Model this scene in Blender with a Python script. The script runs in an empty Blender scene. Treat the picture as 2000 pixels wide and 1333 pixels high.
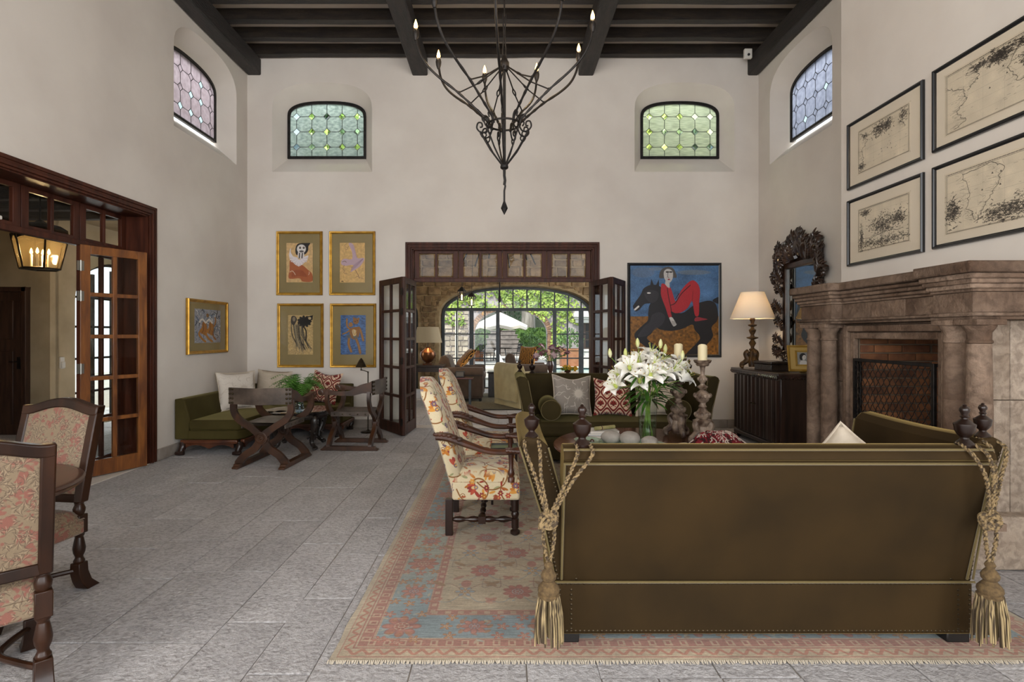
import bpy, math, random
import numpy as np
from mathutils import Vector, Matrix
from mathutils.geometry import tessellate_polygon
PI = math.pi
random.seed(7)
rng = np.random.default_rng(11)
SC = bpy.context.scene
COL = SC.collection
# ---------------------------------------------------------------- camera, world, lights, exposure
F, CX, CY, H = 1070.0, 985.0, 653.0, 1.5
cam_d = bpy.data.cameras.new('camera')
cam_d.sensor_width = 36.0
cam_d.lens = 36.0 * F / 2000.0
cam_d.shift_x = (1000.0 - CX) / 2000.0
cam_d.shift_y = -(666.5 - CY) / 2000.0
cam_d.clip_start = 0.05
cam = bpy.data.objects.new('camera', cam_d)
COL.objects.link(cam)
cam.location = (0, 0, H)
cam.rotation_euler = (PI / 2, 0, 0)
SC.camera = cam
SC.view_settings.view_transform = 'Standard'
SC.view_settings.look = 'None'
SC.view_settings.gamma = 1.0
SC.view_settings.use_curve_mapping = False
SC.view_settings.exposure = 0.76
SC.cycles.use_denoising = True
SC.cycles.max_bounces = 10
SC.cycles.diffuse_bounces = 5
SC.cycles.glossy_bounces = 4
SC.cycles.transmission_bounces = 8
SC.cycles.transparent_max_bounces = 16
SC.cycles.caustics_reflective = False
SC.cycles.caustics_refractive = False
SC.cycles.sample_clamp_indirect = 6.0
w = bpy.data.worlds.new('daylight')
SC.world = w
w.use_nodes = True
wn = w.node_tree
bg = wn.nodes['Background']
bg.inputs[0].default_value = (0.80, 0.90, 1.0, 1)
bg.inputs[1].default_value = 1.25


def light(name, kind, loc, energy, color=(1, 1, 1), size=None, target=None, radius=None, rot=None, spread=None):
    d = bpy.data.lights.new(name, kind)
    d.energy = energy
    d.color = color
    if kind == 'AREA':
        d.shape = 'RECTANGLE'
        d.size, d.size_y = size
        if spread:
            d.spread = spread
    if radius is not None:
        d.shadow_soft_size = radius
    o = bpy.data.objects.new(name, d)
    COL.objects.link(o)
    o.location = loc
    if target is not None:
        o.rotation_euler = (Vector(target) - Vector(loc)).to_track_quat('-Z', 'Y').to_euler()
    if rot:
        o.rotation_euler = rot
    return o


sun = light('sun', 'SUN', (0, -10, 20), 2.6, (1.0, 0.95, 0.86), rot=(math.radians(38), 0, math.radians(-22)))
sun.data.angle = 0.02
# daylight at the high windows and the hall's arched door; fills enter by added, unseen openings
light('fill_front', 'AREA', (-0.1, -3.75, 2.8), 205, (1.0, 0.965, 0.93), (6.8, 4.6), target=(-0.1, 6, 2.8))  # added main fill, coming through an invented opening behind the camera
light('fill_rear_left', 'AREA', (-4.5, -1.9, 2.7), 200, (1.0, 0.965, 0.93), (2.3, 3.6), target=(0, 1.5, 2.6))  # added fill from behind on the left, no known window there
light('fill_rear_right', 'AREA', (4.2, -1.9, 2.7), 180, (0.96, 0.97, 1.0), (2.3, 3.6), target=(0, 1.5, 2.6))  # matching added fill from behind on the right
light('daylight_high_left', 'AREA', (-5.9, 7.62, 7.0), 420, (0.94, 0.97, 1.0), (1.6, 1.4), target=(-4.3, 7.62, 4.85))
light('daylight_high_right', 'AREA', (5.9, 7.60, 7.0), 420, (0.94, 0.97, 1.0), (1.6, 1.4), target=(4.3, 7.60, 4.85))
for sx in (-2.9, 2.9):
    light('daylight_high_back', 'AREA', (sx, 9.95, 6.35), 170, (0.95, 0.98, 1.0), (1.3, 0.8), target=(sx, 9.0, 4.85))
light('fill_garden_room', 'AREA', (6.2, 12.2, 2.0), 130, (0.95, 0.97, 1.0), (4.0, 2.4), target=(0, 12.2, 1.2))  # added fill for the garden room, from an unseen side
light('daylight_hall', 'AREA', (-8.3, 9.9, 1.6), 70, (0.95, 0.97, 1.0), (1.6, 2.2), target=(-5, 9.6, 1.5))


# ---------------------------------------------------------------- materials
def S(h):
    h = h.lstrip('#')
    c = [int(h[i:i + 2], 16) / 255 for i in (0, 2, 4)]
    return tuple(x / 12.92 if x <= 0.04045 else ((x + 0.055) / 1.055) ** 2.4 for x in c) + (1,)


MATS = {}


def M(name, c, rough=.5, metal=0, c2=None, sc=8, det=4, dist=0, stretch=None, bump=0, bsc=None, bdist=.01, sheen=0,
      sheen_c=None, coat=0, spec=.5, ramp=(.35, .65), rnd=0, emis=0, trans=0, kind='noise', sss=0):
    m = bpy.data.materials.new(name)
    m.use_nodes = True
    t = m.node_tree
    N, L = t.nodes, t.links
    b = N['Principled BSDF']
    c = S(c) if isinstance(c, str) else c
    b.inputs['Base Color'].default_value = c
    b.inputs['Roughness'].default_value = rough
    b.inputs['Metallic'].default_value = metal
    b.inputs['Specular IOR Level'].default_value = spec
    b.inputs['Coat Weight'].default_value = coat
    b.inputs['Coat Roughness'].default_value = .12
    b.inputs['Sheen Weight'].default_value = sheen
    b.inputs['Sheen Roughness'].default_value = .35
    b.inputs['Transmission Weight'].default_value = trans
    if sheen_c:
        b.inputs['Sheen Tint'].default_value = S(sheen_c)
    if emis:
        b.inputs['Emission Color'].default_value = c
        b.inputs['Emission Strength'].default_value = emis
    if c2 or bump:
        tc = N.new('ShaderNodeTexCoord')
        mp = N.new('ShaderNodeMapping')
        L.new(tc.outputs['Object'], mp.inputs[0])
        if stretch:
            mp.inputs['Scale'].default_value = stretch
        vec = mp.outputs[0]
        if rnd:
            oi = N.new('ShaderNodeObjectInfo')
            sh = N.new('ShaderNodeVectorMath')
            sh.operation = 'MULTIPLY_ADD'
            sh.inputs[1].default_value = (37, 19, 53)
            L.new(oi.outputs['Random'], sh.inputs[0])
            L.new(vec, sh.inputs[2])
            vec = sh.outputs[0]
    col = None
    if c2:
        if kind == 'wave':
            n = N.new('ShaderNodeTexWave')
            n.inputs['Scale'].default_value = sc
            n.inputs['Distortion'].default_value = dist
            n.inputs['Detail'].default_value = det
            fac = n.outputs['Fac']
        elif kind == 'voronoi':
            n = N.new('ShaderNodeTexVoronoi')
            n.inputs['Scale'].default_value = sc
            fac = n.outputs['Distance']
        else:
            n = N.new('ShaderNodeTexNoise')
            n.inputs['Scale'].default_value = sc
            n.inputs['Detail'].default_value = det
            n.inputs['Distortion'].default_value = dist
            fac = n.outputs['Fac']
        L.new(vec, n.inputs['Vector'])
        r = N.new('ShaderNodeValToRGB')
        r.color_ramp.elements[0].position = ramp[0]
        r.color_ramp.elements[1].position = ramp[1]
        r.color_ramp.elements[0].color = c
        r.color_ramp.elements[1].color = S(c2) if isinstance(c2, str) else c2
        L.new(fac, r.inputs[0])
        col = r.outputs[0]
        if rnd:
            hs = N.new('ShaderNodeHueSaturation')
            mr = N.new('ShaderNodeMapRange')
            mr.inputs[3].default_value = 1 - rnd
            mr.inputs[4].default_value = 1 + rnd
            L.new(oi.outputs['Random'], mr.inputs[0])
            L.new(mr.outputs[0], hs.inputs['Value'])
            L.new(col, hs.inputs['Color'])
            col = hs.outputs[0]
        L.new(col, b.inputs['Base Color'])
        if emis:
            L.new(col, b.inputs['Emission Color'])
    if bump:
        n2 = N.new('ShaderNodeTexNoise')
        n2.inputs['Scale'].default_value = bsc or sc * 3
        n2.inputs['Detail'].default_value = 6
        n2.inputs['Roughness'].default_value = .65
        L.new(vec, n2.inputs['Vector'])
        bp = N.new('ShaderNodeBump')
        bp.inputs['Strength'].default_value = bump
        bp.inputs['Distance'].default_value = bdist
        L.new(n2.outputs['Fac'], bp.inputs['Height'])
        L.new(bp.outputs[0], b.inputs['Normal'])
    MATS[name] = m
    return m


def IMG(cv, name):
    h, w_ = cv.a.shape[:2]
    im = bpy.data.images.new(name, w_, h)
    px = np.ones((h, w_, 4), dtype=np.float32)
    px[..., :3] = np.clip(cv.a, 0, 1)
    im.pixels.foreach_set(px.ravel())
    im.update()
    return im


def IM(name, cv, mode='xz', size=(1, 1), rough=.6, bump=0, bsc=200, sheen=0, coat=0, spec=.4, off=(0, 0, 0)):
    """material showing a pattern computed in this script; xz / xy: one print over size, box: repeated every size[0] metres"""
    im = IMG(cv, name)
    m = bpy.data.materials.new(name)
    m.use_nodes = True
    N, L = m.node_tree.nodes, m.node_tree.links
    b = N['Principled BSDF']
    b.inputs['Roughness'].default_value = rough
    b.inputs['Sheen Weight'].default_value = sheen
    b.inputs['Coat Weight'].default_value = coat
    b.inputs['Coat Roughness'].default_value = .03
    b.inputs['Specular IOR Level'].default_value = spec
    tc = N.new('ShaderNodeTexCoord')
    ti = N.new('ShaderNodeTexImage')
    ti.image = im
    mp = N.new('ShaderNodeMapping')
    L.new(tc.outputs['Object'], mp.inputs[0])
    if mode == 'box':
        ti.projection = 'BOX'
        ti.projection_blend = .12
        mp.inputs['Scale'].default_value = (1 / size[0],) * 3
        mp.inputs['Location'].default_value = off
        L.new(mp.outputs[0], ti.inputs[0])
    else:
        sx = N.new('ShaderNodeSeparateXYZ')
        cb = N.new('ShaderNodeCombineXYZ')
        k = 2 if mode == 'xz' else 1
        mp.inputs['Scale'].default_value = (1 / size[0], 1 / size[1] if k == 1 else 1, 1 / size[1] if k == 2 else 1)
        mp.inputs['Location'].default_value = (.5, .5 if k == 1 else 0, .5 if k == 2 else 0)
        L.new(mp.outputs[0], sx.inputs[0])
        L.new(sx.outputs[0], cb.inputs[0])
        L.new(sx.outputs[k], cb.inputs[1])
        L.new(cb.outputs[0], ti.inputs[0])
        ti.extension = 'EXTEND'
    L.new(ti.outputs[0], b.inputs['Base Color'])
    if bump:
        n2 = N.new('ShaderNodeTexNoise')
        n2.inputs['Scale'].default_value = bsc
        L.new(tc.outputs['Object'], n2.inputs['Vector'])
        bp = N.new('ShaderNodeBump')
        bp.inputs['Strength'].default_value = bump
        bp.inputs['Distance'].default_value = .004
        L.new(n2.outputs[0], bp.inputs['Height'])
        L.new(bp.outputs[0], b.inputs['Normal'])
    return m


def glass_mat(name, tint=(1, 1, 1, 1), gloss=.08, trl=0, trl_c=None, rough=.02, bump=0, bsc=60, vary=None, stretch=(1, 1, 1)):
    """thin pane: see-through, a share of mirror reflection, and for cathedral glass a share scattered inside the sheet"""
    m = bpy.data.materials.new(name)
    m.use_nodes = True
    N, L = m.node_tree.nodes, m.node_tree.links
    N.remove(N['Principled BSDF'])
    out = N['Material Output']
    tr = N.new('ShaderNodeBsdfTransparent')
    tr.inputs[0].default_value = tint
    gl = N.new('ShaderNodeBsdfGlossy')
    gl.inputs['Roughness'].default_value = rough
    cur = tr.outputs[0]
    tc = N.new('ShaderNodeTexCoord')
    if trl:
        tl = N.new('ShaderNodeBsdfTranslucent')
        tl.inputs[0].default_value = trl_c or tint
        mx = N.new('ShaderNodeMixShader')
        mx.inputs[0].default_value = trl
        L.new(cur, mx.inputs[1])
        L.new(tl.outputs[0], mx.inputs[2])
        cur = mx.outputs[0]
        if vary:
            mp = N.new('ShaderNodeMapping')
            mp.inputs['Scale'].default_value = stretch
            L.new(tc.outputs['Object'], mp.inputs[0])
            n = N.new('ShaderNodeTexNoise')
            n.inputs['Scale'].default_value = 16
            n.inputs['Detail'].default_value = 5
            L.new(mp.outputs[0], n.inputs['Vector'])
            r = N.new('ShaderNodeValToRGB')
            r.color_ramp.elements[0].position = .38
            r.color_ramp.elements[1].position = .62
            r.color_ramp.elements[0].color = S(vary[0])
            r.color_ramp.elements[1].color = S(vary[1])
            L.new(n.outputs[0], r.inputs[0])
            L.new(r.outputs[0], tl.inputs[0])
            L.new(r.outputs[0], tr.inputs[0])
    if bump:
        n2 = N.new('ShaderNodeTexNoise')
        n2.inputs['Scale'].default_value = bsc
        L.new(tc.outputs['Object'], n2.inputs['Vector'])
        bp = N.new('ShaderNodeBump')
        bp.inputs['Strength'].default_value = bump
        L.new(n2.outputs[0], bp.inputs['Height'])
        L.new(bp.outputs[0], gl.inputs['Normal'])
    m2 = N.new('ShaderNodeMixShader')
    fr = N.new('ShaderNodeLayerWeight')
    fr.inputs['Blend'].default_value = .5
    pw = N.new('ShaderNodeMath')
    pw.operation = 'POWER'
    pw.inputs[1].default_value = 5
    L.new(fr.outputs['Facing'], pw.inputs[0])
    ml = N.new('ShaderNodeMath')
    ml.operation = 'MULTIPLY_ADD'
    ml.inputs[1].default_value = .6
    ml.inputs[2].default_value = gloss * .45
    ml.use_clamp = True
    L.new(pw.outputs[0], ml.inputs[0])
    L.new(ml.outputs[0], m2.inputs[0])
    L.new(cur, m2.inputs[1])
    L.new(gl.outputs[0], m2.inputs[2])
    L.new(m2.outputs[0], out.inputs[0])
    return m


# ---------------------------------------------------------------- mesh helpers
class MB:
    def __init__(s):
        s.v, s.f, s.m = [], [], []

    def add(s, vs, fs, mi=0):
        o = len(s.v)
        s.v += [tuple(p) for p in vs]
        s.f += [tuple(i + o for i in f) for f in fs]
        s.m += [mi] * len(fs)
        return s

    def box(s, x0, x1, y0, y1, z0, z1, mi=0, T=None):
        vs = [Vector((x, y, z)) for x in (x0, x1) for y in (y0, y1) for z in (z0, z1)]
        if T is not None:
            vs = [T @ p for p in vs]
        return s.add(vs, [(0, 1, 3, 2), (4, 6, 7, 5), (0, 4, 5, 1), (2, 3, 7, 6), (0, 2, 6, 4), (1, 5, 7, 3)], mi)

    def tube(s, pts, r, n=8, mi=0, flat=None, caps=True):
        P = [Vector(p) for p in pts]
        k = len(P)
        R = r if isinstance(r, (list, tuple)) else [r] * k
        prev = None
        rings = []
        for i in range(k):
            t = (P[min(i + 1, k - 1)] - P[max(i - 1, 0)])
            if t.length < 1e-9:
                t = Vector((0, 0, 1))
            t.normalize()
            if prev is None:
                a = Vector((0, 0, 1)) if abs(t.z) < .9 else Vector((1, 0, 0))
                nrm = (a - t * a.dot(t)).normalized()
            else:
                nrm = (prev - t * prev.dot(t))
                nrm = nrm.normalized() if nrm.length > 1e-6 else prev
            prev = nrm
            bn = t.cross(nrm)
            fl = flat or 1
            rings.append([P[i] + nrm * (R[i] * math.cos(2 * PI * j / n)) + bn * (R[i] * fl * math.sin(2 * PI * j / n)) for j in range(n)])
        vs = [p for ring in rings for p in ring]
        fs = []
        for i in range(k - 1):
            for j in range(n):
                a, b_ = i * n + j, i * n + (j + 1) % n
                fs.append((a, b_, b_ + n, a + n))
        if caps:
            fs.append(tuple(range(n - 1, -1, -1)))
            fs.append(tuple((k - 1) * n + j for j in range(n)))
        return s.add(vs, fs, mi)

    def lathe(s, prof, n=20, o=(0, 0, 0), mi=0, T=None, sq=None):
        vs, fs = [], []
        for r, z in prof:
            for j in range(n):
                a = 2 * PI * j / n
                p = Vector((r * math.cos(a), r * math.sin(a), z))
                if T is not None:
                    p = T @ p
                vs.append(p + Vector(o))
        k = len(prof)
        for i in range(k - 1):
            for j in range(n):
                a, b_ = i * n + j, i * n + (j + 1) % n
                fs.append((a, b_, b_ + n, a + n))
        fs.append(tuple(range(n - 1, -1, -1)))
        fs.append(tuple((k - 1) * n + j for j in range(n)))
        return s.add(vs, fs, mi)

    def prism(s, poly, a0, a1, ax='z', mi=0, T=None):
        """poly in the two remaining axes (x,y) for z, (x,z) for y, (y,z) for x"""
        n = len(poly)

        def mk(p, a):
            q = Vector((p[0], p[1], a) if ax == 'z' else (p[0], a, p[1]) if ax == 'y' else (a, p[0], p[1]))
            return T @ q if T is not None else q
        vs = [mk(p, a0) for p in poly] + [mk(p, a1) for p in poly]
        fs = [(i, (i + 1) % n, (i + 1) % n + n, i + n) for i in range(n)]
        tri = tessellate_polygon([[Vector((p[0], p[1], 0)) for p in poly]])
        fs += [tuple(t) for t in tri] + [tuple(i + n for i in reversed(t)) for t in tri]
        return s.add(vs, fs, mi)

    def grid(s, fn, nu, nv, cu=False, cv=False, mi=0):
        vs = [fn(i / (nu if cu else nu - 1), j / (nv if cv else nv - 1)) for i in range(nu) for j in range(nv)]
        fs = []
        for i in range(nu if cu else nu - 1):
            for j in range(nv if cv else nv - 1):
                i2, j2 = (i + 1) % nu, (j + 1) % nv
                fs.append((i * nv + j, i2 * nv + j, i2 * nv + j2, i * nv + j2))
        return s.add(vs, fs, mi)

    def ball(s, c, r, n=12, mi=0, sx=1, sy=1, sz=1, amp=0, seed=0):
        R = random.Random(seed)
        ph = [R.uniform(0, 6) for _ in range(4)]

        def fn(u, v):
            a, b_ = 2 * PI * u, PI * (v - .5)
            k = r * (1 + amp * (math.sin(3 * a + ph[0]) * math.cos(2 * b_ + ph[1]) + .6 * math.sin(5 * a + ph[2] + 4 * b_)))
            return (c[0] + k * sx * math.cos(b_) * math.cos(a), c[1] + k * sy * math.cos(b_) * math.sin(a), c[2] + k * sz * math.sin(b_))
        return s.grid(fn, n, max(5, n // 2 + 1), cu=True, mi=mi)

    def pillow(s, w_, h, t, n=13, mi=0, pinch=.06, T=None, dent=0):
        """soft square cushion in the xz plane, thickness along y"""
        for sg in (-1, 1):
            def fn(u, v):
                a, b_ = 2 * u - 1, 2 * v - 1
                ax = a * (1 - pinch * (1 - abs(a)) * 0 - pinch * (1 - b_ * b_) * abs(a))
                bz = b_ * (1 - pinch * (1 - a * a) * abs(b_))
                if b_ > 0:
                    bz -= dent * (1 - a * a) ** 2 * b_ ** 3
                y = sg * t / 2 * max(0, (1 - a ** 4)) ** .6 * max(0, (1 - b_ ** 4)) ** .6
                p = Vector((ax * w_ / 2, y, bz * h / 2))
                return T @ p if T is not None else p
            s.grid(fn if sg > 0 else (lambda u, v: fn(1 - u, v)), n, n, mi=mi)
        return s

    def build(s, name, mats, parent=None, smooth=True, ang=38, bevel=0, seg=2, loc=None, rot=None, world=False, kind=None, label=None, sub=0):
        me = bpy.data.meshes.new(name)
        me.from_pydata(s.v, [], s.f)
        for m in (mats if isinstance(mats, (list, tuple)) else [mats]):
            me.materials.append(m)
        if len(set(s.m)) > 1:
            me.polygons.foreach_set('material_index', s.m)
        me.validate()
        import bmesh
        bm = bmesh.new()
        bm.from_mesh(me)
        bmesh.ops.remove_doubles(bm, verts=bm.verts, dist=1e-5)
        bmesh.ops.recalc_face_normals(bm, faces=bm.faces)
        bm.to_mesh(me)
        bm.free()
        if smooth:
            me.polygons.foreach_set('use_smooth', [True] * len(me.polygons))
            me.set_sharp_from_angle(angle=math.radians(ang))
        o = bpy.data.objects.new(name, me)
        COL.objects.link(o)
        if parent is not None:
            o.parent = parent
            if world:
                o.location = -WL(parent)
        if loc is not None:
            o.location = loc
        if rot is not None:
            o.rotation_euler = rot
        if bevel:
            b = o.modifiers.new('bevel', 'BEVEL')
            b.width = bevel
            b.segments = seg
            b.limit_method = 'ANGLE'
            b.angle_limit = math.radians(40)
            b.harden_normals = False
        if sub:
            b = o.modifiers.new('subsurf', 'SUBSURF')
            b.levels = b.render_levels = sub
        if kind:
            o['kind'] = kind
        if label:
            o['label'] = label
        return o


def WL(o):
    p = Vector(o.location)
    while o.parent is not None:
        o = o.parent
        p = p + Vector(o.location)
    return p


def tag(o, label=None, cat=None, group=None, kind=None):
    if label:
        o['label'] = label
    if cat:
        o['category'] = cat
    if group:
        o['group'] = group
    if kind:
        o['kind'] = kind
    return o


def thing(name, label, cat, loc=(0, 0, 0), rz=0, group=None, kind=None):
    o = bpy.data.objects.new(name, None)
    COL.objects.link(o)
    o.location = loc
    o.rotation_euler = (0, 0, rz)
    o.empty_display_size = .1
    return tag(o, label, cat, group, kind)


def dup(o, loc=None, rz=None, label=None, parent=None, group=None):
    c = o.copy()
    COL.objects.link(c)
    if parent is not None:
        c.parent = parent
    for ch in o.children:
        dup(ch, parent=c)
    if loc is not None:
        c.location = loc
    if rz is not None:
        c.rotation_euler = (0, 0, rz)
    if label:
        c['label'] = label
    if group:
        c['group'] = group
    return c


def cat(pts, n=8, close=False):
    """Catmull-Rom through the points (2-D or 3-D)"""
    P = [Vector(p) for p in pts]
    k = len(P)
    out = []
    for i in range(k if close else k - 1):
        p0 = P[(i - 1) % k] if close or i > 0 else P[0]
        p1, p2 = P[i], P[(i + 1) % k]
        p3 = P[(i + 2) % k] if close or i + 2 < k else P[-1]
        for j in range(n):
            t = j / n
            out.append(.5 * ((2 * p1) + (p2 - p0) * t + (2 * p0 - 5 * p1 + 4 * p2 - p3) * t * t + (3 * p1 - p0 - 3 * p2 + p3) * t ** 3))
    if not close:
        out.append(P[-1])
    return out


def ribbon(pts, wd, n=8):
    """outline polygon of a curved 2-D member of width wd (number or list per control point)"""
    C = cat([(p[0], p[1], 0) for p in pts], n)
    k = len(C)
    Wd = [wd] * k if not isinstance(wd, (list, tuple)) else list(np.interp(np.linspace(0, 1, k), np.linspace(0, 1, len(wd)), wd))
    L_, R_ = [], []
    for i in range(k):
        t = (C[min(i + 1, k - 1)] - C[max(i - 1, 0)]).normalized()
        nn = Vector((-t.y, t.x, 0))
        L_.append(C[i] + nn * Wd[i] / 2)
        R_.append(C[i] - nn * Wd[i] / 2)
    return [(p.x, p.y) for p in L_ + R_[::-1]]


def arch(a, z0, zs, zt, n=16, p=2.4, cx=0):
    """closed outline: flat sill, straight jambs, basket-handle head (half width a)"""
    pts = [(cx - a, z0), (cx + a, z0)]
    for i in range(n + 1):
        t = PI * i / n
        c, s_ = math.cos(t), math.sin(t)
        pts.append((cx + a * math.copysign(abs(c) ** (2 / p), c), zs + (zt - zs) * abs(s_) ** (2 / p)))
    return pts


def clip(poly, reg):
    """Sutherland-Hodgman, reg convex and counter-clockwise"""
    out = list(poly)
    for i in range(len(reg)):
        a, b_ = reg[i], reg[(i + 1) % len(reg)]
        if abs(a[0] - b_[0]) + abs(a[1] - b_[1]) < 1e-9:
            continue
        ins = lambda p: (b_[0] - a[0]) * (p[1] - a[1]) - (b_[1] - a[1]) * (p[0] - a[0]) >= -1e-9
        res = []
        for j in range(len(out)):
            p, q = out[j], out[(j + 1) % len(out)]
            ip, iq = ins(p), ins(q)
            if ip:
                res.append(p)
            if ip != iq:
                d1 = (b_[0] - a[0]) * (p[1] - a[1]) - (b_[1] - a[1]) * (p[0] - a[0])
                d2 = (b_[0] - a[0]) * (q[1] - a[1]) - (b_[1] - a[1]) * (q[0] - a[0])
                t = d1 / (d1 - d2)
                res.append((p[0] + t * (q[0] - p[0]), p[1] + t * (q[1] - p[1])))
        out = res
        if len(out) < 3:
            return []
    return out


def shrink(poly, d):
    cx = sum(p[0] for p in poly) / len(poly)
    cy = sum(p[1] for p in poly) / len(poly)
    res = []
    for p in poly:
        v = Vector((p[0] - cx, p[1] - cy))
        l = v.length
        if l > 1e-6:
            v *= max(0, 1 - d * 1.25 / l)
        res.append((cx + v.x, cy + v.y))
    return res


def area(poly):
    return abs(sum(poly[i][0] * poly[(i + 1) % len(poly)][1] - poly[(i + 1) % len(poly)][0] * poly[i][1] for i in range(len(poly)))) / 2


def wall(name, T, outer, holes, th, m, mi_reveal=0, kind='structure'):
    """wall in its own x-z plane (T places it), room side at y=0, outside at y=th; holes = (outline on room side, outline outside)"""
    b = MB()
    for y, k in ((0, 0), (th, 1)):
        loops = [outer] + [h[k] for h in holes]
        flat = [p for l in loops for p in l]
        tri = tessellate_polygon([[Vector((p[0], p[1], 0)) for p in l] for l in loops])
        b.add([T @ Vector((p[0], y, p[1])) for p in flat], [tuple(t) for t in tri])
    for h in holes + [(outer, outer)]:
        n = len(h[0])
        vs = [T @ Vector((p[0], 0, p[1])) for p in h[0]] + [T @ Vector((p[0], th, p[1])) for p in h[1]]
        b.add(vs, [(i, (i + 1) % n, (i + 1) % n + n, i + n) for i in range(n)], mi_reveal)
    return b.build(name, m, ang=30, kind=kind)


def rotz(a):
    return Matrix.Rotation(a, 4, 'Z')


def at(x, y, z, rz=0):
    return Matrix.Translation((x, y, z)) @ rotz(rz)


# ---------------------------------------------------------------- canvas for flat prints and woven patterns
class Cv:
    def __init__(s, w_, h, bgc):
        s.w, s.h = w_, h
        s.a = np.empty((h, w_, 3), dtype=np.float32)
        s.a[:] = s.c(bgc)

    def c(s, h):
        if not isinstance(h, str):
            return np.array(h, dtype=np.float32)
        h = h.lstrip('#')
        return np.array([int(h[i:i + 2], 16) / 255 for i in (0, 2, 4)], dtype=np.float32)

    def _put(s, x0, x1, y0, y1, mask, col, al):
        reg = s.a[y0:y1, x0:x1]
        k = (mask * al)[..., None]
        reg[:] = reg * (1 - k) + s.c(col) * k

    def poly(s, pts, col, al=1):
        P = np.array([(p[0] * s.w, p[1] * s.h) for p in pts])
        x0, y0 = np.floor(P.min(0)).astype(int)
        x1, y1 = np.ceil(P.max(0)).astype(int) + 1
        x0, y0, x1, y1 = max(0, x0), max(0, y0), min(s.w, x1), min(s.h, y1)
        if x1 <= x0 or y1 <= y0:
            return s
        X, Y = np.meshgrid(np.arange(x0, x1) + .5, np.arange(y0, y1) + .5)
        ins = np.zeros(X.shape, bool)
        n = len(P)
        for i in range(n):
            a, b_ = P[i], P[(i + 1) % n]
            if a[1] == b_[1]:
                continue
            cnd = ((a[1] > Y) != (b_[1] > Y)) & (X < (b_[0] - a[0]) * (Y - a[1]) / (b_[1] - a[1]) + a[0])
            ins ^= cnd
        s._put(x0, x1, y0, y1, ins.astype(np.float32), col, al)
        return s

    def smooth(s, pts, col, al=1, n=6):
        C = cat([(p[0], p[1], 0) for p in pts], n, close=True)
        return s.poly([(p.x, p.y) for p in C], col, al)

    def ell(s, cx, cy, rx, ry, col, al=1, rot=0):
        px, py, ax, ay = cx * s.w, cy * s.h, rx * s.w, ry * s.h
        R = max(ax, ay) + 1
        x0, x1, y0, y1 = int(max(0, px - R)), int(min(s.w, px + R + 2)), int(max(0, py - R)), int(min(s.h, py + R + 2))
        if x1 <= x0 or y1 <= y0:
            return s
        X, Y = np.meshgrid(np.arange(x0, x1) + .5 - px, np.arange(y0, y1) + .5 - py)
        c_, s_ = math.cos(rot), math.sin(rot)
        U, V = X * c_ + Y * s_, -X * s_ + Y * c_
        d = (U / max(ax, .5)) ** 2 + (V / max(ay, .5)) ** 2
        s._put(x0, x1, y0, y1, np.clip((1.15 - d) * 3, 0, 1).astype(np.float32), col, al)
        return s

    def line(s, pts, wd, col, al=1, curve=True):
        if curve and len(pts) > 2:
            pts = [(p.x, p.y) for p in cat([(p[0], p[1], 0) for p in pts], 5)]
        for i in range(len(pts) - 1):
            a = np.array((pts[i][0] * s.w, pts[i][1] * s.h))
            b_ = np.array((pts[i + 1][0] * s.w, pts[i + 1][1] * s.h))
            R = wd * s.w / 2 + 1
            x0, x1 = int(max(0, min(a[0], b_[0]) - R)), int(min(s.w, max(a[0], b_[0]) + R + 2))
            y0, y1 = int(max(0, min(a[1], b_[1]) - R)), int(min(s.h, max(a[1], b_[1]) + R + 2))
            if x1 <= x0 or y1 <= y0:
                continue
            X, Y = np.meshgrid(np.arange(x0, x1) + .5, np.arange(y0, y1) + .5)
            d = b_ - a
            t = np.clip(((X - a[0]) * d[0] + (Y - a[1]) * d[1]) / max(d @ d, 1e-6), 0, 1)
            D = np.hypot(X - a[0] - t * d[0], Y - a[1] - t * d[1])
            s._put(x0, x1, y0, y1, np.clip(R - .5 - D, 0, 1).astype(np.float32), col, al)
        return s

    def noise(s, amp, cell=1, seed=0, aniso=(1, 1)):
        r = np.random.default_rng(seed)
        hh, ww = max(2, int(s.h / cell / aniso[1])), max(2, int(s.w / cell / aniso[0]))
        n = r.normal(0, 1, (hh, ww)).astype(np.float32)
        yi = np.linspace(0, hh - 1.001, s.h)
        xi = np.linspace(0, ww - 1.001, s.w)
        y0, x0 = yi.astype(int), xi.astype(int)
        fy, fx = (yi - y0)[:, None], (xi - x0)[None]
        v = (n[y0][:, x0] * (1 - fy) * (1 - fx) + n[np.minimum(y0 + 1, hh - 1)][:, x0] * fy * (1 - fx) +
             n[y0][:, np.minimum(x0 + 1, ww - 1)] * (1 - fy) * fx + n[np.minimum(y0 + 1, hh - 1)][:, np.minimum(x0 + 1, ww - 1)] * fy * fx)
        s.a *= (1 + amp * v)[..., None]
        return s
# ---------------------------------------------------------------- materials of the room
plaster = M('plaster', '#d8d1c8', .9, c2='#cfc7be', sc=1.3, bump=.12, bsc=14, bdist=.01)
hall_plaster = M('hall_plaster', '#c2b193', .9, c2='#a8987c', sc=1.6, bump=.1, bsc=14)
floor_stone = M('floor_stone', '#b1aeae', .72, c2='#c2bfbf', sc=3.2, det=8, dist=.6, bump=.9, bsc=42, bdist=.02, rnd=.09, ramp=(.3, .7), spec=.35)


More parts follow.
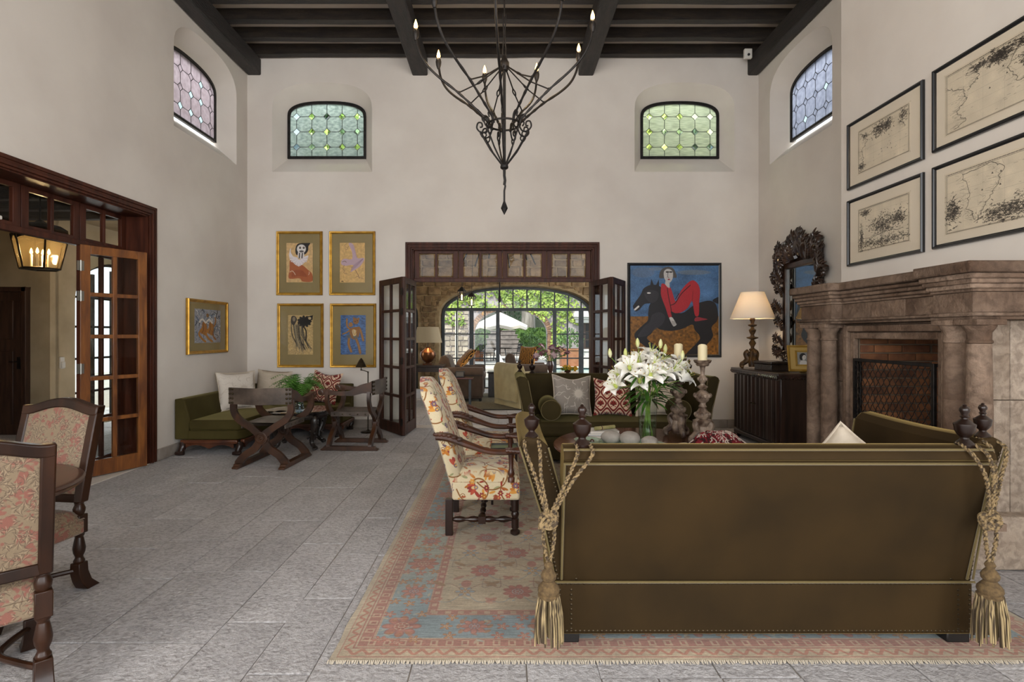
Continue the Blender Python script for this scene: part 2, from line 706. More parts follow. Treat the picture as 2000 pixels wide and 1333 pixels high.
def speckle(m, sc, lo, hi, stretch=(1, 1, 1), ramp=(.38, .6)):
    '''multiply fine natural grain into a stone's colour'''
    N, L = m.node_tree.nodes, m.node_tree.links
    b = N['Principled BSDF']
    src = b.inputs['Base Color'].links[0].from_socket
    tc = N.new('ShaderNodeTexCoord')
    mp = N.new('ShaderNodeMapping')
    mp.inputs['Scale'].default_value = stretch
    n = N.new('ShaderNodeTexNoise')
    n.inputs['Scale'].default_value = sc
    n.inputs['Detail'].default_value = 7
    n.inputs['Distortion'].default_value = .8
    r = N.new('ShaderNodeValToRGB')
    r.color_ramp.elements[0].position, r.color_ramp.elements[1].position = ramp
    r.color_ramp.elements[0].color = (lo, lo * .98, lo * .97, 1)
    r.color_ramp.elements[1].color = (hi, hi, hi, 1)
    x = N.new('ShaderNodeMix')
    x.data_type = 'RGBA'
    x.blend_type = 'MULTIPLY'
    x.inputs[0].default_value = 1
    L.new(tc.outputs['Object'], mp.inputs[0])
    L.new(mp.outputs[0], n.inputs['Vector'])
    L.new(n.outputs[0], r.inputs[0])
    L.new(src, x.inputs[6])
    L.new(r.outputs[0], x.inputs[7])
    L.new(x.outputs[2], b.inputs['Base Color'])


speckle(floor_stone, 34, .70, 1.05, (1, 1.4, 1), (.36, .58))
grout = M('grout', '#a8a096', .95, c2='#958d85', sc=9)
beam_wood = M('beam_wood', '#17110e', .55, c2='#312722', sc=6, stretch=(3, .6, 3), bump=1, bsc=22, bdist=.05, spec=.6)
joist_wood = M('joist_wood', '#1a1310', .6, c2='#33291f', sc=6, stretch=(.6, 3, 3), bump=1, bsc=24, bdist=.04, spec=.5)
mahogany = M('mahogany', '#35190f', .5, c2='#4e281a', sc=3, stretch=(6, 6, .7), coat=.03, spec=.2, bump=.05, bsc=30)
dark_door = M('dark_door_wood', '#2c1810', .5, c2='#44281c', sc=3, stretch=(6, 6, .7), coat=.03, spec=.25)
honey_wood = M('honey_wood', '#845022', .45, c2='#5a3216', sc=2.6, stretch=(5, 5, .8), dist=1.2, coat=.1)
iron = M('black_iron', '#1a1817', .5, metal=.6, c2='#2c2826', sc=20, bump=.3, bsc=60, bdist=.003)
steel_frame = M('grey_steel', '#33383b', .45, metal=.3, c2='#40464a', sc=6)
lead = M('lead_came', '#4a4a4b', .5, metal=.5)
clear_glass = glass_mat('clear_glass', (.97, .98, .97, 1), gloss=.045)
frame_glass = glass_mat('picture_glass', (1, 1, 1, 1), gloss=.035, rough=.06)
zinc = M('zinc', '#8f8d86', .35, metal=.9)
trim_stone = M('skirting_stone', '#9d948b', .8, c2='#857c74', sc=6, bump=.3, bsc=30)
rubble = M('rubble_stone', '#665138', .9, c2='#917957', sc=5, det=6, bump=.8, bsc=26, bdist=.02, rnd=.28)
mortar = M('mortar', '#a5906e', .95, c2='#83704f', sc=7, bump=.5, bsc=25)

# ---------------------------------------------------------------- floor, every flagstone
floor = MB().box(-11, 7, -3.9, 15.4, -.12, -.010).build('floor', grout, kind='structure')


def stone_add(mb, x0, x1, y0, y1, R, g=.0035, hz=.003):
    j = lambda: R.uniform(-.003, .004)
    c = [(x0 + g + j(), y0 + g + j()), (x1 - g + j(), y0 + g + j()), (x1 - g + j(), y1 - g + j()), (x0 + g + j(), y1 - g + j())]
    z = R.uniform(-hz, 0)
    tl = [R.uniform(-.002, 0) for _ in range(4)]
    k = R.uniform(.004, .010)
    cx, cy = (x0 + x1) / 2, (y0 + y1) / 2
    ins = [(p[0] + math.copysign(k, cx - p[0]), p[1] + math.copysign(k, cy - p[1])) for p in c]
    vs = [(p[0], p[1], -.03) for p in c] + [(p[0], p[1], z - .0025) for p in c] + [(p[0], p[1], z + t) for p, t in zip(ins, tl)]
    fs = [(0, 1, 5, 4), (1, 2, 6, 5), (2, 3, 7, 6), (3, 0, 4, 7), (4, 5, 9, 8), (5, 6, 10, 9), (6, 7, 11, 10), (7, 4, 8, 11), (8, 9, 10, 11)]
    mb.add(vs, fs)


R = random.Random(5)
rest = MB()
n_st = 0
cuts = [-4.1, -3.72, -3.2, -2.86, -2.44, -2.04, -1.45, -1.14, -.86, -.42, .1, .42, .95, 1.3, 1.85, 2.2, 2.74, 3.1, 3.6, 4.07]
for xa, xb in zip(cuts[:-1], cuts[1:]):
    y = -.36 - R.uniform(0, .4)
    while y < 8.77:
        l = R.choice((.33, .45, .56, .62, .66, .8, .95)) * (1.0 if xb - xa > .4 else 1.12)
        y0, y1 = y, min(y + l, 8.77)
        if 8.77 - y1 < .2:
            y1 = 8.77
        y = y1 + (1 if y1 >= 8.77 else 0)
        seen = xb > -.935 * y1 - .1 and 2.1 < y1 < 8.2 and (xa < -.76 or y0 < 2.5 or (xb > 2.75 and y0 < 4))
        halves = [(xa, xb)]
        if xb - xa > .5 and R.random() < .3:
            m_ = (xa + xb) / 2 + R.uniform(-.06, .06)
            halves = [(xa, m_), (m_, xb)]
        for (x0, x1) in halves:
            if seen and n_st < 290:
                b = MB()
                stone_add(b, x0, x1, y0, y1, R)
                b.build('stone', floor_stone, floor, smooth=False)
                n_st += 1
            else:
                stone_add(rest, x0, x1, y0, y1, R)
for (xa, xb, ya, yb, rh) in ((-10.4, -4.12, 1.6, 11.2, .4), (-6.1, 5.4, 8.79, 15.3, .45)):
    y = ya
    while y < yb - .05:
        x = xa
        while x < xb - .02:
            l = R.choice((.45, .6, .75))
            stone_add(rest, x, min(x + l, xb), y, min(y + rh, yb), R)
            x += l
        y += rh
rest.build('stones', floor_stone, floor, smooth=False, kind='stuff')

# ---------------------------------------------------------------- walls
ni, no = arch(.80, 4.10, 5.10, 5.53, 18, 2.6), arch(.63, 4.40, 5.08, 5.31, 18, 2.6)


def shift(o, dx):
    return [(p[0] + dx, p[1]) for p in o]


def mir(o):
    return [(-p[0], p[1]) for p in o]


TB = at(0, 8.77, 0)
TL = at(-4.115, 0, 0, PI / 2)
TR = at(4.07, 0, 0, -PI / 2)
ND = .27
door_b = [(-1.48, 0), (1.42, 0), (1.42, 2.87), (-1.48, 2.87)]
wall_back = wall('wall_back', TB, [(-4.6, -.1), (4.7, -.1), (4.7, 6.2), (-4.6, 6.2)],
                 [(shift(ni, -2.918), shift(no, -2.918)), (shift(ni, 2.885), shift(no, 2.885)), (door_b, door_b)], ND, plaster)
door_l = [(3.55, 0), (6.35, 0), (6.35, 2.88), (3.55, 2.88)]
fill_gap = [(-3.1, .9), (-.7, .9), (-.7, 4.5), (-3.1, 4.5)]  # opening added in both side walls to let the rear fills in
wall_left = wall('wall_left', TL, [(-3.7, -.1), (9.0, -.1), (9.0, 6.2), (-3.7, 6.2)],
                 [(shift(ni, 7.62), shift(no, 7.62)), (door_l, door_l), (fill_gap, fill_gap)], .32, plaster)
wall_right = wall('wall_right', TR, [(-9.0, -.1), (-5.5, -.1), (-5.5, 6.2), (-9.0, 6.2)],
                  [(shift(ni, -7.60), shift(no, -7.60))], .32, plaster)
fb = [(-4.80, .02), (-3.84, .02), (-3.84, 1.46), (-4.80, 1.46)]
wall('wall_right_chimney', at(3.45, 0, 0, -PI / 2), [(-5.61, -.1), (3.7, -.1), (3.7, 6.2), (-5.61, 6.2)], [(fb, fb), (mir(fill_gap)[::-1], mir(fill_gap)[::-1])], .66, plaster)
fo = [(-3.4, .4), (3.6, .4), (3.6, 5.2), (-3.4, 5.2)]  # opening added so the front fill can enter
wall('wall_front', at(0, -3.6, 0, PI), [(-4.6, -.1), (4.6, -.1), (4.6, 6.2), (-4.6, 6.2)], [(fo, fo)], .12, plaster)
ceiling = MB().box(-4.5, 4.5, -3.8, 9.1, 6.07, 6.25).build('ceiling', plaster, kind='structure')
R = random.Random(3)
for (a, b_) in ((-4.112, -3.885), (-1.475, -1.225), (1.18, 1.435), (3.885, 4.066)):
    m = MB()
    # rough-hewn: sections along y with small wobble
    ys = [-3.58 + (8.765 + 3.58) * i / 24 for i in range(25)]
    rows = []
    for yy in ys:
        w0, w1, z0 = R.uniform(0, .012), R.uniform(0, .012), R.uniform(-.008, .008)
        rows += [(a + w0, yy, 5.895), (a + w0, yy, 5.655 + z0), (a + w0 + .015, yy, 5.64 + z0), (b_ - w1 - .015, yy, 5.64 + z0), (b_ - w1, yy, 5.655 + z0), (b_ - w1, yy, 5.895)]
    fs = []
    for i in range(24):
        for j in range(5):
            fs.append((i * 6 + j, i * 6 + j + 1, i * 6 + 7 + j, i * 6 + 6 + j))
        fs.append((i * 6 + 5, i * 6, i * 6 + 6, i * 6 + 11))
    fs += [tuple(range(6)), tuple(24 * 6 + j for j in range(5, -1, -1))]
    m.add(rows, fs)
    m.build('beam', beam_wood, ceiling, ang=25)
for k in range(26):
    yc = 8.67 - .47 * k
    m = MB()
    xs = [-4.11 + 8.17 * i / 16 for i in range(17)]
    rows = []
    for xx in xs:
        d0, d1, z0 = R.uniform(0, .012), R.uniform(0, .012), R.uniform(-.008, .006)
        rows += [(xx, yc - .065 + d0, 6.069), (xx, yc - .065 + d0, 5.91 + z0), (xx, yc + .065 - d1, 5.91 + z0), (xx, yc + .065 - d1, 6.069)]
    fs = []
    for i in range(16):
        for j in range(3):
            fs.append((i * 4 + j, i * 4 + j + 1, i * 4 + 5 + j, i * 4 + 4 + j))
        fs.append((i * 4 + 3, i * 4, i * 4 + 4, i * 4 + 7))
    fs += [(0, 1, 2, 3), (67, 66, 65, 64)]
    m.add(rows, fs)
    m.build('joist', joist_wood, ceiling, ang=25)


# ---------------------------------------------------------------- leaded windows
def leaded(name, T, label, mats, seed):
    root = thing(name, label, 'window', T.translation, T.to_euler().z, kind='structure')
    R = random.Random(seed)
    reg = arch(.605, 4.425, 5.075, 5.29, 12, 2.5)
    y0 = ND - .03
    fr = MB()
    o2 = arch(.645, 4.385, 5.085, 5.33, 24, 2.6)
    i2 = arch(.605, 4.425, 5.075, 5.29, 24, 2.5)
    n = len(o2)
    vs = [(p[0], y, p[1]) for y in (y0 - .012, y0 + .028) for p in o2] + [(p[0], y, p[1]) for y in (y0 - .012, y0 + .028) for p in i2]
    for a, b_ in ((0, n), (2 * n, 3 * n), (0, 2 * n), (n, 3 * n)):
        fr.add(vs, [(a + i, a + (i + 1) % n, b_ + (i + 1) % n, b_ + i) for i in range(n)])
    fr.build('window_frame', iron, root)
    came = MB()
    g, dd = .25, .058
    xs = [-.75 + g * i for i in range(7)]
    zs = [4.33 + g * i for i in range(5)]
    polys = []
    for i, x in enumerate(xs):
        for k, z in enumerate(zs):
            polys.append((1, [(x + dd, z), (x, z + dd), (x - dd, z), (x, z - dd)]))
            if i < 6 and k < 4:
                X, Z = x + g, z + g
                polys.append((0, [(x + dd, z), (X - dd, z), (X, z + dd), (X, Z - dd), (X - dd, Z), (x + dd, Z), (x, Z - dd), (x, z + dd)]))
    for dm, pg in polys:
        pg = clip(pg, reg)
        if len(pg) < 3 or area(pg) < 2e-4:
            continue
        q = shrink(pg, .004)
        if dm:
            cx, cz = sum(p[0] for p in q) / len(q), sum(p[1] for p in q) / len(q)
            b = MB()
            k = len(q)
            b.add([(p[0], y0 + .006, p[1]) for p in q] + [((p[0] + cx) / 2, y0 - .004, (p[1] + cz) / 2) for p in q] + [(p[0], y0 + .010, p[1]) for p in q],
                  [(i, (i + 1) % k, (i + 1) % k + k, i + k) for i in range(k)] + [tuple(range(k, 2 * k))] + [(i, (i + 1) % k, (i + 1) % k + 2 * k, i + 2 * k) for i in range(k)] + [tuple(range(2 * k, 3 * k))])
            b.build('diamond_pane', mats[1 + R.randrange(len(mats) - 1)], root, smooth=False)
        else:
            MB().prism(q, y0 + .004, y0 + .010, 'y').build('octagon_pane', mats[0], root, smooth=False)
        for i in range(len(pg)):
            p, q_ = pg[i], pg[(i + 1) % len(pg)]
            if math.dist(p, q_) > .004:
                came.tube([(p[0], y0 + .005, p[1]), (q_[0], y0 + .005, q_[1])], .0045, 5)
    came.build('lead_came', lead, root, kind='stuff')
    return root


wg1 = glass_mat('water_glass_green', (.80, .88, .82, 1), .05, trl=.5, rough=.25, bump=.5, bsc=70, vary=('#858d89', '#9da39e'), stretch=(1, 1, 2))
wg1b = glass_mat('water_glass_lime', (.9, .88, .88, 1), .05, trl=.5, rough=.25, bump=.5, bsc=70, vary=('#8d9184', '#a5a99a'), stretch=(.5, 1, 6))
wg2 = glass_mat('water_glass_pink', (.86, .84, .85, 1), .06, trl=.72, rough=.25, bump=.5, bsc=70, vary=('#8d8688', '#9a9496'))
wg3 = glass_mat('water_glass_grey', (.85, .87, .90, 1), .06, trl=.78, rough=.25, bump=.5, bsc=70, vary=('#86888f', '#96989e'))
dg1 = glass_mat('bevelled_clear', (.75, .82, .80, 1), .22, rough=.05)
dg2 = glass_mat('bevelled_yellow', (.95, 1, .70, 1), .15, rough=.05)
dg3 = glass_mat('bevelled_smoke', (.35, .42, .42, 1), .22, rough=.05)
leaded('window_1', at(-2.918, 8.77, 0), 'leaded arched window with grey-green glass above the gold framed pictures', [wg1, dg1, dg3, dg1, dg2], 1)
leaded('window_2', at(2.885, 8.77, 0), 'leaded arched window with lime green glass above the horse painting', [wg1b, dg2, dg1, dg2, dg3], 2)
leaded('window_3', at(-4.115, 7.62, 0, PI / 2), 'leaded arched window with pinkish glass above the wide French door', [wg2, wg2, dg1], 3)
leaded('window_4', at(4.07, 7.60, 0, -PI / 2), 'leaded arched window with pale grey glass above the carved mirror', [wg3, wg3, wg3, dg1], 4)


# ---------------------------------------------------------------- skirting
def skirt(name, segs):
    r = thing(name, None, None, kind='structure')
    for (xa, ya, xb, yb) in segs:
        L = math.hypot(xb - xa, yb - ya)
        n = max(1, round(L / .55))
        ang = math.atan2(yb - ya, xb - xa)
        for i in range(n):
            a, b_ = L * i / n + .002, L * (i + 1) / n - .002
            T = at(xa, ya, 0, ang)
            MB().box(a, b_, 0, .022, 0, .135, T=T).build('stone', trim_stone, r, bevel=.004, seg=1)


skirt('baseboard_back', [(-1.62, 8.768, -4.1, 8.768), (4.06, 8.768, 1.56, 8.768)])
skirt('baseboard_left', [(-4.113, 8.74, -4.113, 6.49)])
skirt('baseboard_right', [(4.068, 5.64, 4.068, 8.74)])


# ---------------------------------------------------------------- door casings
def casing(name, T, x0, x1, zt, th, m, label):
    """moulded architrave on the room side, lining through the wall"""
    r = thing(name, label, 'door casing', T.translation, T.to_euler().z, kind='structure')
    for nm, (a, b_, c, d) in (('jamb', (x0 - .10, x0 + .01, 0, zt + .1)), ('jamb', (x1 - .01, x1 + .10, 0, zt + .1)), ('head', (x0 - .10, x1 + .10, zt - .01, zt + .10))):
        mb = MB()
        if nm == 'jamb':
            s_ = 1 if a < x0 - .05 else -1
            o_, i_ = (a, b_) if s_ > 0 else (b_, a)
            for (u0, u1, dp) in ((0, .035, .03), (.035, .06, .022), (.06, .085, .035), (.085, .11, .02)):
                xa, xb = o_ + s_ * u0, o_ + s_ * u1
                mb.box(min(xa, xb), max(xa, xb), -dp, 0.0, c, d - .11 + .11 - u0)
        else:
            for (u0, u1, dp) in ((0, .035, .031), (.035, .06, .023), (.06, .085, .036), (.085, .11, .021)):
                mb.box(a + u0, b_ - u0, -dp, 0, d - u1, d - u0)
        mb.build(nm, m, r, bevel=.004, seg=2)
    MB().box(x0 - .001, x0 + .025, 0, th, 0, zt).build('lining', m, r)
    MB().box(x1 - .025, x1 + .001, 0, th, 0, zt).build('lining', m, r)
    MB().box(x0, x1, 0, th, zt - .025, zt + .001).build('lining', m, r)
    return r


casing('trim_1', TB, -1.48, 1.42, 2.87, ND, mahogany, 'mahogany casing around the opening to the garden room')
casing('trim_2', TL, 3.55, 6.35, 2.88, .32, mahogany, 'mahogany casing around the opening to the hall')


def transom(name, T, x0, x1, z0, z1, y, n, pane_z, m, label, pw=None):
    r = thing(name, label, 'window', T.translation, T.to_euler().z, kind='structure')
    w_ = (x1 - x0) / n
    MB().box(x0, x1, y - .02, y + .05, z0 - .02, z0 + .035).build('rail', m, r, bevel=.004)
    for i in range(n):
        a, b_ = x0 + i * w_ + .004, x0 + (i + 1) * w_ - .004
        mb = MB()
        st, mu = .078, .036
        mid = (a + b_) / 2
        mb.box(a, a + st, y, y + .04, z0 + .035, z1).box(b_ - st, b_, y, y + .04, z0 + .035, z1)
        mb.box(mid - mu / 2, mid + mu / 2, y, y + .04, z0 + .035, z1)
        mb.box(a, b_, y + .001, y + .039, z0 + .034, pane_z[0]).box(a, b_, y + .001, y + .039, pane_z[1], z1)
        s = mb.build('sash', m, r, bevel=.004)
        for (p, q) in ((a + st, mid - mu / 2), (mid + mu / 2, b_ - st)):
            bv = MB()
            k = .018
            bv.add([(p, y + .022, pane_z[0]), (q, y + .022, pane_z[0]), (q, y + .022, pane_z[1]), (p, y + .022, pane_z[1]),
                    (p + k, y + .014, pane_z[0] + k), (q - k, y + .014, pane_z[0] + k), (q - k, y + .014, pane_z[1] - k), (p + k, y + .014, pane_z[1] - k)],
                   [(0, 1, 5, 4), (1, 2, 6, 5), (2, 3, 7, 6), (3, 0, 4, 7), (4, 5, 6, 7)])
            bv.build('pane', clear_glass, s, smooth=False)
    return r


transom('window_5', TB, -1.455, 1.395, 2.36, 2.845, .06, 4, (2.42, 2.80), mahogany, 'row of eight bevelled panes over the garden room doors')
transom('window_6', TL, 3.575, 6.325, 2.43, 2.855, .25, 4, (2.50, 2.81), mahogany, 'row of bevelled panes over the hall doors')


# ---------------------------------------------------------------- folding French doors
def leaf(root, w_, h, loc, rz, m, hinges=True):
    mb = MB()
    st, mu, tr, br, t = .095, .042, .09, .165, .021
    mb.box(0, st, -t, t, 0, h).box(w_ - st, w_, -t, t, 0, h)
    mb.box(st, w_ - st, -t + .001, t - .001, h - tr, h).box(st, w_ - st, -t + .001, t - .001, 0, br)
    mb.box(w_ / 2 - mu / 2, w_ / 2 + mu / 2, -t + .002, t - .002, br, h - tr)
    ph = (h - tr - br + mu) / 5
    for i in range(1, 5):
        z = br + i * ph - mu
        mb.box(st, w_ - st, -t + .003, t - .003, z, z + mu)
    o = mb.build('leaf', m, root, bevel=.005, loc=loc, rot=(0, 0, rz))
    for i in range(5):
        z = br + i * ph
        for (a, b_) in ((st, w_ / 2 - mu / 2), (w_ / 2 + mu / 2, w_ - st)):
            MB().box(a, b_, -.003, .003, z, z + ph - mu).build('pane', clear_glass, o, smooth=False)
    return o


def hinges(o, x, y, h, m):
    for z in (.2, h * .47, h * .78, h - .22):
        b = MB().box(x - .032, x + .032, y - .004, y + .004, z - .05, z + .05).tube([(x, y - .006, z - .055), (x, y - .006, z + .055)], .008, 8)
        b.build('hinge', m, o)


def bifold(name, label, pts, h, m, hm):
    """two leaves between plan points jamb -> fold -> free end"""
    r = thing(name, label, 'door', (pts[1][0], pts[1][1], 0), kind='structure')
    j, f, e = [Vector((p[0], p[1], 0)) for p in pts]
    A = (f - j)
    B = (e - f)
    l1 = leaf(r, A.length - .012, h, j - f + A.normalized() * .006 + Vector((0, 0, .012)), math.atan2(A.y, A.x), m[0])
    l2 = leaf(r, B.length - .012, h, B.normalized() * .012 + Vector((0, 0, .012)), math.atan2(B.y, B.x), m[1])
    return r, l1, l2


r, l1, l2 = bifold('door_1', 'dark folding French door beside the gold framed pictures', [(-1.42, 8.72), (-1.475, 8.0), (-1.96, 8.66)], 2.33, (dark_door, dark_door), iron)
hinges(l2, .0, .024, 2.33, iron)
r, l1, l2 = bifold('door_2', 'dark folding French door beside the horse painting', [(1.39, 8.72), (1.575, 8.03), (1.90, 8.68)], 2.33, (dark_door, dark_door), iron)
hinges(l2, .0, -.024, 2.33, iron)
r, l1, l2 = bifold('door_3', 'honey coloured folding French door opening from the hall', [(-4.40, 6.30), (-4.36, 5.60), (-4.06, 6.21)], 2.41, (mahogany, honey_wood), zinc)
hinges(l2, .0, -.024, 2.41, zinc)

# ---------------------------------------------------------------- hall beyond the left opening
wall('wall_hall_back', at(0, 8.2, 0), [(-10.6, -.1), (-6.8, -.1), (-6.8, 3.4), (-10.6, 3.4)], [], .16, hall_plaster)
ha, hb = arch(.95, .03, 2.05, 2.72, 18, 2.0, 9.63), arch(.95, .03, 2.05, 2.72, 18, 2.0, 9.63)
wall('wall_hall_side', at(-6.8, 0, 0, PI / 2), [(8.3, -.1), (11.5, -.1), (11.5, 3.4), (8.3, 3.4)], [(ha, hb)], .25, hall_plaster)
MB().box(-6.9, -4.42, 11.3, 11.5, -.1, 3.4).build('wall_hall_end', hall_plaster, kind='structure')
MB().box(-10.8, -10.5, 1.3, 8.4, -.1, 3.4).build('wall_hall_left', hall_plaster, kind='structure')
MB().box(-10.6, -4.43, 1.3, 1.5, -.1, 3.4).build('wall_hall_front', hall_plaster, kind='structure')
hc = MB().box(-10.7, -4.43, 1.3, 8.36, 3.3, 3.5).box(-7.05, -4.43, 8.36, 11.5, 3.3, 3.5).build('ceiling_hall', hall_plaster, kind='structure')
for k in range(11):
    MB().box(-10.5, -4.45, 2.0 + k * .58, 2.12 + k * .58, 3.14, 3.299).build('joist', joist_wood, hc, bevel=.01)
# iron arched garden door of the hall
gd = thing('door_4', 'black iron framed arched glass door in the hall', 'door', (-6.9, 9.63, 0), PI / 2, kind='structure')
m = MB()
oo = arch(.95, .03, 2.05, 2.72, 24, 2.0)
ii = arch(.90, .08, 2.05, 2.67, 24, 2.0)
n = len(oo)
vs = [(p[0], yy, p[1]) for yy in (-.03, .03) for p in oo] + [(p[0], yy, p[1]) for yy in (-.03, .03) for p in ii]
for a, b_ in ((0, n), (2 * n, 3 * n), (0, 2 * n), (n, 3 * n)):
    m.add(vs, [(a + i, a + (i + 1) % n, b_ + (i + 1) % n, b_ + i) for i in range(n)])
for x in (-.46, 0, .46):
    m.box(x - .025, x + .025, -.025, .025, .06, 2.6 if x == 0 else 2.5)
for z in (.55, 1.1, 1.62, 2.1):
    m.box(-.92, .92, -.02, .02, z - .018, z + .018)
m.build('door_frame', iron, gd)
MB().prism(ii, -.004, .004, 'y').build('pane', clear_glass, gd, smooth=False)
# plank door
pd = thing('door_5', 'dark panelled wooden door at the end of the hall', 'door', (-7.16, 8.2, 0), kind='structure')
m = MB()
m.box(-1.1, .0, -.045, -.001, 0, 2.13)
m.build('leaf', M('old_oak', '#35221a', .5, c2='#4b3326', sc=4, stretch=(5, 5, .6), bump=.3, bsc=30), pd)
oak = bpy.data.materials['old_oak']
m = MB().box(.0, .07, -.09, -.001, 0, 2.20).box(-1.17, -1.1, -.09, -.001, 0, 2.2).box(-1.17, .07, -.09, -.001, 2.13, 2.2)
m.build('door_frame', oak, pd, bevel=.006)
for (z0, z1) in ((.15, 1.25), (1.42, 2.0)):
    for (a, b_) in ((-1.0, -.6), (-.5, -.14)):
        MB().box(a, b_, -.062, -.045, z0, z1).build('panel', oak, pd, bevel=.014, seg=2)
hd = MB().box(-.085, -.045, -.06, -.045, .98, 1.16).tube([(-.065, -.06, 1.09), (-.065, -.11, 1.09), (-.15, -.115, 1.09)], .009, 8)
hd.build('handle', iron, pd)
ic = thing('intercom', 'small white intercom handset on the hall wall beside the iron arched door', 'intercom', (-6.799, 8.40, 1.06), PI / 2)
MB().box(-.04, .04, -.03, -.0, -.09, .09).build('body', M('white_plastic', '#dedad2', .4), ic, bevel=.008)
MB().box(-.032, .032, -.05, -.03, -.08, .02).build('handset', bpy.data.materials['white_plastic'], ic, bevel=.01)
sn = thing('router', 'small white plastic box fixed to the rail over the hall opening', 'router', (-4.335, 4.62, 2.485))
MB().box(-.012, .014, -.14, .10, -.0, .035).build('housing', bpy.data.materials['white_plastic'], sn, bevel=.008)

# ---------------------------------------------------------------- garden room shell
GY = 15.0
a1, a1o = arch(2.14, .0, 2.0, 2.84, 24, 2.3, .35), arch(2.05, .0, 2.0, 2.76, 24, 2.3, .35)
a2, a2o = shift(arch(2.0, .0, 2.0, 2.84, 24, 2.3), -4.36), shift(arch(1.95, .0, 2.0, 2.76, 24, 2.3), -4.36)
wall('wall_garden_room_back', at(0, GY, 0), [(-6.9, -.1), (6.2, -.1), (6.2, 4.1), (-6.9, 4.1)], [(a1, a1o), (a2, a2o)], .4, mortar)
gw = bpy.data.objects['wall_garden_room_back']
MB().box(-6.9, -6.7, 11.55, 15.1, -.1, 4.1).box(-6.9, -4.4, 11.5, 11.56, 3.3, 4.1).build('wall_garden_room_left', hall_plaster, kind='structure')
so = [(-14.2, .3), (-10.2, .3), (-10.2, 2.9), (-14.2, 2.9)]  # unseen opening cut for the garden room fill
wall('wall_garden_room_right', at(5.6, 0, 0, -PI / 2), [(-15.1, -.1), (-9.0, -.1), (-9.0, 4.1), (-15.1, 4.1)], [(so, so)], .2, plaster)
MB().box(-6.9, 6.0, 9.0, 15.4, 3.95, 4.15).build('ceiling_garden_room', plaster, kind='structure')


def in_arch(x, z, cx, a):
    dx = abs(x - cx)
    if dx >= a:
        return False
    if z <= 2.0:
        return True
    return (dx / a) ** 2.3 + ((z - 2.0) / .84) ** 2.3 < 1


R = random.Random(21)
gst = MB()
n_g = 0


def put_stone(x0, x1, z0, z1, lvl=0):
    global n_g
    cs = [(x0, z0), (x1, z0), (x1, z1), (x0, z1), ((x0 + x1) / 2, (z0 + z1) / 2)]
    k = sum(in_arch(p[0], p[1], .35, 2.19) or in_arch(p[0], p[1], -4.36, 2.05) for p in cs)
    if k == 5:
        return
    if k:
        if lvl < 2:
            mx, mz = (x0 + x1) / 2, (z0 + z1) / 2
            for (a, b_) in ((x0, mx), (mx, x1)):
                for (c, d) in ((z0, mz), (mz, z1)):
                    put_stone(a, b_, c, d, lvl + 1)
        return
    j = lambda: R.uniform(.004, .028)
    dp = R.uniform(.012, .045)
    q = [(x0 + j(), z0 + j()), ((x0 + x1) / 2 + j(), z0 + j() * .3), (x1 - j(), z0 + j()), (x1 - j() * .4, (z0 + z1) / 2), (x1 - j(), z1 - j()), (x0 + j(), z1 - j()), (x0 + j() * .4, (z0 + z1) / 2)]
    if min(x1 - x0, z1 - z0) < .07:
        q = [(x0 + .006, z0 + .006), (x1 - .006, z0 + .006), (x1 - .006, z1 - .006), (x0 + .006, z1 - .006)]
    cx, cz = (x0 + x1) / 2, (z0 + z1) / 2
    n = len(q)
    fr = [(p[0] + (cx - p[0]) * .12, GY - dp, p[1] + (cz - p[1]) * .12) for p in q]
    vs = [(p[0], GY + .002, p[1]) for p in q] + fr
    fs = [(i, (i + 1) % n, (i + 1) % n + n, i + n) for i in range(n)] + [tuple(n + i for i in range(n))]
    if -2.6 < cx < 2.7 and cz > .9 and (x1 - x0) > .14 and n_g < 280:
        n_g += 1
        MB().add(vs, fs).build('stone', rubble, gw, smooth=False)
    else:
        gst.add(vs, fs)


z = 0
while z < 3.95:
    h = R.choice((.16, .2, .24, .3))
    x = -6.7
    while x < 5.6:
        l = R.uniform(.18, .5)
        put_stone(x, min(x + l, 5.6), z, min(z + h, 3.95))
        x += l
    z += h
gst.build('stones', rubble, gw, smooth=False, kind='stuff')


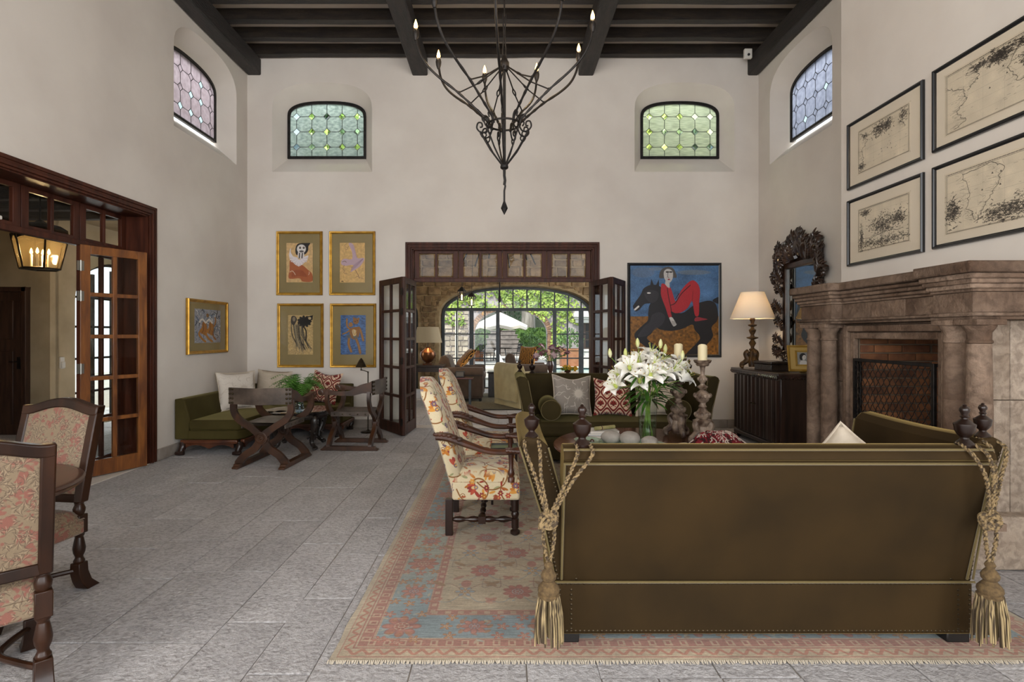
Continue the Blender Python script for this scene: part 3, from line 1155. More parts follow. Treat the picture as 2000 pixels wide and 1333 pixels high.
def steel_arch(name, cx, a, label, bars_lo, bars_up, zlo, open_x=None):
    r = thing(name, label, 'window', (cx, GY + .2, 0), kind='structure')
    oo, ii = arch(a, 0, 2.0, 2.80, 30, 2.3), arch(a - .075, .03, 1.98, 2.735, 30, 2.3)
    n = len(oo)
    m = MB()
    vs = [(p[0], y, p[1]) for y in (-.05, .05) for p in oo] + [(p[0], y, p[1]) for y in (-.05, .05) for p in ii]
    for p, q in ((0, n), (2 * n, 3 * n), (0, 2 * n), (n, 3 * n)):
        m.add(vs, [(p + i, p + (i + 1) % n, q + (i + 1) % n, q + i) for i in range(n)])
    m.build('frame', steel_frame, r)
    top = lambda x: 1.98 + .755 * max(0, 1 - abs(x / (a - .075)) ** 2.3) ** (1 / 2.3)
    MB().box(-a + .04, a - .04, -.04, .04, 2.14, 2.225).build('transom_bar', steel_frame, r, bevel=.006)
    for x in bars_up:
        MB().box(x - .018, x + .018, -.02, .02, 2.22, top(x) + .01).build('glazing_bar', steel_frame, r)
    for x, wd in bars_lo:
        MB().box(x - wd / 2, x + wd / 2, -.035, .035, 0, 2.15).build('mullion', steel_frame, r, bevel=.004)
    segs = []
    xs = [-a + .07] + [b[0] for b in bars_lo] + [a - .07]
    for i in range(len(xs) - 1):
        if open_x and open_x[0] - .01 < xs[i] and xs[i + 1] < open_x[1] + .01:
            continue
        for zz in zlo:
            MB().box(xs[i], xs[i + 1], -.02, .02, zz - .017, zz + .017).build('glazing_bar', steel_frame, r)
        zz = [.03] + list(zlo) + [2.14]
        for k in range(len(zz) - 1):
            MB().box(xs[i] + .01, xs[i + 1] - .01, -.003, .003, zz[k] + .01, zz[k + 1] - .01).build('pane', clear_glass, r, smooth=False)
    ux = [-a + .2] + list(bars_up) + [a - .2]
    for i in range(len(ux) - 1):
        x0, x1 = ux[i] + .012, ux[i + 1] - .012
        MB().prism([(x0, 2.22), (x1, 2.22), (x1, top(x1) + .01), ((x0 + x1) / 2, top((x0 + x1) / 2) + .01), (x0, top(x0) + .01)], -.003, .003, 'y').build('pane', clear_glass, r, smooth=False)
    return r


steel_arch('window_7', .35, 2.08, 'wide grey steel framed arched window of the garden room',
           [(-1.67, .035), (-1.26, .12), (-.89, .035), (-.53, .10), (1.045, .10), (1.40, .035), (1.78, .13)],
           [-1.64, -1.26, -.88, -.495, -.11, .275, .66, 1.045, 1.43, 1.78], (.83, 1.5), (-.53, 1.045))
steel_arch('window_8', -4.36, 1.97, 'steel framed arched window partly hidden behind the table lamp',
           [(-1.2, .06), (-.4, .035), (.4, .035), (1.2, .06)], [-1.2, -.8, -.4, 0, .4, .8, 1.2], (.83, 1.5))
# ---------------------------------------------------------------- rug
RW, RL = 3.53, 4.75


def rosette(cv, x, y, r, cols, np_=8, rot=0, asp=1.0):
    """r in metres; x,y in metres from the rug's lower left corner"""
    fx, fy = 1 / RW, 1 / RL
    for i in range(np_):
        a = rot + 2 * PI * i / np_
        cv.ell((x + math.cos(a) * r * .68) * fx, (y + math.sin(a) * r * .68) * fy, r * .36 * fx, r * .25 * fy, cols[2], .8, math.atan2(math.sin(a) * fy * cv.h, math.cos(a) * fx * cv.w))
        cv.ell((x + math.cos(a) * r * .68) * fx, (y + math.sin(a) * r * .68) * fy, r * .28 * fx, r * .18 * fy, cols[0], .95, math.atan2(math.sin(a) * fy * cv.h, math.cos(a) * fx * cv.w))
    cv.ell(x * fx, y * fy, r * .46 * fx, r * .46 * fy, cols[2], .8)
    cv.ell(x * fx, y * fy, r * .40 * fx, r * .40 * fy, cols[1], .95)
    for i in range(np_):
        a = rot + 2 * PI * (i + .5) / np_
        cv.ell((x + math.cos(a) * r * .27) * fx, (y + math.sin(a) * r * .27) * fy, r * .09 * fx, r * .09 * fy, cols[2], .9)
    cv.ell(x * fx, y * fy, r * .13 * fx, r * .13 * fy, cols[0], .95)


def rug_canvas():
    W_, H_ = 1236, 1662
    cv = Cv(W_, H_, '#b3a184')
    X, Y = np.meshgrid((np.arange(W_) + .5) / W_ * RW, (np.arange(H_) + .5) / H_ * RL)
    t = np.minimum(np.minimum(X, RW - X), np.minimum(Y, RL - Y))
    al = np.where(np.minimum(X, RW - X) < np.minimum(Y, RL - Y), Y, X)   # run along the border

    def band(a, b_, col, cond=None, k=.9):
        msk = (t >= a) & (t < b_)
        if cond is not None:
            msk &= cond
        mm = (msk * k)[..., None].astype(np.float32)
        cv.a[:] = cv.a * (1 - mm) + cv.c(col) * mm
    band(0, .03, '#b8a88e')
    band(.03, .038, '#a9705f')
    zig = np.abs(((al / .07) % 1) - .5) * 2
    band(.045, .085, '#a9614f', np.abs((t - .045) / .04 - zig) < .28)
    band(.088, .098, '#9c5a4f')
    band(.105, .165, '#96544a')
    band(.112, .158, '#b79a7c', ((al / .075) % 1) < .5)
    band(.122, .148, '#8e4a42', np.abs(((al / .075) % 1) - .25) < .12)
    band(.168, .174, '#a87a66')
    blue = np.sin(Y * 3.1 + .6) * .5 + .5
    msk = ((t >= .176) & (t < .395)).astype(np.float32)
    c1, c2 = cv.c('#8e968a'), cv.c('#6f8894')
    cc = c1 * (1 - blue[..., None]) + c2 * blue[..., None]
    cv.a[:] = cv.a * (1 - msk[..., None]) + cc * msk[..., None]
    band(.395, .402, '#a87a66')
    band(.402, .445, '#9a584e')
    band(.41, .437, '#b79a7c', ((al / .07) % 1) < .45)
    band(.445, .452, '#b08a72')
    band(.455, .49, '#a99b80')
    R = random.Random(9)
    pal = [('#a85f50', '#b99a80', '#93463c'), ('#9c6f4e', '#b8a080', '#7c4a30'), ('#b0685a', '#8796a0', '#8f4339')]
    fx, fy = 1 / RW, 1 / RL

    def spot(x, y, k, horiz):
        rosette(cv, x, y, .098 if k % 2 == 0 else .07, pal[0] if k % 2 == 0 else pal[2], 8)
        for (dx, dy) in ((.085, .12), (.085, -.12), (-.085, .12), (-.085, -.12), (.0, .145), (0, -.145)):
            if not horiz:
                pass
            else:
                dx, dy = dy, dx
            rosette(cv, x + dx, y + dy, .034, ('#a9713f', '#c0a67e', '#8a4632') if (k + (dx > 0)) % 2 else ('#a85f50', '#b99a80', '#93463c'), 5, R.random())
            cv.ell((x + dx * .55) * fx, (y + dy * .55) * fy, .022 * fx, .012 * fy, '#a3623f', .8, R.uniform(0, 3))
        for _ in range(9):
            cv.ell((x + R.uniform(-.1, .1)) * fx, (y + R.uniform(-.15, .15)) * fy, .02 * fx, .008 * fy, R.choice(['#b0705f', '#b3a184', '#8c6a50', '#9aa39a']), .8, R.uniform(0, 3))
    for k in range(12):
        y = .285 + k * (RL - .57) / 11
        spot(.285, y, k, False)
        spot(RW - .285, y, k, False)
    for k in range(1, 8):
        x = .285 + k * (RW - .57) / 8
        spot(x, .285, k, True)
        spot(x, RL - .285, k, True)
    # field: staggered palmettes on a vine lattice
    gx, gy = .33, .31
    for _ in range(900):
        x, y = R.uniform(.5, RW - .5), R.uniform(.5, RL - .5)
        cv.ell(x * fx, y * fy, R.uniform(.012, .03) * fx, .008 * fy, R.choice(['#a2604f', '#8a7a5a', '#7f8f90', '#8c6440', '#b07a66']), .65, R.uniform(0, 3))
    for i in range(9):
        for j in range(14):
            x, y = .62 + i * gx * .92 + (.06 if j % 2 else -.04), .66 + j * gy * .9
            if x > RW - .6 or y > RL - .6:
                continue
            s_ = (i + j) % 2
            for d in (-1, 1):
                cv.line([(x * fx, y * fy), ((x + d * .1) * fx, (y + .1) * fy), ((x + d * .2) * fx, (y + .05) * fy), ((x + d * .2) * fx, (y + .18) * fy)], .007 * fx, ['#8c6a58', '#8a7a6a'][s_], .8)
                cv.line([(x * fx, y * fy), ((x + d * .08) * fx, (y - .12) * fy), ((x + d * .17) * fx, (y - .1) * fy)], .007 * fx, '#7f8a8c', .8)
                cv.ell((x + d * .16) * fx, (y + .1) * fy, .05 * fx, .018 * fy, '#8a6440', .8, d * .7)
                cv.ell((x + d * .15) * fx, (y - .1) * fy, .04 * fx, .016 * fy, '#a2604f', .75, -d * .7)
            if s_:
                rosette(cv, x, y, .085, ('#a3564c', '#9aa3a0', '#8f463f'), 9)
            else:
                rosette(cv, x, y, .06, ('#7e93a3', '#b8a080', '#8a5e38'), 6)
                cv.ell(x * fx, (y + .1) * fy, .03 * fx, .045 * fy, '#a3564c', .8)
    cv.a[:] = (cv.a * .68 + cv.c('#a39682') * .32) * .92
    cv.noise(.035, 2, 3).noise(.07, 1, 4, (14, 1)).noise(.05, 60, 5)
    return cv


rug = thing('persian_rug', 'large faded red and blue patterned rug under the green sofas', 'rug', (.958, 2.5 + RL / 2, 0))
rug_m = IM('rug_pile', rug_canvas(), 'xy', (RW, RL), rough=.95, bump=.35, bsc=260, sheen=.15)
m = MB()
R = random.Random(2)


def rugf(u, v):
    x, y = (u - .5) * RW, (v - .5) * RL
    e = min(u, 1 - u, v, 1 - v)
    return (x + (R.uniform(-.004, .004) if 0 < v < 1 else 0), y, .014 if e > 0 else .003)


m.grid(rugf, 40, 50)
m.box(-RW / 2 + .004, RW / 2 - .004, -RL / 2 + .004, RL / 2 - .004, .001, .003)
m.build('pile', rug_m, rug)
fr = MB()
x = -RW / 2
while x < RW / 2:
    for sy in (-1, 1):
        l, dx = R.uniform(.008, .02), R.uniform(-.008, .008)
        y0 = sy * RL / 2
        fr.add([(x, y0 - sy * .004, .009), (x + .006, y0 - sy * .004, .009), (x + dx + .006, y0 + sy * l, .002), (x + dx, y0 + sy * l, .002)], [(0, 1, 2, 3)])
    x += .009
fr.build('fringe', M('rug_fringe', '#b5aa98', .95), rug, kind='stuff')

# ---------------------------------------------------------------- velvet and trimmings
velvet = M('olive_velvet', '#271c0b', .8, c2='#332510', sc=2.2, det=5, bump=.12, bsc=400, bdist=.002, sheen=.62, sheen_c='#c6a96a', spec=.15)
velvet_dk = M('green_velvet', '#2c2410', .8, c2='#382f17', sc=2.2, det=5, bump=.12, bsc=400, bdist=.002, sheen=.55, sheen_c='#a3965f', spec=.15)
for v_ in (velvet, velvet_dk):
    v_.node_tree.nodes['Principled BSDF'].inputs['Sheen Roughness'].default_value = .24
piping_m = M('gold_piping', '#5d4f2a', .7, sheen=.4)
stud_m = M('antique_nail', '#3c3222', .4, metal=.8)
walnut = M('turned_walnut', '#150b07', .33, c2='#27140c', sc=6, stretch=(1, 1, .4), coat=.1, spec=.45)
walnut_l = M('carved_walnut', '#4d2814', .36, c2='#241009', sc=6, dist=.8, coat=.12, bump=.1, bsc=40)
ebony = M('black_feet', '#0f0d0c', .5)
cord_m = M('twisted_cord', '#806b49', .85, c2='#3d3020', sc=70, det=1, ramp=(.42, .6))
tassel_m = M('tassel_head', '#6a5535', .9, c2='#4c3a22', sc=60, bump=.5, bsc=200)
fringe_m = M('tassel_fringe', '#9c8862', .85, c2='#3a2d1d', sc=130, det=1, stretch=(1, 1, .03), ramp=(.42, .58))


def finial_bm(o, h):
    k = h / .18
    p = [(0, 0), (.034, 0), (.036, .012), (.03, .02), (.024, .026), (.016, .034), (.016, .04), (.027, .052), (.036, .068), (.038, .084), (.040, .092), (.040, .098), (.030, .104), (.021, .112), (.012, .118),
         (.012, .124), (.018, .128), (.012, .134), (.013, .142), (.019, .152), (.019, .161), (.014, .170), (.006, .174), (.009, .178), (0, .182)]
    return MB().lathe([(max(r * k, 0.0005), z * k) for r, z in p], 20, o)


def rope(mb, pts, r, turns=30, n=5):
    C = cat(pts, 10)
    L = sum((C[i + 1] - C[i]).length for i in range(len(C) - 1))
    k = max(20, int(L / .010))
    cum = [0]
    for i in range(len(C) - 1):
        cum.append(cum[-1] + (C[i + 1] - C[i]).length)
    for ph in (0, PI):
        P = []
        for i in range(k + 1):
            s_ = L * i / k
            q = np.interp(s_, cum, range(len(C)))
            i0 = min(int(q), len(C) - 2)
            p = C[i0].lerp(C[i0 + 1], q - i0)
            t = (C[i0 + 1] - C[i0]).normalized()
            a = Vector((0, 1, 0)) if abs(t.y) < .8 else Vector((1, 0, 0))
            u = (a - t * a.dot(t)).normalized()
            v = t.cross(u)
            th = ph + s_ / .045 * 2 * PI
            P.append(p + (u * math.cos(th) + v * math.sin(th)) * r * .6)
        mb.tube(P, r * .62, n)
    return mb


def studs(mb, pts, step=.021, r=.0065, nrm=(0, -1, 0)):
    nrm = Vector(nrm).normalized()
    a = Vector((0, 0, 1)) if abs(nrm.z) < .9 else Vector((1, 0, 0))
    u = (a - nrm * a.dot(nrm)).normalized()
    v = nrm.cross(u)
    for i in range(len(pts) - 1):
        p, q = Vector(pts[i]), Vector(pts[i + 1])
        k = max(1, int((q - p).length / step))
        for j in range(k):
            c = p.lerp(q, j / k)
            mb.add([c + u * r * math.cos(2 * PI * t / 6) + v * r * math.sin(2 * PI * t / 6) for t in range(6)] + [c + nrm * r * .7], [(t, (t + 1) % 6, 6) for t in range(6)])


def knole(label, loc, rz, m, wd=1.0, tassels=True, flare=(0, 0)):
    """high-backed sofa with drop arms tied by cords; local +y is where it faces, y=0 the foot of the back"""
    r = thing('knole_sofa', label, 'sofa', loc, rz)
    W2 = wd
    MB().box(-W2, W2, .0, .84, .045, .30).build('base', m, r, bevel=.018, seg=3)
    for x in (-W2 + .06, W2 - .06):
        for y in (.07, .77):
            MB().box(x - .055, x + .055, y - .055, y + .055, 0, .05).build('foot', ebony, r, bevel=.006)

    def back_y(z):
        return .015 - .165 * ((z - .29) / .68)
    G = lambda s, x, z: x + s * flare[0 if s < 0 else 1] * max(0, (z - .3) / .7)
    # leaning back, rounded along its top edge
    prof = [(back_y(.29), .29), (back_y(.6), .6), (back_y(.91), .91)]
    for i in range(9):
        a = PI - PI * i / 8
        cx, cz = back_y(.95) + .075, .920
        prof.append((cx + .085 * math.cos(a) * (.9 + .1), cz + .055 * math.sin(a)))
    prof += [(.05, .80), (.17, .29)]
    hw = W2 - .025
    MB().prism(prof, -hw, hw, 'x').build('backrest', m, r, bevel=.012, seg=3, ang=35)
    # flared arms
    for s in (-1, 1):
        def f(u, v):
            # u round the section, v along y
            th = 2 * PI * u
            y = .015 + .80 * v
            hh = .30 + .70 * ((1 - math.cos(th)) / 2) ** .9 if False else None
            return (0, y, 0)
        sec = [(s * (W2 - .125), .28), (s * (W2 + .0), .28), (s * (W2 + .035), .62), (s * (W2 + .115), .955), (s * (W2 + .108), .985), (s * (W2 + .07), 1.003), (s * (W2 + .015), .995), (s * (W2 - .022), .96), (s * (W2 - .09), .60)]
        mb = MB()
        n = len(sec)
        vs, fs = [], []
        ny = 7
        for j in range(ny):
            v = j / (ny - 1)
            y0 = .015 + .80 * v
            for (x, z) in sec:
                lean = -.075 * max(0, (z - .3) / .7) if j == 0 else (.02 * (z - .3) if j == ny - 1 else -.06 * (1 - v) * max(0, (z - .3) / .7))
                vs.append((G(s, x, z), y0 + lean, z - .012 * math.sin(PI * v) * (z > .9)))
        for j in range(ny - 1):
            for i in range(n):
                fs.append((j * n + i, j * n + (i + 1) % n, (j + 1) * n + (i + 1) % n, (j + 1) * n + i))
        fs += [tuple(range(n)), tuple((ny - 1) * n + i for i in range(n - 1, -1, -1))]
        mb.add(vs, fs)
        mb.build('arm', m, r, bevel=.014, seg=3, ang=35)
    MB().box(-W2 + .13, W2 - .13, .13, .84, .30, .475).build('seat_cushion', m, r, bevel=.05, seg=4)
    # piping and nailheads
    pp = MB()
    for z in (.30,):
        pp.tube([(-W2 - .002, -.003, z), (W2 + .002, -.003, z)], .006, 6)
    bo = lambda x, z: (x, back_y(z) - .006, z)
    for x in (-hw + .004, hw - .004):
        pp.tube([bo(x, .31), bo(x, .6), bo(x, .90)], .006, 6)
    pp.tube([bo(-hw, .897), bo(hw, .897)], .006, 6)
    pp.tube([(-hw, back_y(.95) + .012, .960), (hw, back_y(.95) + .012, .960)], .006, 6)
    for s in (-1, 1):
        pp.tube([(s * (W2 + .001), .006, .31), (G(s, s * (W2 + .036), .62), -.026, .62), (G(s, s * (W2 + .112), .96), -.064, .96)], .005, 6)
        pp.tube([(s * (W2 - .115), .06, .31), (G(s, s * (W2 - .09), .6), -.022, .60), (G(s, s * (W2 - .022), .955), -.064, .955)], .005, 6)
        pp.tube([(s * (W2 + .001), .822, .31), (G(s, s * (W2 + .036), .62), .824, .62), (G(s, s * (W2 + .112), .96), .829, .96)], .005, 6)
        pp.tube([(s * (W2 - .115), .822, .31), (G(s, s * (W2 - .09), .6), .824, .60), (G(s, s * (W2 - .022), .955), .829, .955)], .005, 6)
    pp.build('piping', piping_m, r)
    st = MB()
    studs(st, [(-W2 + .012, -.001, .292), (W2 - .012, -.001, .292)])
    studs(st, [(-W2 + .012, -.001, .065), (W2 - .012, -.001, .065)])
    for s in (-1, 1):
        studs(st, [(s * (W2 - .02), -.001, .075), (s * (W2 - .02), -.001, .285)])
        studs(st, [(s * (W2 - .075), -.001, .075), (s * (W2 - .075), -.001, .285)])
        studs(st, [(s * (W2 - .012), .01, .31), (G(s, s * (W2 + .022), .62), -.022, .62), (G(s, s * (W2 + .095), .95), -.062, .95)])
        studs(st, [(s * (W2 - .10), .01, .31), (G(s, s * (W2 - .072), .62), -.022, .62), (G(s, s * (W2 + .0), .95), -.062, .95)])
    st.build('nailhead_trim', stud_m, r, kind='stuff')
    for s in (-1, 1):
        fo = (s * (W2 - .115), back_y(.93) + .055, .965)
        ao = (G(s, s * (W2 + .05), 1.0), -.015, .992)
        finial_bm(fo, .195).build('finial', walnut, r)
        finial_bm(ao, .165).build('finial', walnut, r)
        if tassels:
            kx, ky, kz = s * (W2 + (.045 if s < 0 else -.055)), -.150, .645
            c = MB()
            for d in (-.028, .028):
                rope(c, [(fo[0] + d, fo[1] + .01, .982), (fo[0] + d * 1.2, fo[1] - .085, .945), (fo[0] + (kx - fo[0]) * .45 + d * .5, (fo[1] + ky) / 2 - .07, .83), (kx + d * .2, ky, kz)], .0085)
                rope(c, [(ao[0] + d, ao[1], .995), (ao[0] + d * 1.2, ao[1] - .085, .955), (ao[0] + (kx - ao[0]) * .4 + d * .4, (ao[1] + ky) / 2 - .05, .82), (kx + d * .2, ky, kz)], .0085)
            for d in (-.022, .022):
                rope(c, [(kx + d, ky, kz), (kx + d * 1.1, ky - .004, .56), (kx + d * .2, ky, .455)], .0085)
            for q in range(6):
                a = q * PI / 3
                c.tube(cat([(kx + .035 * math.cos(t * PI / 4) * (1 + .15 * math.sin(a)), ky + .02 * math.sin(t * PI / 4 + a), kz + .028 * math.sin(t * PI / 4 + a * .7)) for t in range(9)], 3), .011, 6)
            c.build('cord', cord_m, r)
            ts = MB().lathe([(.001, .462), (.014, .46), (.022, .445), (.016, .43), (.026, .418), (.036, .40), (.034, .385), (.024, .374), (.034, .362), (.048, .345), (.05, .33), (.044, .318), (.05, .312), (.046, .30), (.03, .295), (.001, .295)], 16, (kx, ky, 0))
            t = ts.build('tassel', tassel_m, r)
            fb_ = MB()
            R = random.Random(4)
            for q in range(64):
                a = R.uniform(0, 2 * PI)
                rr = .047 * math.sqrt(R.uniform(.35, 1))
                x0, y0 = kx + rr * math.cos(a), ky + rr * math.sin(a)
                sp = 1.28 + R.uniform(-.1, .15)
                fb_.tube([(x0, y0, .312), (kx + rr * sp * math.cos(a), ky + rr * sp * math.sin(a), .22), (kx + rr * (sp + .1) * math.cos(a + .06), ky + rr * (sp + .1) * math.sin(a + .06), .105 + R.uniform(-.015, .015))], .0045, 5)
            fb_.build('fringe', fringe_m, t, kind='stuff')
    return r


knole('green velvet sofa seen from behind, with tasselled cords at its corners', (1.245, 2.62, .014), 0, velvet, flare=(.065, -.02))
knole('green velvet sofa facing the room beyond the coffee table', (1.30, 7.10, .014), PI, velvet_dk, 1.05)

# ---------------------------------------------------------------- crewel-work armchairs
def crewel():
    n = 640
    cv = Cv(n, n, '#c3b494')
    R = random.Random(12)
    O = [(dx, dy) for dx in (-1, 0, 1) for dy in (-1, 0, 1)]

    def E(x, y, rx, ry, c, rot=0, al=.95):
        for dx, dy in O:
            if -.15 < x + dx < 1.15 and -.15 < y + dy < 1.15:
                cv.ell(x + dx, y + dy, rx, ry, c, al, rot)

    def Ln(p, w_, c):
        for dx, dy in O:
            q = [(a + dx, b_ + dy) for a, b_ in p]
            if any(-.1 < a < 1.1 and -.1 < b_ < 1.1 for a, b_ in q):
                cv.line(q, w_, c, .95)
    reds, org, mau, brn, grn = ['#8c2f24', '#a5442f', '#7a2a28'], ['#b06a24', '#c08436', '#9a5a20'], ['#6a5663', '#7d6a74', '#5d4a55'], '#7c5228', '#8a8a63'
    spots = [(.2, .22), (.72, .18), (.45, .55), (.93, .6), (.15, .78), (.68, .86)]
    for i, (x, y) in enumerate(spots):
        a0 = R.uniform(0, 6)
        # scrolling vine
        P = [(x + .24 * math.cos(a0 + t * .55) * (1 - t * .07), y + .24 * math.sin(a0 + t * .55) * (1 - t * .07)) for t in range(12)]
        Ln(P, .016, brn)
        for t in range(1, 12, 2):
            px_, py_ = P[t]
            an = a0 + t * .55
            E(px_ + .05 * math.cos(an), py_ + .05 * math.sin(an), .042, .015, R.choice(mau + org + [grn]), an + .6)
            E(px_ - .03 * math.cos(an), py_ - .03 * math.sin(an), .03, .012, R.choice(reds + [grn]), an - .6)
        # big flower
        for k in range(5):
            an = a0 + (k - 2) * .42
            E(x + .055 * math.cos(an), y + .055 * math.sin(an), .058, .022, reds[k % 3] if i % 2 else org[k % 3], an)
        E(x + .03 * math.cos(a0), y + .03 * math.sin(a0), .03, .02, '#cbb07a', a0)
        E(x, y, .026, .026, R.choice(mau))
        E(x, y, .012, .012, '#c79a44')
    for _ in range(48):
        x, y = R.random(), R.random()
        k = R.random()
        c = R.choice(org + reds + mau)
        if k < .5:
            for q in range(6):
                E(x + .022 * math.cos(q * PI / 3), y + .022 * math.sin(q * PI / 3), .015, .011, c, q * PI / 3)
            E(x, y, .009, .009, '#c9a85c')
        elif k < .8:
            E(x, y, .05, .02, c, R.uniform(0, 3))
        else:
            Ln([(x + .035 * t / 9 * math.cos(t), y + .035 * t / 9 * math.sin(t)) for t in range(10)], .008, brn)
    cv.noise(.05, 1, 8)
    return cv


crewel_m = IM('crewel_embroidery', crewel(), 'box', (.60, .60), rough=.9, bump=.4, bsc=500, sheen=.2)


def turned(prof_h, n=14):
    return prof_h


def armchair(label, loc, rz):
    r = thing('crewel_armchair', label, 'armchair', loc, rz)
    # seat
    def seat(u, v):
        x, y = (u - .5), (v - .5)
        e = max(0, 1 - (2 * abs(x)) ** 6) ** .5 * max(0, 1 - (2 * abs(y)) ** 6) ** .5
        return (x * .60, y * .50 + .03, .40 + .095 * e)
    m = MB().grid(seat, 17, 15)
    m.box(-.30, .30, -.22, .28, .262, .402)
    m.build('seat', crewel_m, r, bevel=.02, seg=3, ang=50)
    # back: arched top, leaning
    def outline(n=18):
        pts = [(-.275, .30), (-.285, .7), (-.285, 1.03)]
        for i in range(n + 1):
            t = i / n
            x = -.285 + .57 * t
            z = 1.045 + .105 * math.sin(PI * t) ** .75
            pts.append((x, z))
        pts += [(.285, 1.03), (.285, .7), (.275, .30)]
        return pts
    lean = lambda z: -.17 - .26 * ((z - .3) / .8) ** 1.25 if z > .3 else -.17
    O_ = outline()
    n = len(O_)
    cx = 0
    vs, fs = [], []
    lay = [(-.052, .93), (-.04, 1.0), (.035, 1.0), (.055, .90), (.066, .6), (.07, .2)]
    for (d, k) in lay:
        for (x, z) in O_:
            zz = .70 + (z - .70) * (k if z > .7 else max(k, .92))
            vs.append((x * k, lean(zz) + d, zz))
    for j in range(len(lay) - 1):
        for i in range(n - 1):
            fs.append((j * n + i, j * n + i + 1, (j + 1) * n + i + 1, (j + 1) * n + i))
        fs.append((j * n + n - 1, j * n, (j + 1) * n, (j + 1) * n + n - 1))
    for base, rev in ((0, False), ((len(lay) - 1) * n, True)):
        half = n // 2
        for i in range(half - 1):
            a, b_, c, d = base + i, base + i + 1, base + n - 2 - i, base + n - 1 - i
            if b_ == c:
                fs.append((a, b_, d))
            else:
                fs.append((a, b_, c, d))
    MB().add(vs, fs).build('backrest', crewel_m, r, ang=60)
    leg = [(.001, 0), (.02, 0), (.036, .012), (.036, .03), (.022, .042), (.022, .05), (.028, .054), (.028, .12), (.02, .126), (.026, .14), (.030, .155), (.024, .17), (.020, .176), (.028, .184), (.028, .262), (.001, .262)]
    for x in (-.265, .265):
        MB().lathe(leg, 16, (x, .245, 0)).build('front_leg', walnut, r)
        MB().box(x - .024, x + .024, -.27, -.215, 0, .27).build('rear_leg', walnut, r, bevel=.005)
    def spindle(p, q, mb):
        p, q = Vector(p), Vector(q)
        L = (q - p).length
        T = Matrix.Translation(p) @ (q - p).to_track_quat('Z', 'Y').to_matrix().to_4x4()
        pr = [(.001, 0)]
        for k in range(4):
            z0 = L * k / 4
            pr += [(.012, z0 + L * .01), (.021, z0 + L * .06), (.024, z0 + L * .12), (.019, z0 + L * .18), (.013, z0 + L * .22)]
        pr += [(.012, L), (.001, L)]
        mb.lathe(pr, 12, T=T)
        return mb
    for x in (-.265, .265):
        m = spindle((x, -.22, .115), (x, .22, .115), MB())
        m.box(x - .027, x + .027, -.027, .027, .088, .142)
        m.build('stretcher', walnut, r)
    spindle((-.24, 0, .115), (.24, 0, .115), MB()).build('cross_stretcher', walnut, r)
    spindle((-.24, .245, .10), (.24, .245, .10), MB()).build('front_stretcher', walnut, r)
    for s in (-1, 1):
        x = s * .295
        P = cat([(x, -.335, .735), (x * 1.02, -.24, .725), (x * 1.04, -.10, .675), (x * 1.05, .05, .628), (x * 1.04, .19, .622), (x * 1.02, .27, .632), (x, .315, .60)], 7)
        k = len(P)
        rr = [float(np.interp(i / k, (0, .18, .4, .7, .84, .93, 1), (.030, .033, .024, .022, .030, .036, .018))) for i in range(k)]
        m = MB().tube(P, rr, 10, flat=1.15)
        # carved acanthus ridges and scroll at the hand
        for q in range(7):
            t = q / 6
            for d in (-1, 1):
                p0 = P[int(t * k * .26)]
                m.ball((p0.x + d * .026, p0.y, p0.z + .016), .014, 8, sy=1.7)
        for d in (-1, 1):
            m.lathe([(.001, -.012), (.03, -.012), (.034, 0), (.03, .012), (.001, .012)], 14, T=Matrix.Translation((x + d * .026, .30, .605)) @ Matrix.Rotation(PI / 2, 4, 'Y'))
            for q in range(4):
                m.ball((x + d * .032, .19 + q * .024, .632 - q * .002), .015, 7, sy=1.4)
        m.build('arm', walnut_l, r)
        MB().lathe([(.001, .40), (.026, .40), (.026, .43), (.018, .44), (.027, .46), (.022, .48), (.016, .50), (.02, .58), (.024, .61), (.001, .625)], 14, (x, .215, 0)).build('arm_support', walnut_l, r)
    return r


ac = armchair('crewel embroidered armchair standing nearer to the tasselled sofa', (-.165, 4.32, .014), -PI / 2)
dup(ac, (-.15, 5.42, .014), -PI / 2, 'crewel embroidered armchair standing nearer to the garden room')

# ---------------------------------------------------------------- fireplace
cantera = M('pink_quarry_stone', '#5c4738', .85, c2='#8f7a69', sc=1.5, det=10, dist=.7, bump=.9, bsc=30, bdist=.02, rnd=.13, ramp=(.3, .68), spec=.3)
speckle(cantera, 13, .62, 1.08, (1, 1, 1), (.33, .62))
cantera_side = M('grey_quarry_stone', '#a3917f', .88, c2='#bdad9c', sc=3, det=8, bump=.9, bsc=22, bdist=.03, rnd=.06, spec=.3)
speckle(cantera_side, 18, .70, 1.05)
brick_m = M('fire_brick', '#8a5a38', .9, c2='#5e3a26', sc=6, bump=.4, bsc=30, rnd=.22)
brick_joint = M('brick_mortar', '#6d5d4c', .95)
FX = 3.08
fp = thing('fireplace', 'tall carved pink stone fireplace with paired columns', 'fireplace', (3.2, 4.4, 0))


def off(poly, d):
    """mitred outward offset of a rectilinear, clockwise-or-not polygon given in plan"""
    n = len(poly)
    A = sum(poly[i][0] * poly[(i + 1) % n][1] - poly[(i + 1) % n][0] * poly[i][1] for i in range(n))
    sg = 1 if A > 0 else -1
    res = []
    for i in range(n):
        p0, p1, p2 = Vector(poly[i - 1]), Vector(poly[i]), Vector(poly[(i + 1) % n])
        e1, e2 = (p1 - p0).normalized(), (p2 - p1).normalized()
        n1, n2 = Vector((e1.y, -e1.x)) * sg, Vector((e2.y, -e2.x)) * sg
        b_ = n1 + n2
        b_ = b_ / max(b_.dot(n1), .2)
        res.append((p1.x + b_.x * d, min(p1.y + b_.y * d, 9)))
    return [(min(x, 3.447), y) for x, y in res]


plan = [(3.447, 3.40), (2.91, 3.40), (2.91, 3.72), (3.0, 3.72), (3.0, 4.87), (2.91, 4.87), (2.91, 5.37), (3.447, 5.37)]


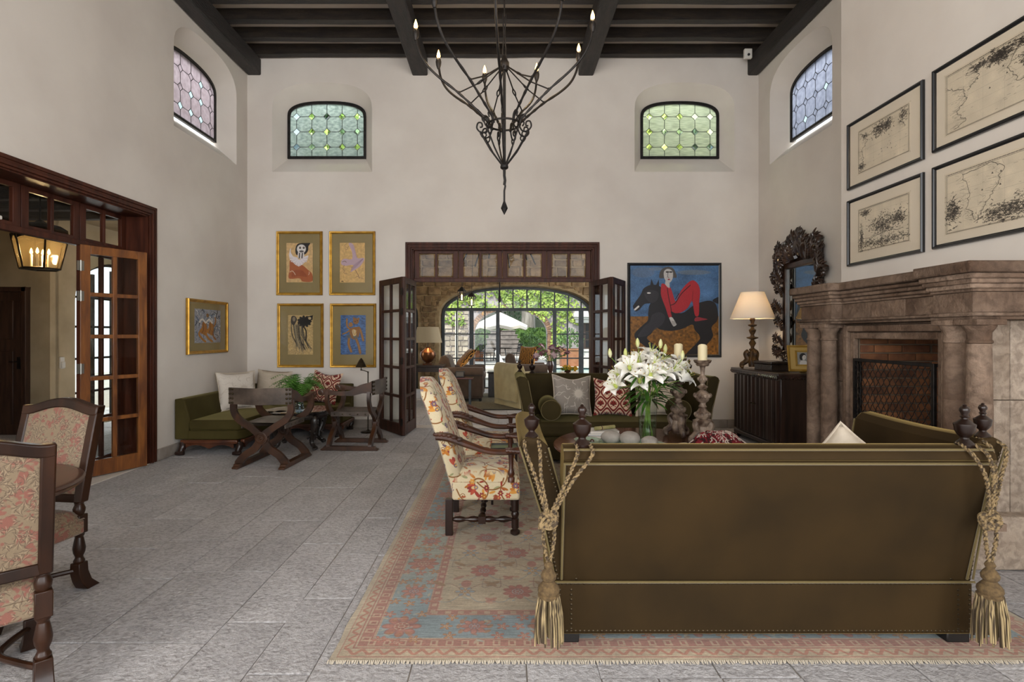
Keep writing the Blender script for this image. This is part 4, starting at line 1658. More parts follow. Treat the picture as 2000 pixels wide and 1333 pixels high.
def slab(name, d, z0, z1, bev=.006, pl=plan):
    MB().prism(off(pl, d), z0, z1, 'z').build(name, cantera, fp, world=True, bevel=bev, seg=2)


slab('architrave', .012, 1.592, 1.612, .004)
slab('architrave', .03, 1.612, 1.635, .008)
# frieze in separate blocks
for (x0, y0, y1) in ((2.91, 3.40, 3.72), (3.0, 3.722, 4.10), (3.0, 4.102, 4.50), (3.0, 4.502, 4.868), (2.91, 4.87, 5.37)):
    MB().box(x0, 3.447, y0, y1, 1.636, 1.765).build('frieze_block', cantera, fp, world=True, bevel=.005)
slab('cornice', .012, 1.766, 1.785, .004)
slab('cornice', .03, 1.785, 1.815, .010)
slab('cornice', .045, 1.815, 1.845, .008)
slab('cornice', .06, 1.845, 1.878, .012)
slab('mantel_shelf', .082, 1.879, 1.95, .014)
# body
for (y0, y1) in ((3.60, 3.80), (4.84, 5.30)):
    for (z0, z1) in ((.33, 1.066), (1.07, 1.59)):
        MB().box(FX, 3.447, y0, y1, z0, z1).build('block', cantera, fp, world=True, bevel=.006)
MB().box(FX + .01, 3.447, 3.80, 4.84, 1.464, 1.59).build('lintel', cantera, fp, world=True, bevel=.005)
for (x0, x1, z0, z1) in ((FX + .004, 3.30, .33, 1.066), (3.304, 3.447, .33, 1.066), (FX + .004, 3.30, 1.07, 1.59), (3.304, 3.447, 1.07, 1.59)):
    MB().box(x0, x1, 3.575, 3.60, z0, z1).build('side_block', cantera_side, fp, world=True, bevel=.005)
for (y0, y1) in ((3.47, 3.80), (4.84, 5.42)):
    MB().box(2.86, 3.447, y0, y1, .0, .34).build('plinth', cantera_side if y0 < 4 else cantera, fp, world=True, bevel=.012)
MB().box(2.76, 3.447, 3.80, 4.84, .0, .10).build('hearth_slab', cantera, fp, world=True, bevel=.012)
# moulded surround
for (d, p) in ((0, .03), (.06, .055), (.12, .035)):
    a, b_ = .055 if d < .1 else .04, 0
    for (y0, y1, z0, z1) in ((3.86 - d - a, 3.86 - d, .10, 1.46 + d + a), (4.78 + d, 4.78 + d + a, .10, 1.46 + d + a), (3.86 - d, 4.78 + d, 1.46 + d, 1.46 + d + a)):
        MB().box(FX - p, FX + .012, y0, y1, z0, min(z1, 1.588)).build('surround', cantera, fp, world=True, bevel=.008)
for (y, x) in ((3.415, 2.96), (3.615, 2.975), (5.02, 2.975), (5.225, 2.96)):
    m = MB()
    m.lathe([(.001, .34), (.085, .34), (.085, .375), (.078, .385), (.082, .40), (.082, .415), (.07, .43), (.068, .45)], 20, (x, y, 0))
    m.box(x - .09, x + .09, y - .09, y + .09, .30, .345)
    m.build('column_base', cantera, fp, world=True)
    MB().lathe([(.001, .45), (.068, .45), (.0685, 1.066), (.066, 1.069), (.066, 1.0705)], 20, (x, y, 0)).build('column_drum', cantera, fp, world=True)
    MB().lathe([(.066, 1.0705), (.0675, 1.074), (.062, 1.44), (.001, 1.44)], 20, (x, y, 0)).build('column_drum', cantera, fp, world=True)
    m = MB().lathe([(.001, 1.44), (.062, 1.44), (.068, 1.445), (.07, 1.455), (.062, 1.465), (.063, 1.51), (.07, 1.52), (.085, 1.545), (.088, 1.556), (.001, 1.556)], 20, (x, y, 0))
    m.box(x - .092, x + .092, y - .092, y + .092, 1.556, 1.591)
    m.build('capital', cantera, fp, world=True, bevel=.004)
# firebox: brick lining
m = MB().box(FX + .02, 3.80, 3.80, 3.85, .10, 1.46).box(FX + .02, 3.80, 4.79, 4.84, .10, 1.46).box(3.75, 3.80, 3.80, 4.84, .10, 1.46).box(FX + .02, 3.80, 3.80, 4.84, 1.458, 1.5).box(FX + .02, 3.8, 3.8, 4.84, .05, .10)
m.build('firebox', brick_joint, fp, world=True)
R = random.Random(8)
row = 0
z = .10
while z < 1.43:
    o = .12 if row % 2 else 0
    y = 3.85 - o
    while y < 4.79:
        a, b_ = max(y, 3.853), min(y + .232, 4.787)
        if b_ - a > .03:
            MB().box(3.735 + R.uniform(-.004, .004), 3.752, a, b_, z, z + .062).build('brick', brick_m, fp, world=True, bevel=.004, seg=1)
        y += .243
    x = FX + .03 - o
    while x < 3.735:
        a, b_ = max(x, FX + .03), min(x + .232, 3.732)
        if b_ - a > .03:
            MB().box(a, b_, 4.774 + R.uniform(-.004, .004), 4.792, z, z + .062).build('brick', brick_m, fp, world=True, bevel=.004, seg=1)
        x += .243
    z += .073
    row += 1
# spark screen
fs_ = thing('fire_screen', 'black iron mesh spark screen before the fireplace opening', 'fire screen', (3.045, 4.32, .10))
m = MB()
for (y0, y1, z0, z1) in ((-.45, -.425, 0, 1.19), (.425, .45, 0, 1.19), (-.425, .425, 1.165, 1.19), (-.425, .425, 0.0, .025)):
    m.box(-.012, .012, y0, y1, z0, z1)
for (x0, x1, z0, z1) in ((.012, .05, 1.165, 1.19), (.012, .05, 0, .025), (.038, .055, 0, 1.19)):
    m.box(x0, x1, .427, .448, z0, z1)
    m.box(x0, x1, -.448, -.427, z0, z1)
m.build('frame', iron, fs_, bevel=.003)
m = MB()
sp = .066
for k in range(-18, 32):
    for s in (-1, 1):
        # line z = s*1.35*(y - y0)
        pts = []
        y0 = -.425 + k * sp
        for y in (-.425, .425):
            pts.append((y, s * 1.45 * (y - y0)))
        (ya, za), (yb, zb) = pts
        if s < 0:
            za, zb = za + 1.165, zb + 1.165
        # clip to z range
        def zc(y_a, z_a, y_b, z_b, z):
            t = (z - z_a) / (z_b - z_a)
            return (y_a + t * (y_b - y_a), z)
        P = [(ya, za), (yb, zb)]
        for lim, lo in ((.025, True), (1.165, False)):
            (a0, b0), (a1_, b1) = P
            if lo:
                if b0 < lim and b1 < lim:
                    P = None
                    break
                if b0 < lim:
                    P[0] = zc(a0, b0, a1_, b1, lim)
                elif b1 < lim:
                    P[1] = zc(a0, b0, a1_, b1, lim)
            else:
                if b0 > lim and b1 > lim:
                    P = None
                    break
                if b0 > lim:
                    P[0] = zc(a0, b0, a1_, b1, lim)
                elif b1 > lim:
                    P[1] = zc(a0, b0, a1_, b1, lim)
        if P:
            n_ = max(2, int(math.dist(P[0], P[1]) / (sp * .5)))
            m.tube([(s * .003 * (1 if q % 2 else -1), P[0][0] + (P[1][0] - P[0][0]) * q / n_, P[0][1] + (P[1][1] - P[0][1]) * q / n_) for q in range(n_ + 1)], .0032, 4)
m.build('wire_mesh', iron, fs_, kind='stuff')
# ---------------------------------------------------------------- cushions: prints computed here
def medallion():
    cv = Cv(360, 360, '#d3b49a')
    red, dk = '#8c2a22', '#5e1a16'
    gx, gy = .333, .30
    for j in range(-1, 5):
        for i in range(-1, 5):
            x = i * gx + (gx / 2 if j % 2 else 0)
            y = j * gy
            pt = lambda k: [(x + k * a, y + k * b_) for a, b_ in ((0, -.20), (.09, -.13), (.165, 0), (.10, .12), (0, .20), (-.10, .12), (-.165, 0), (-.09, -.13))]
            cv.smooth(pt(1.0), dk)
            cv.smooth(pt(.87), red)
            cv.smooth(pt(.76), '#d9bda3')
            for k in range(7):
                a = PI / 2 + (k - 3) * .48
                l = .085 - abs(k - 3) * .008
                cv.ell(x + l * .75 * math.cos(a), y - .02 + l * .75 * math.sin(a), .052, .019, red if k % 2 else dk, 1, a)
            cv.ell(x, y - .045, .03, .02, dk)
            cv.ell(x - .05, y - .075, .02, .012, red)
            cv.ell(x + .05, y - .075, .02, .012, red)
    cv.noise(.05, 1, 3)
    return cv


def sunprint(bgc='#8f867d', fgc='#c6bcb0'):
    cv = Cv(320, 320, bgc)
    R = random.Random(6)
    for k in range(46):
        a0, r0 = R.uniform(0, 6.28), R.uniform(.25, .75)
        P = []
        for t in range(7):
            a, r_ = a0 + t * .05 + .05 * math.sin(t * 1.7 + k), r0 + t * .045
            P.append((.62 + r_ * math.cos(a), .52 + r_ * math.sin(a)))
        cv.line(P, .009, fgc, .8)
    for k in range(26):
        a = 2 * PI * k / 26
        l = .20 if k % 2 else .15
        cv.poly([(.62 + .085 * math.cos(a - .1), .52 + .085 * math.sin(a - .1)), (.62 + l * math.cos(a), .52 + l * math.sin(a)), (.62 + .085 * math.cos(a + .1), .52 + .085 * math.sin(a + .1))], fgc)
    cv.ell(.62, .52, .095, .095, fgc)
    for k in range(8):
        a = 2 * PI * k / 8 + .3
        cv.line([(.62 + .23 * math.cos(a), .52 + .23 * math.sin(a)), (.62 + .30 * math.cos(a + .15), .52 + .30 * math.sin(a + .15)), (.62 + .36 * math.cos(a - .1), .52 + .36 * math.sin(a - .1))], .02, fgc, .7)
    cv.noise(.04, 1, 3)
    return cv


med_m = IM('red_medallion_weave', medallion(), 'xz', (.46, .46), rough=.9, bump=.3, bsc=400, sheen=.2)
sun_m = IM('sun_print_linen', sunprint(), 'xz', (.52, .52), rough=.85, bump=.3, bsc=400, sheen=.2)
linen_sun = IM('pale_sun_linen', sunprint('#cfc6ba', '#b9aea0'), 'xz', (.52, .52), rough=.85, bump=.3, bsc=400)
cream_m = M('cream_linen', '#bfb2a0', .9, c2='#aea18e', sc=3, dist=1.5, stretch=(1, 1, 2), bump=.35, bsc=18, bdist=.01)


def cushion(label, loc, rz, tilt, sz, m, roll=0, group=None, t=.15, pipe=None, dent=0):
    c = thing('cushion', label, 'cushion', loc, rz, group)
    T = Matrix.Rotation(-tilt, 4, 'X') @ Matrix.Rotation(roll, 4, 'Y')
    p = MB().pillow(sz, sz, t, 15, pinch=.09, dent=dent)
    o = p.build('cover', m, c, ang=80)
    o.rotation_euler = T.to_euler()
    zmin = min((T @ Vector(v)).z for v in p.v)
    o.location = (0, 0, -zmin)
    if pipe:
        pts = []
        n = 12
        for (ax, az, bx, bz) in ((-1, -1, 1, -1), (1, -1, 1, 1), (1, 1, -1, 1), (-1, 1, -1, -1)):
            for k in range(n):
                a, b_ = ax + (bx - ax) * k / n, az + (bz - az) * k / n
                dz = dent * (1 - a * a) ** 2 * b_ ** 3 if b_ > 0 else 0
                pts.append(T @ Vector((a * (1 - .09 * (1 - b_ * b_) * abs(a)) * sz / 2, 0, (b_ * (1 - .09 * (1 - a * a) * abs(b_)) - dz) * sz / 2)))
        pts.append(pts[0])
        q = MB().tube(pts, .007, 6).build('piping', pipe, c)
        q.location = (0, 0, -zmin)
    return c


# ---------------------------------------------------------------- corner sofa
velvet_cs = M('moss_velvet', '#3b3317', .8, c2='#484020', sc=2.2, det=5, bump=.12, bsc=400, bdist=.002, sheen=.6, sheen_c='#b5a76a', spec=.15)
velvet_cs.node_tree.nodes['Principled BSDF'].inputs['Sheen Roughness'].default_value = .26
cs = thing('corner_sofa', 'L-shaped green velvet corner sofa on scrolled wooden feet', 'sofa', (-4.05, 8.70, 0))
rail_m = M('sofa_rail_wood', '#5e3219', .35, c2='#3b1d10', sc=4, stretch=(1, 1, 1), coat=.3)


def cs_part(mb, name, m, **k):
    return mb.build(name, m, cs, world=True, **k)


Lx, By = -4.09, 8.745
# seat blocks (plan outlines), long arm along the left wall, short arm along the back wall
seat1 = [(-3.93, 6.83), (-3.35, 6.83), (-3.28, 6.95), (-3.28, 8.05), (-3.40, 8.16), (-3.93, 8.62)]
cs_part(MB().prism([(-3.99, 6.808), (-3.33, 6.808), (-3.26, 6.90), (-3.26, 8.10), (-3.26, 8.70), (-4.0, 8.70)], .185, .30, 'z'), 'seat_base', velvet_cs, bevel=.02, seg=3)
cs_part(MB().prism([(-3.92, 6.79), (-3.32, 6.79), (-3.25, 6.88), (-3.25, 8.09), (-3.92, 8.58)], .302, .43, 'z'), 'seat_cushion', velvet_cs, bevel=.035, seg=4)
cs_part(MB().prism([(-3.255, 8.02), (-2.50, 8.02), (-2.40, 8.14), (-2.40, 8.70), (-3.255, 8.70)], .185, .30, 'z'), 'seat_base', velvet_cs, bevel=.02, seg=3)
cs_part(MB().prism([(-3.245, 8.01), (-2.49, 8.01), (-2.39, 8.13), (-2.39, 8.58), (-3.90, 8.58)], .302, .43, 'z'), 'seat_cushion', velvet_cs, bevel=.035, seg=4)
cs_part(MB().prism([(-4.095, .19), (-3.93, .19), (-3.91, .45), (-3.97, .68), (-4.02, .70), (-4.095, .69)], 6.80, 8.74, 'y'), 'backrest', velvet_cs, bevel=.02, seg=3)
m = MB().prism([(8.742, .19), (8.58, .19), (8.56, .45), (8.62, .70), (8.67, .72), (8.742, .71)], -3.98, -2.40, 'x')
cs_part(m, 'backrest', velvet_cs, bevel=.02, seg=3)
for (x0, x1, y0, y1) in ((-4.02, -3.31, 6.785, 6.83), (-3.30, -3.245, 6.84, 8.0), (-3.25, -2.47, 7.995, 8.04), (-2.43, -2.375, 8.10, 8.70)):
    cs_part(MB().box(x0, x1, y0, y1, .135, .185), 'rail', rail_m, bevel=.012, seg=2)
    m = MB()
    L, ax = (x1 - x0, 'y') if x1 - x0 > y1 - y0 else (y1 - y0, 'x')
    a0 = x0 if ax == 'y' else y0
    P = [(a0 + .05, .135), (a0 + .05, .08)] + [(a0 + .05 + (L - .1) * t / 12, .085 + .045 * abs(math.sin(t / 12 * 2 * PI)) - .01 * math.sin(PI * t / 12)) for t in range(1, 12)] + [(a0 + L - .05, .08), (a0 + L - .05, .135)]
    b_ = ((y0 + y1) / 2 - .012, (y0 + y1) / 2 + .012) if ax == 'y' else ((x0 + x1) / 2 - .012, (x0 + x1) / 2 + .012)
    m.prism(P, b_[0], b_[1], ax)
    cs_part(m, 'apron', rail_m)
for (x, y) in ((-4.0, 6.82), (-3.30, 6.83), (-3.26, 8.02), (-2.46, 8.04), (-2.42, 8.66)):
    m = MB()
    for t in range(10):
        a = t / 9 * 4.2
    P = cat([(x, y, .14), (x + .01, y - .02, .10), (x, y - .035, .06), (x, y - .05, .035)], 5)
    m.tube(P, [.045 - .012 * i / len(P) for i in range(len(P))], 10)
    m.ball((x, y - .045, .036), .036, 12, sx=1.25)
    m.lathe([(.001, -.05), (.022, -.05), (.026, 0), (.022, .05), (.001, .05)], 12, T=Matrix.Translation((x, y - .07, .028)) @ Matrix.Rotation(PI / 2, 4, 'Y'))
    cs_part(m, 'foot', walnut)
cushion('cream cushion with a faint sun print against the left wall', (-3.80, 7.80, .425), math.radians(50), .22, .55, linen_sun, pipe=cream_m)
cushion('plain cream cushion in the corner of the green corner sofa', (-3.55, 8.40, .425), math.radians(8), .28, .52, cream_m, roll=.08)
cushion('red medallion cushion behind the fern on the corner sofa', (-2.74, 8.36, .425), math.radians(-12), .30, .50, med_m, roll=.12, dent=.14)

# ---------------------------------------------------------------- carved low table, fern, papers
black_carved = M('black_carved_wood', '#14100e', .3, c2='#2a211c', sc=14, bump=.6, bsc=45, bdist=.01, coat=.4)
tb = thing('low_table', 'low black carved table with a polished top between the leather chairs', 'table', (-2.74, 7.32, 0))
MB().lathe([(.001, .47), (.40, .47), (.415, .478), (.42, .488), (.415, .497), (.39, .5), (.001, .5)], 40).build('tabletop', M('polished_black', '#1a1412', .06, coat=1, spec=.8), tb)
MB().lathe([(.36, .40), (.37, .40), (.38, .43), (.36, .469), (.35, .469)], 32).build('apron', black_carved, tb)
for k in range(4):
    a = PI / 4 + k * PI / 2 + .12
    P = cat([(0, 0, .44), (.055, 0, .39), (.05, 0, .28), (.005, 0, .16), (.0, 0, .08), (.05, 0, .035), (.07, 0, .02)], 6)
    T = Matrix.Rotation(a, 4, 'Z') @ Matrix.Translation((.30, 0, 0))
    rr = np.interp(np.linspace(0, 1, len(P)), [0, .2, .5, .8, 1], [.05, .058, .036, .026, .036])
    m = MB().tube([T @ p for p in P], list(rr), 10)
    R = random.Random(k)
    for q in range(22):
        p = T @ P[R.randrange(2, len(P) - 14)]
        m.ball((p.x + R.uniform(-.045, .045), p.y + R.uniform(-.045, .045), p.z + R.uniform(-.03, .03)), R.uniform(.012, .022), 6)
    p = T @ P[-1]
    m.ball((p.x, p.y, .024), .04, 10, sz=.6)
    m.build('leg', black_carved, tb)
leafy = M('fern_green', '#5f8f38', .6, c2='#3a6a26', sc=10, spec=.3)
fern = thing('potted_fern', 'green arching fern in a small glass vase on the black carved table', 'plant', (-2.72, 7.28, .5))
MB().lathe([(.001, 0), (.05, 0), (.058, .03), (.05, .09), (.042, .10), (.046, .115), (.042, .113), (.036, .10), (.044, .05), (.001, .012)], 20).build('vase', glass_mat('blue_glass', (.75, .84, .9, 1), .18), fern)
R = random.Random(31)
for k in range(46):
    a = R.uniform(0, 2 * PI)
    L = R.uniform(.26, .44)
    up = R.uniform(.20, .36)
    P = cat([(0, 0, .04), (.06 * math.cos(a), .06 * math.sin(a), .14 + up * .4), (L * .55 * math.cos(a), L * .55 * math.sin(a), .12 + up), (L * math.cos(a), L * math.sin(a), .10 + up * R.uniform(.2, .95))], 7)
    m = MB().tube(P, [.0026 - .0018 * i / len(P) for i in range(len(P))], 4)
    for i in range(6, len(P) - 1):
        t = (P[i + 1] - P[i]).normalized()
        sd = t.cross(Vector((0, 0, 1)))
        if sd.length < .05:
            continue
        sd.normalize()
        ll = .066 * math.sin(PI * (i - 4) / (len(P) - 3)) + .012
        for s in (-1, 1):
            tip = P[i] + sd * s * ll + t * ll * .5 - Vector((0, 0, .006))
            m.add([P[i] - t * .006, P[i] + t * .008, tip], [(0, 1, 2)])
    m.build('frond', leafy, fern, smooth=False)
pm = thing('booklet', 'open pale booklet lying on the black carved table', 'booklet', (-3.0, 7.12, .5), .5)
paper_m = M('paper', '#cfc4b4', .7, c2='#b8ac9b', sc=6)
for s in (-1, 1):
    MB().grid(lambda u, v: (s * .15 * u, (v - .5) * .21, .003 + .016 * math.sin(PI * u) * (1 - .5 * u)), 8, 2).build('page', paper_m, pm)


# ---------------------------------------------------------------- folding Savonarola chairs
leather = M('worn_leather', '#352a22', .5, c2='#5e5044', sc=5, det=6, bump=.4, bsc=25, bdist=.006, coat=.1)
xw = M('chair_oak', '#482a15', .42, c2='#28160b', sc=4, dist=1.2, coat=.1, bump=.08, bsc=40)
pad_m = M('grey_leather', '#6e655c', .45, c2='#564d45', sc=5, bump=.2, bsc=20)
brass = M('aged_brass', '#9a7a3e', .35, metal=.9)


def xchair(label, loc, rz):
    r = thing('leather_armchair', label, 'armchair', loc, rz)
    for y in (-.27, .27):
        for s in (-1, 1):
            up = ribbon([(s * .325, .76), (s * .33, .64), (s * .27, .54), (s * .13, .45), (s * .03, .37), (-s * .005, .30)], [.066, .066, .072, .07, .085, .095])
            lo = ribbon([(s * .005, .38), (-s * .03, .29), (-s * .09, .21), (-s * .19, .145), (-s * .255, .07), (-s * .265, .045)], [.095, .085, .08, .076, .085, .09])
            d = .0 if s > 0 else .004
            m = MB().prism(up, y - .024 + d, y + .024 - d, 'y').prism(lo, y - .0235 + d, y + .0235 - d, 'y')
            m.build('curved_post', xw, r, bevel=.008, seg=2, ang=30)
        T = Matrix.Translation((0, y, .335)) @ Matrix.Rotation(PI / 2, 4, 'X')
        for sg in (-1, 1):
            pr = [(.001, sg * .024), (.07, sg * .024), (.07, sg * .034), (.055, sg * .036), (.05, sg * .030), (.036, sg * .030), (.032, sg * .038), (.018, sg * .038), (.014, sg * .031), (.001, sg * .033)]
            MB().lathe(pr, 22, T=T).build('rosette', xw, r)
    for s in (-1, 1):
        pr = [(-.37, 0), (.37, 0), (.37, .02), (.34, .03), (.33, .05), (.27, .055), (-.27, .055), (-.33, .05), (-.34, .03), (-.37, .02)]
        MB().prism(pr, s * .265 - .036, s * .265 + .036, 'x').build('runner', xw, r, bevel=.006)
        # arm: wavy board from back post to scrolled hand
        top = cat([(-.31, .90, 0), (-.27, .88, 0), (-.16, .85, 0), (-.02, .775, 0), (.14, .765, 0), (.29, .79, 0), (.36, .795, 0), (.385, .77, 0)], 5)
        bot = [(.375, .735), (.33, .715), (.26, .725), (.10, .712), (-.06, .71), (-.2, .745), (-.31, .745)]
        pr = [(p.x, p.y) for p in top] + bot
        m = MB().prism(pr, s * .325 - .028, s * .325 + .028, 'x')
        for sg in (-1, 1):
            m.lathe([(.001, -.006), (.034, -.006), (.036, .004), (.022, .008), (.016, .004), (.008, .01), (.001, .01)], 14, T=Matrix.Translation((s * .325 + sg * .03, .345, .755)) @ Matrix.Rotation(sg * PI / 2, 4, 'Y'))
        m.build('arm', xw, r, bevel=.008, ang=30)
    # leather back between the rear posts
    def bk(u, v):
        x = (u - .5) * .72
        return (x, -.325 - .03 * (1 - (2 * u - 1) ** 2), .715 + .185 * v + .004 * math.cos(7 * u))
    m = MB().grid(bk, 15, 4)
    m.grid(lambda u, v: tuple(a + b_ for a, b_ in zip(bk(u, v), (0, .008, 0))), 15, 4)
    for u in (0, 1):
        pass
    m.build('back_sling', leather, r, ang=60)
    st = MB()
    for s in (-1, 1):
        for c in (0, 1):
            for k in range(4):
                st.ball((s * (.345 - .035 * c), -.332 - .006 * c, .735 + .05 * k), .014, 8, sy=.7)
    st.build('nail', stud_m, r, kind='stuff')
    m = MB()
    for y in (-.27, .27):
        pass
    def seat(u, v):
        x, y = (u - .5) * .50, (v - .5) * .52
        return (x, y, .475 + .02 * abs(2 * u - 1) ** 2 - .01 * math.sin(PI * v))
    m.grid(seat, 10, 8)
    m.grid(lambda u, v: tuple(a + b_ for a, b_ in zip(seat(u, v), (0, 0, -.01))), 10, 8)
    for s in (-1, 1):
        m.box(s * .25 - .006, s * .25 + .006, -.25, .25, .435, .492)
    m.build('seat_sling', leather, r, ang=60)
    m = MB()
    for s in (-1, 1):
        for k in range(5):
            m.ball((s * .257, -.2 + .1 * k, .462), .011, 8, sx=.6)
    m.build('nail', stud_m, r, kind='stuff')
    return r


x1 = xchair('leather and oak folding armchair with its back to the room', (-2.70, 6.42, 0), -.06)
p_ = thing('seat_pad', 'flat grey leather pad on the seat of the back-turned folding armchair', 'cushion', (-2.70, 6.42, .482), -.06)
MB().grid(lambda u, v: ((u - .5) * .42, (v - .5) * .42, .012 + .035 * max(0, (1 - (2 * u - 1) ** 4) * (1 - (2 * v - 1) ** 4)) ** .5), 11, 11).grid(lambda u, v: ((u - .5) * .42, (v - .5) * .42, .012 - .008 * max(0, (1 - (2 * u - 1) ** 4) * (1 - (2 * v - 1) ** 4)) ** .5), 11, 11).build('cover', pad_m, p_, ang=70)
dup(x1, (-1.99, 7.34, 0), PI / 2 - .03, 'leather and oak folding armchair seen from its side, by the folding door')

# ---------------------------------------------------------------- reading lamp
bronze = M('bronze', '#4a3f30', .35, metal=.85, c2='#2c251c', sc=10)
fl = thing('floor_lamp', 'slim bronze reading lamp with a cone shade behind the side-on leather chair', 'lamp', (-2.08, 8.36, 0))
MB().lathe([(.001, 0), (.11, 0), (.115, .008), (.10, .018), (.03, .028), (.014, .045), (.001, .05)], 24).build('base', bronze, fl)
MB().tube([(0, 0, .03), (0, 0, .93)], .009, 8).build('pole', bronze, fl)
MB().tube([(0, 0, .90), (0, -.0, .92), (-.055, -.02, .945), (-.095, -.02, .955), (-.1, -.02, .965), (-.1, -.02, 1.02)], .007, 8).ball((0, 0, .92), .014, 8).ball((-.1, -.02, .955), .013, 8).build('arm', bronze, fl)
MB().lathe([(.084, 1.0), (.03, 1.105), (.012, 1.125), (.012, 1.135), (.001, 1.137)], 24, (-.1, -.02, 0)).lathe([(.082, 1.0), (.028, 1.10)], 24, (-.1, -.02, 0)).build('shade', bronze, fl)

# ---------------------------------------------------------------- dining chairs and table
def brocade_cv():
    n = 512
    cv = Cv(n, n, '#75644e')
    g = Cv(n, n, (1, 1, 1)).noise(.5, 30, 5).noise(.3, 12, 6)
    k = np.clip((g.a[..., :1] - 1.05) * 4, 0, 1)
    cv.a[:] = cv.a * (1 - k) + cv.c('#774a3d') * k
    R = random.Random(17)
    for i in range(170):
        x, y, a, L = R.random(), R.random(), R.uniform(0, 6.28), R.uniform(.05, .12)
        dk, lt = ('#4f4031', '#8d7b63')
        for q in range(5):
            t = (q - 2) * .35
            P = [(x, y), (x + L * .5 * math.cos(a + t * .5), y + L * .5 * math.sin(a + t * .5)), (x + L * math.cos(a + t), y + L * math.sin(a + t))]
            for ox in (-1, 0, 1):
                for oy in (-1, 0, 1):
                    Q = [(u + ox, v + oy) for u, v in P]
                    if any(0 <= u <= 1 and 0 <= v <= 1 for u, v in Q):
                        cv.line(Q, .007, lt if q % 2 else dk, .55)
    return cv.noise(.04, 1, 2)


brocade = IM('rose_brocade', brocade_cv(), 'box', (.40, .40), rough=.65, bump=.2, bsc=300, sheen=.15)
din_w = M('dining_walnut', '#1d0f07', .34, c2='#321c0f', sc=4, stretch=(3, 3, .6), coat=.03, spec=.28)


def dining_chair(label, loc, rz):
    r = thing('dining_chair', label, 'chair', loc, rz)
    hw = .255
    by = lambda z: -.235 - .13 * max(0, (z - .48) / .6) ** 1.1
    # stiles
    for s in (-1, 1):
        m = MB()
        x0, x1 = s * hw, s * (hw - .05)
        zs = [.515, .7, .9, 1.065]
        vs, fs = [], []
        for z in zs:
            vs += [(x0, by(z) - .028, z), (x1, by(z) - .028, z), (x1, by(z) + .03, z), (x0, by(z) + .03, z)]
        for i in range(3):
            for j in range(4):
                fs.append((i * 4 + j, i * 4 + (j + 1) % 4, i * 4 + 4 + (j + 1) % 4, i * 4 + 4 + j))
        fs += [(0, 1, 2, 3), (15, 14, 13, 12)]
        m.add(vs, fs)
        m.build('stile', din_w, r, bevel=.007, seg=2)
    crest = lambda t: 1.055 + .055 * max(0, math.sin(PI * t)) ** 1.6 + .012 * (abs(2 * t - 1) ** 8)
    m = MB()
    vs, fs = [], []
    n = 21
    for i in range(n):
        t = i / (n - 1)
        x = -hw + 2 * hw * t
        zt = crest(t)
        zb = zt - .055
        vs += [(x, by(zb) - .03, zb), (x, by(zb) + .032, zb), (x, by(zt) + .032, zt), (x, by(zt) - .03, zt)]
    for i in range(n - 1):
        for j in range(4):
            fs.append((i * 4 + j, i * 4 + (j + 1) % 4, i * 4 + 4 + (j + 1) % 4, i * 4 + 4 + j))
    fs += [(0, 1, 2, 3), (4 * n - 1, 4 * n - 2, 4 * n - 3, 4 * n - 4)]
    m.add(vs, fs).build('crest_rail', din_w, r, bevel=.008, seg=2)
    MB().box(-hw + .04, hw - .04, by(.54) - .026, by(.54) + .028, .515, .565).build('lower_rail', din_w, r, bevel=.006)
    for (nm, d, bul) in (('back_panel', -.012, -.004), ('back_upholstery', .02, .03)):
        def f(u, v):
            x = (u - .5) * 2 * (hw - .045)
            t = .5 + x / (2 * hw)
            z = .55 + (crest(t) - .05 - .55) * v
            e = max(0, 1 - (2 * u - 1) ** 4) ** .6 * max(0, 1 - (2 * v - 1) ** 4) ** .6
            return (x, by(z) + d + bul * e, z)
        MB().grid(f, 15, 17).build(nm, brocade, r, ang=70)
    # seat
    def seat(u, v):
        e = max(0, 1 - (2 * u - 1) ** 6) ** .5 * max(0, 1 - (2 * v - 1) ** 6) ** .5
        return ((u - .5) * .52, -.24 + .49 * v, .42 + .075 * e)
    MB().grid(seat, 15, 15).box(-.26, .26, -.24, .25, .335, .421).build('seat', brocade, r, bevel=.015, seg=3, ang=55)
    turn = [(.001, .16), (.024, .16), (.03, .175), (.022, .19), (.02, .20), (.03, .225), (.033, .25), (.024, .30), (.02, .315), (.027, .325), (.027, .34), (.001, .34)]
    for (x, y) in ((-.225, -.235), (.225, -.235), (-.225, .225), (.225, .225)):
        m = MB().lathe(turn, 14, (x, y, 0))
        m.box(x - .03, x + .03, y - .03, y + .03, .335, .445)
        if y < 0:
            m.lathe([(.001, .44), (.022, .44), (.03, .46), (.032, .48), (.022, .505), (.026, .515), (.001, .516)], 14, (x, y, 0))
        sy = -1 if y < 0 else 1
        vs, fs = [], []
        for z, dd, k in ((.165, 0, .03), (.11, .0, .032), (.05, .02, .034), (.0, .06, .042)):
            vs += [(x - k, y + sy * dd - k, z), (x + k, y + sy * dd - k, z), (x + k, y + sy * dd + k, z), (x - k, y + sy * dd + k, z)]
        for i in range(3):
            for j in range(4):
                fs.append((i * 4 + j, i * 4 + (j + 1) % 4, i * 4 + 4 + (j + 1) % 4, i * 4 + 4 + j))
        fs += [(0, 1, 2, 3), (15, 14, 13, 12)]
        m.add(vs, fs)
        m.build('rear_leg' if y < 0 else 'front_leg', din_w, r, bevel=.004, ang=35)
    for s in (-1, 1):
        P = cat([(s * .225, -.235, .12), (s * .15, -.12, .125), (s * .10, 0, .128), (s * .15, .12, .125), (s * .225, .225, .12)], 6)
        MB().tube(P, .014, 8).build('stretcher', din_w, r)
    MB().tube([(-.1, 0, .128), (.1, 0, .128)], .014, 8).build('stretcher', din_w, r)
    return r


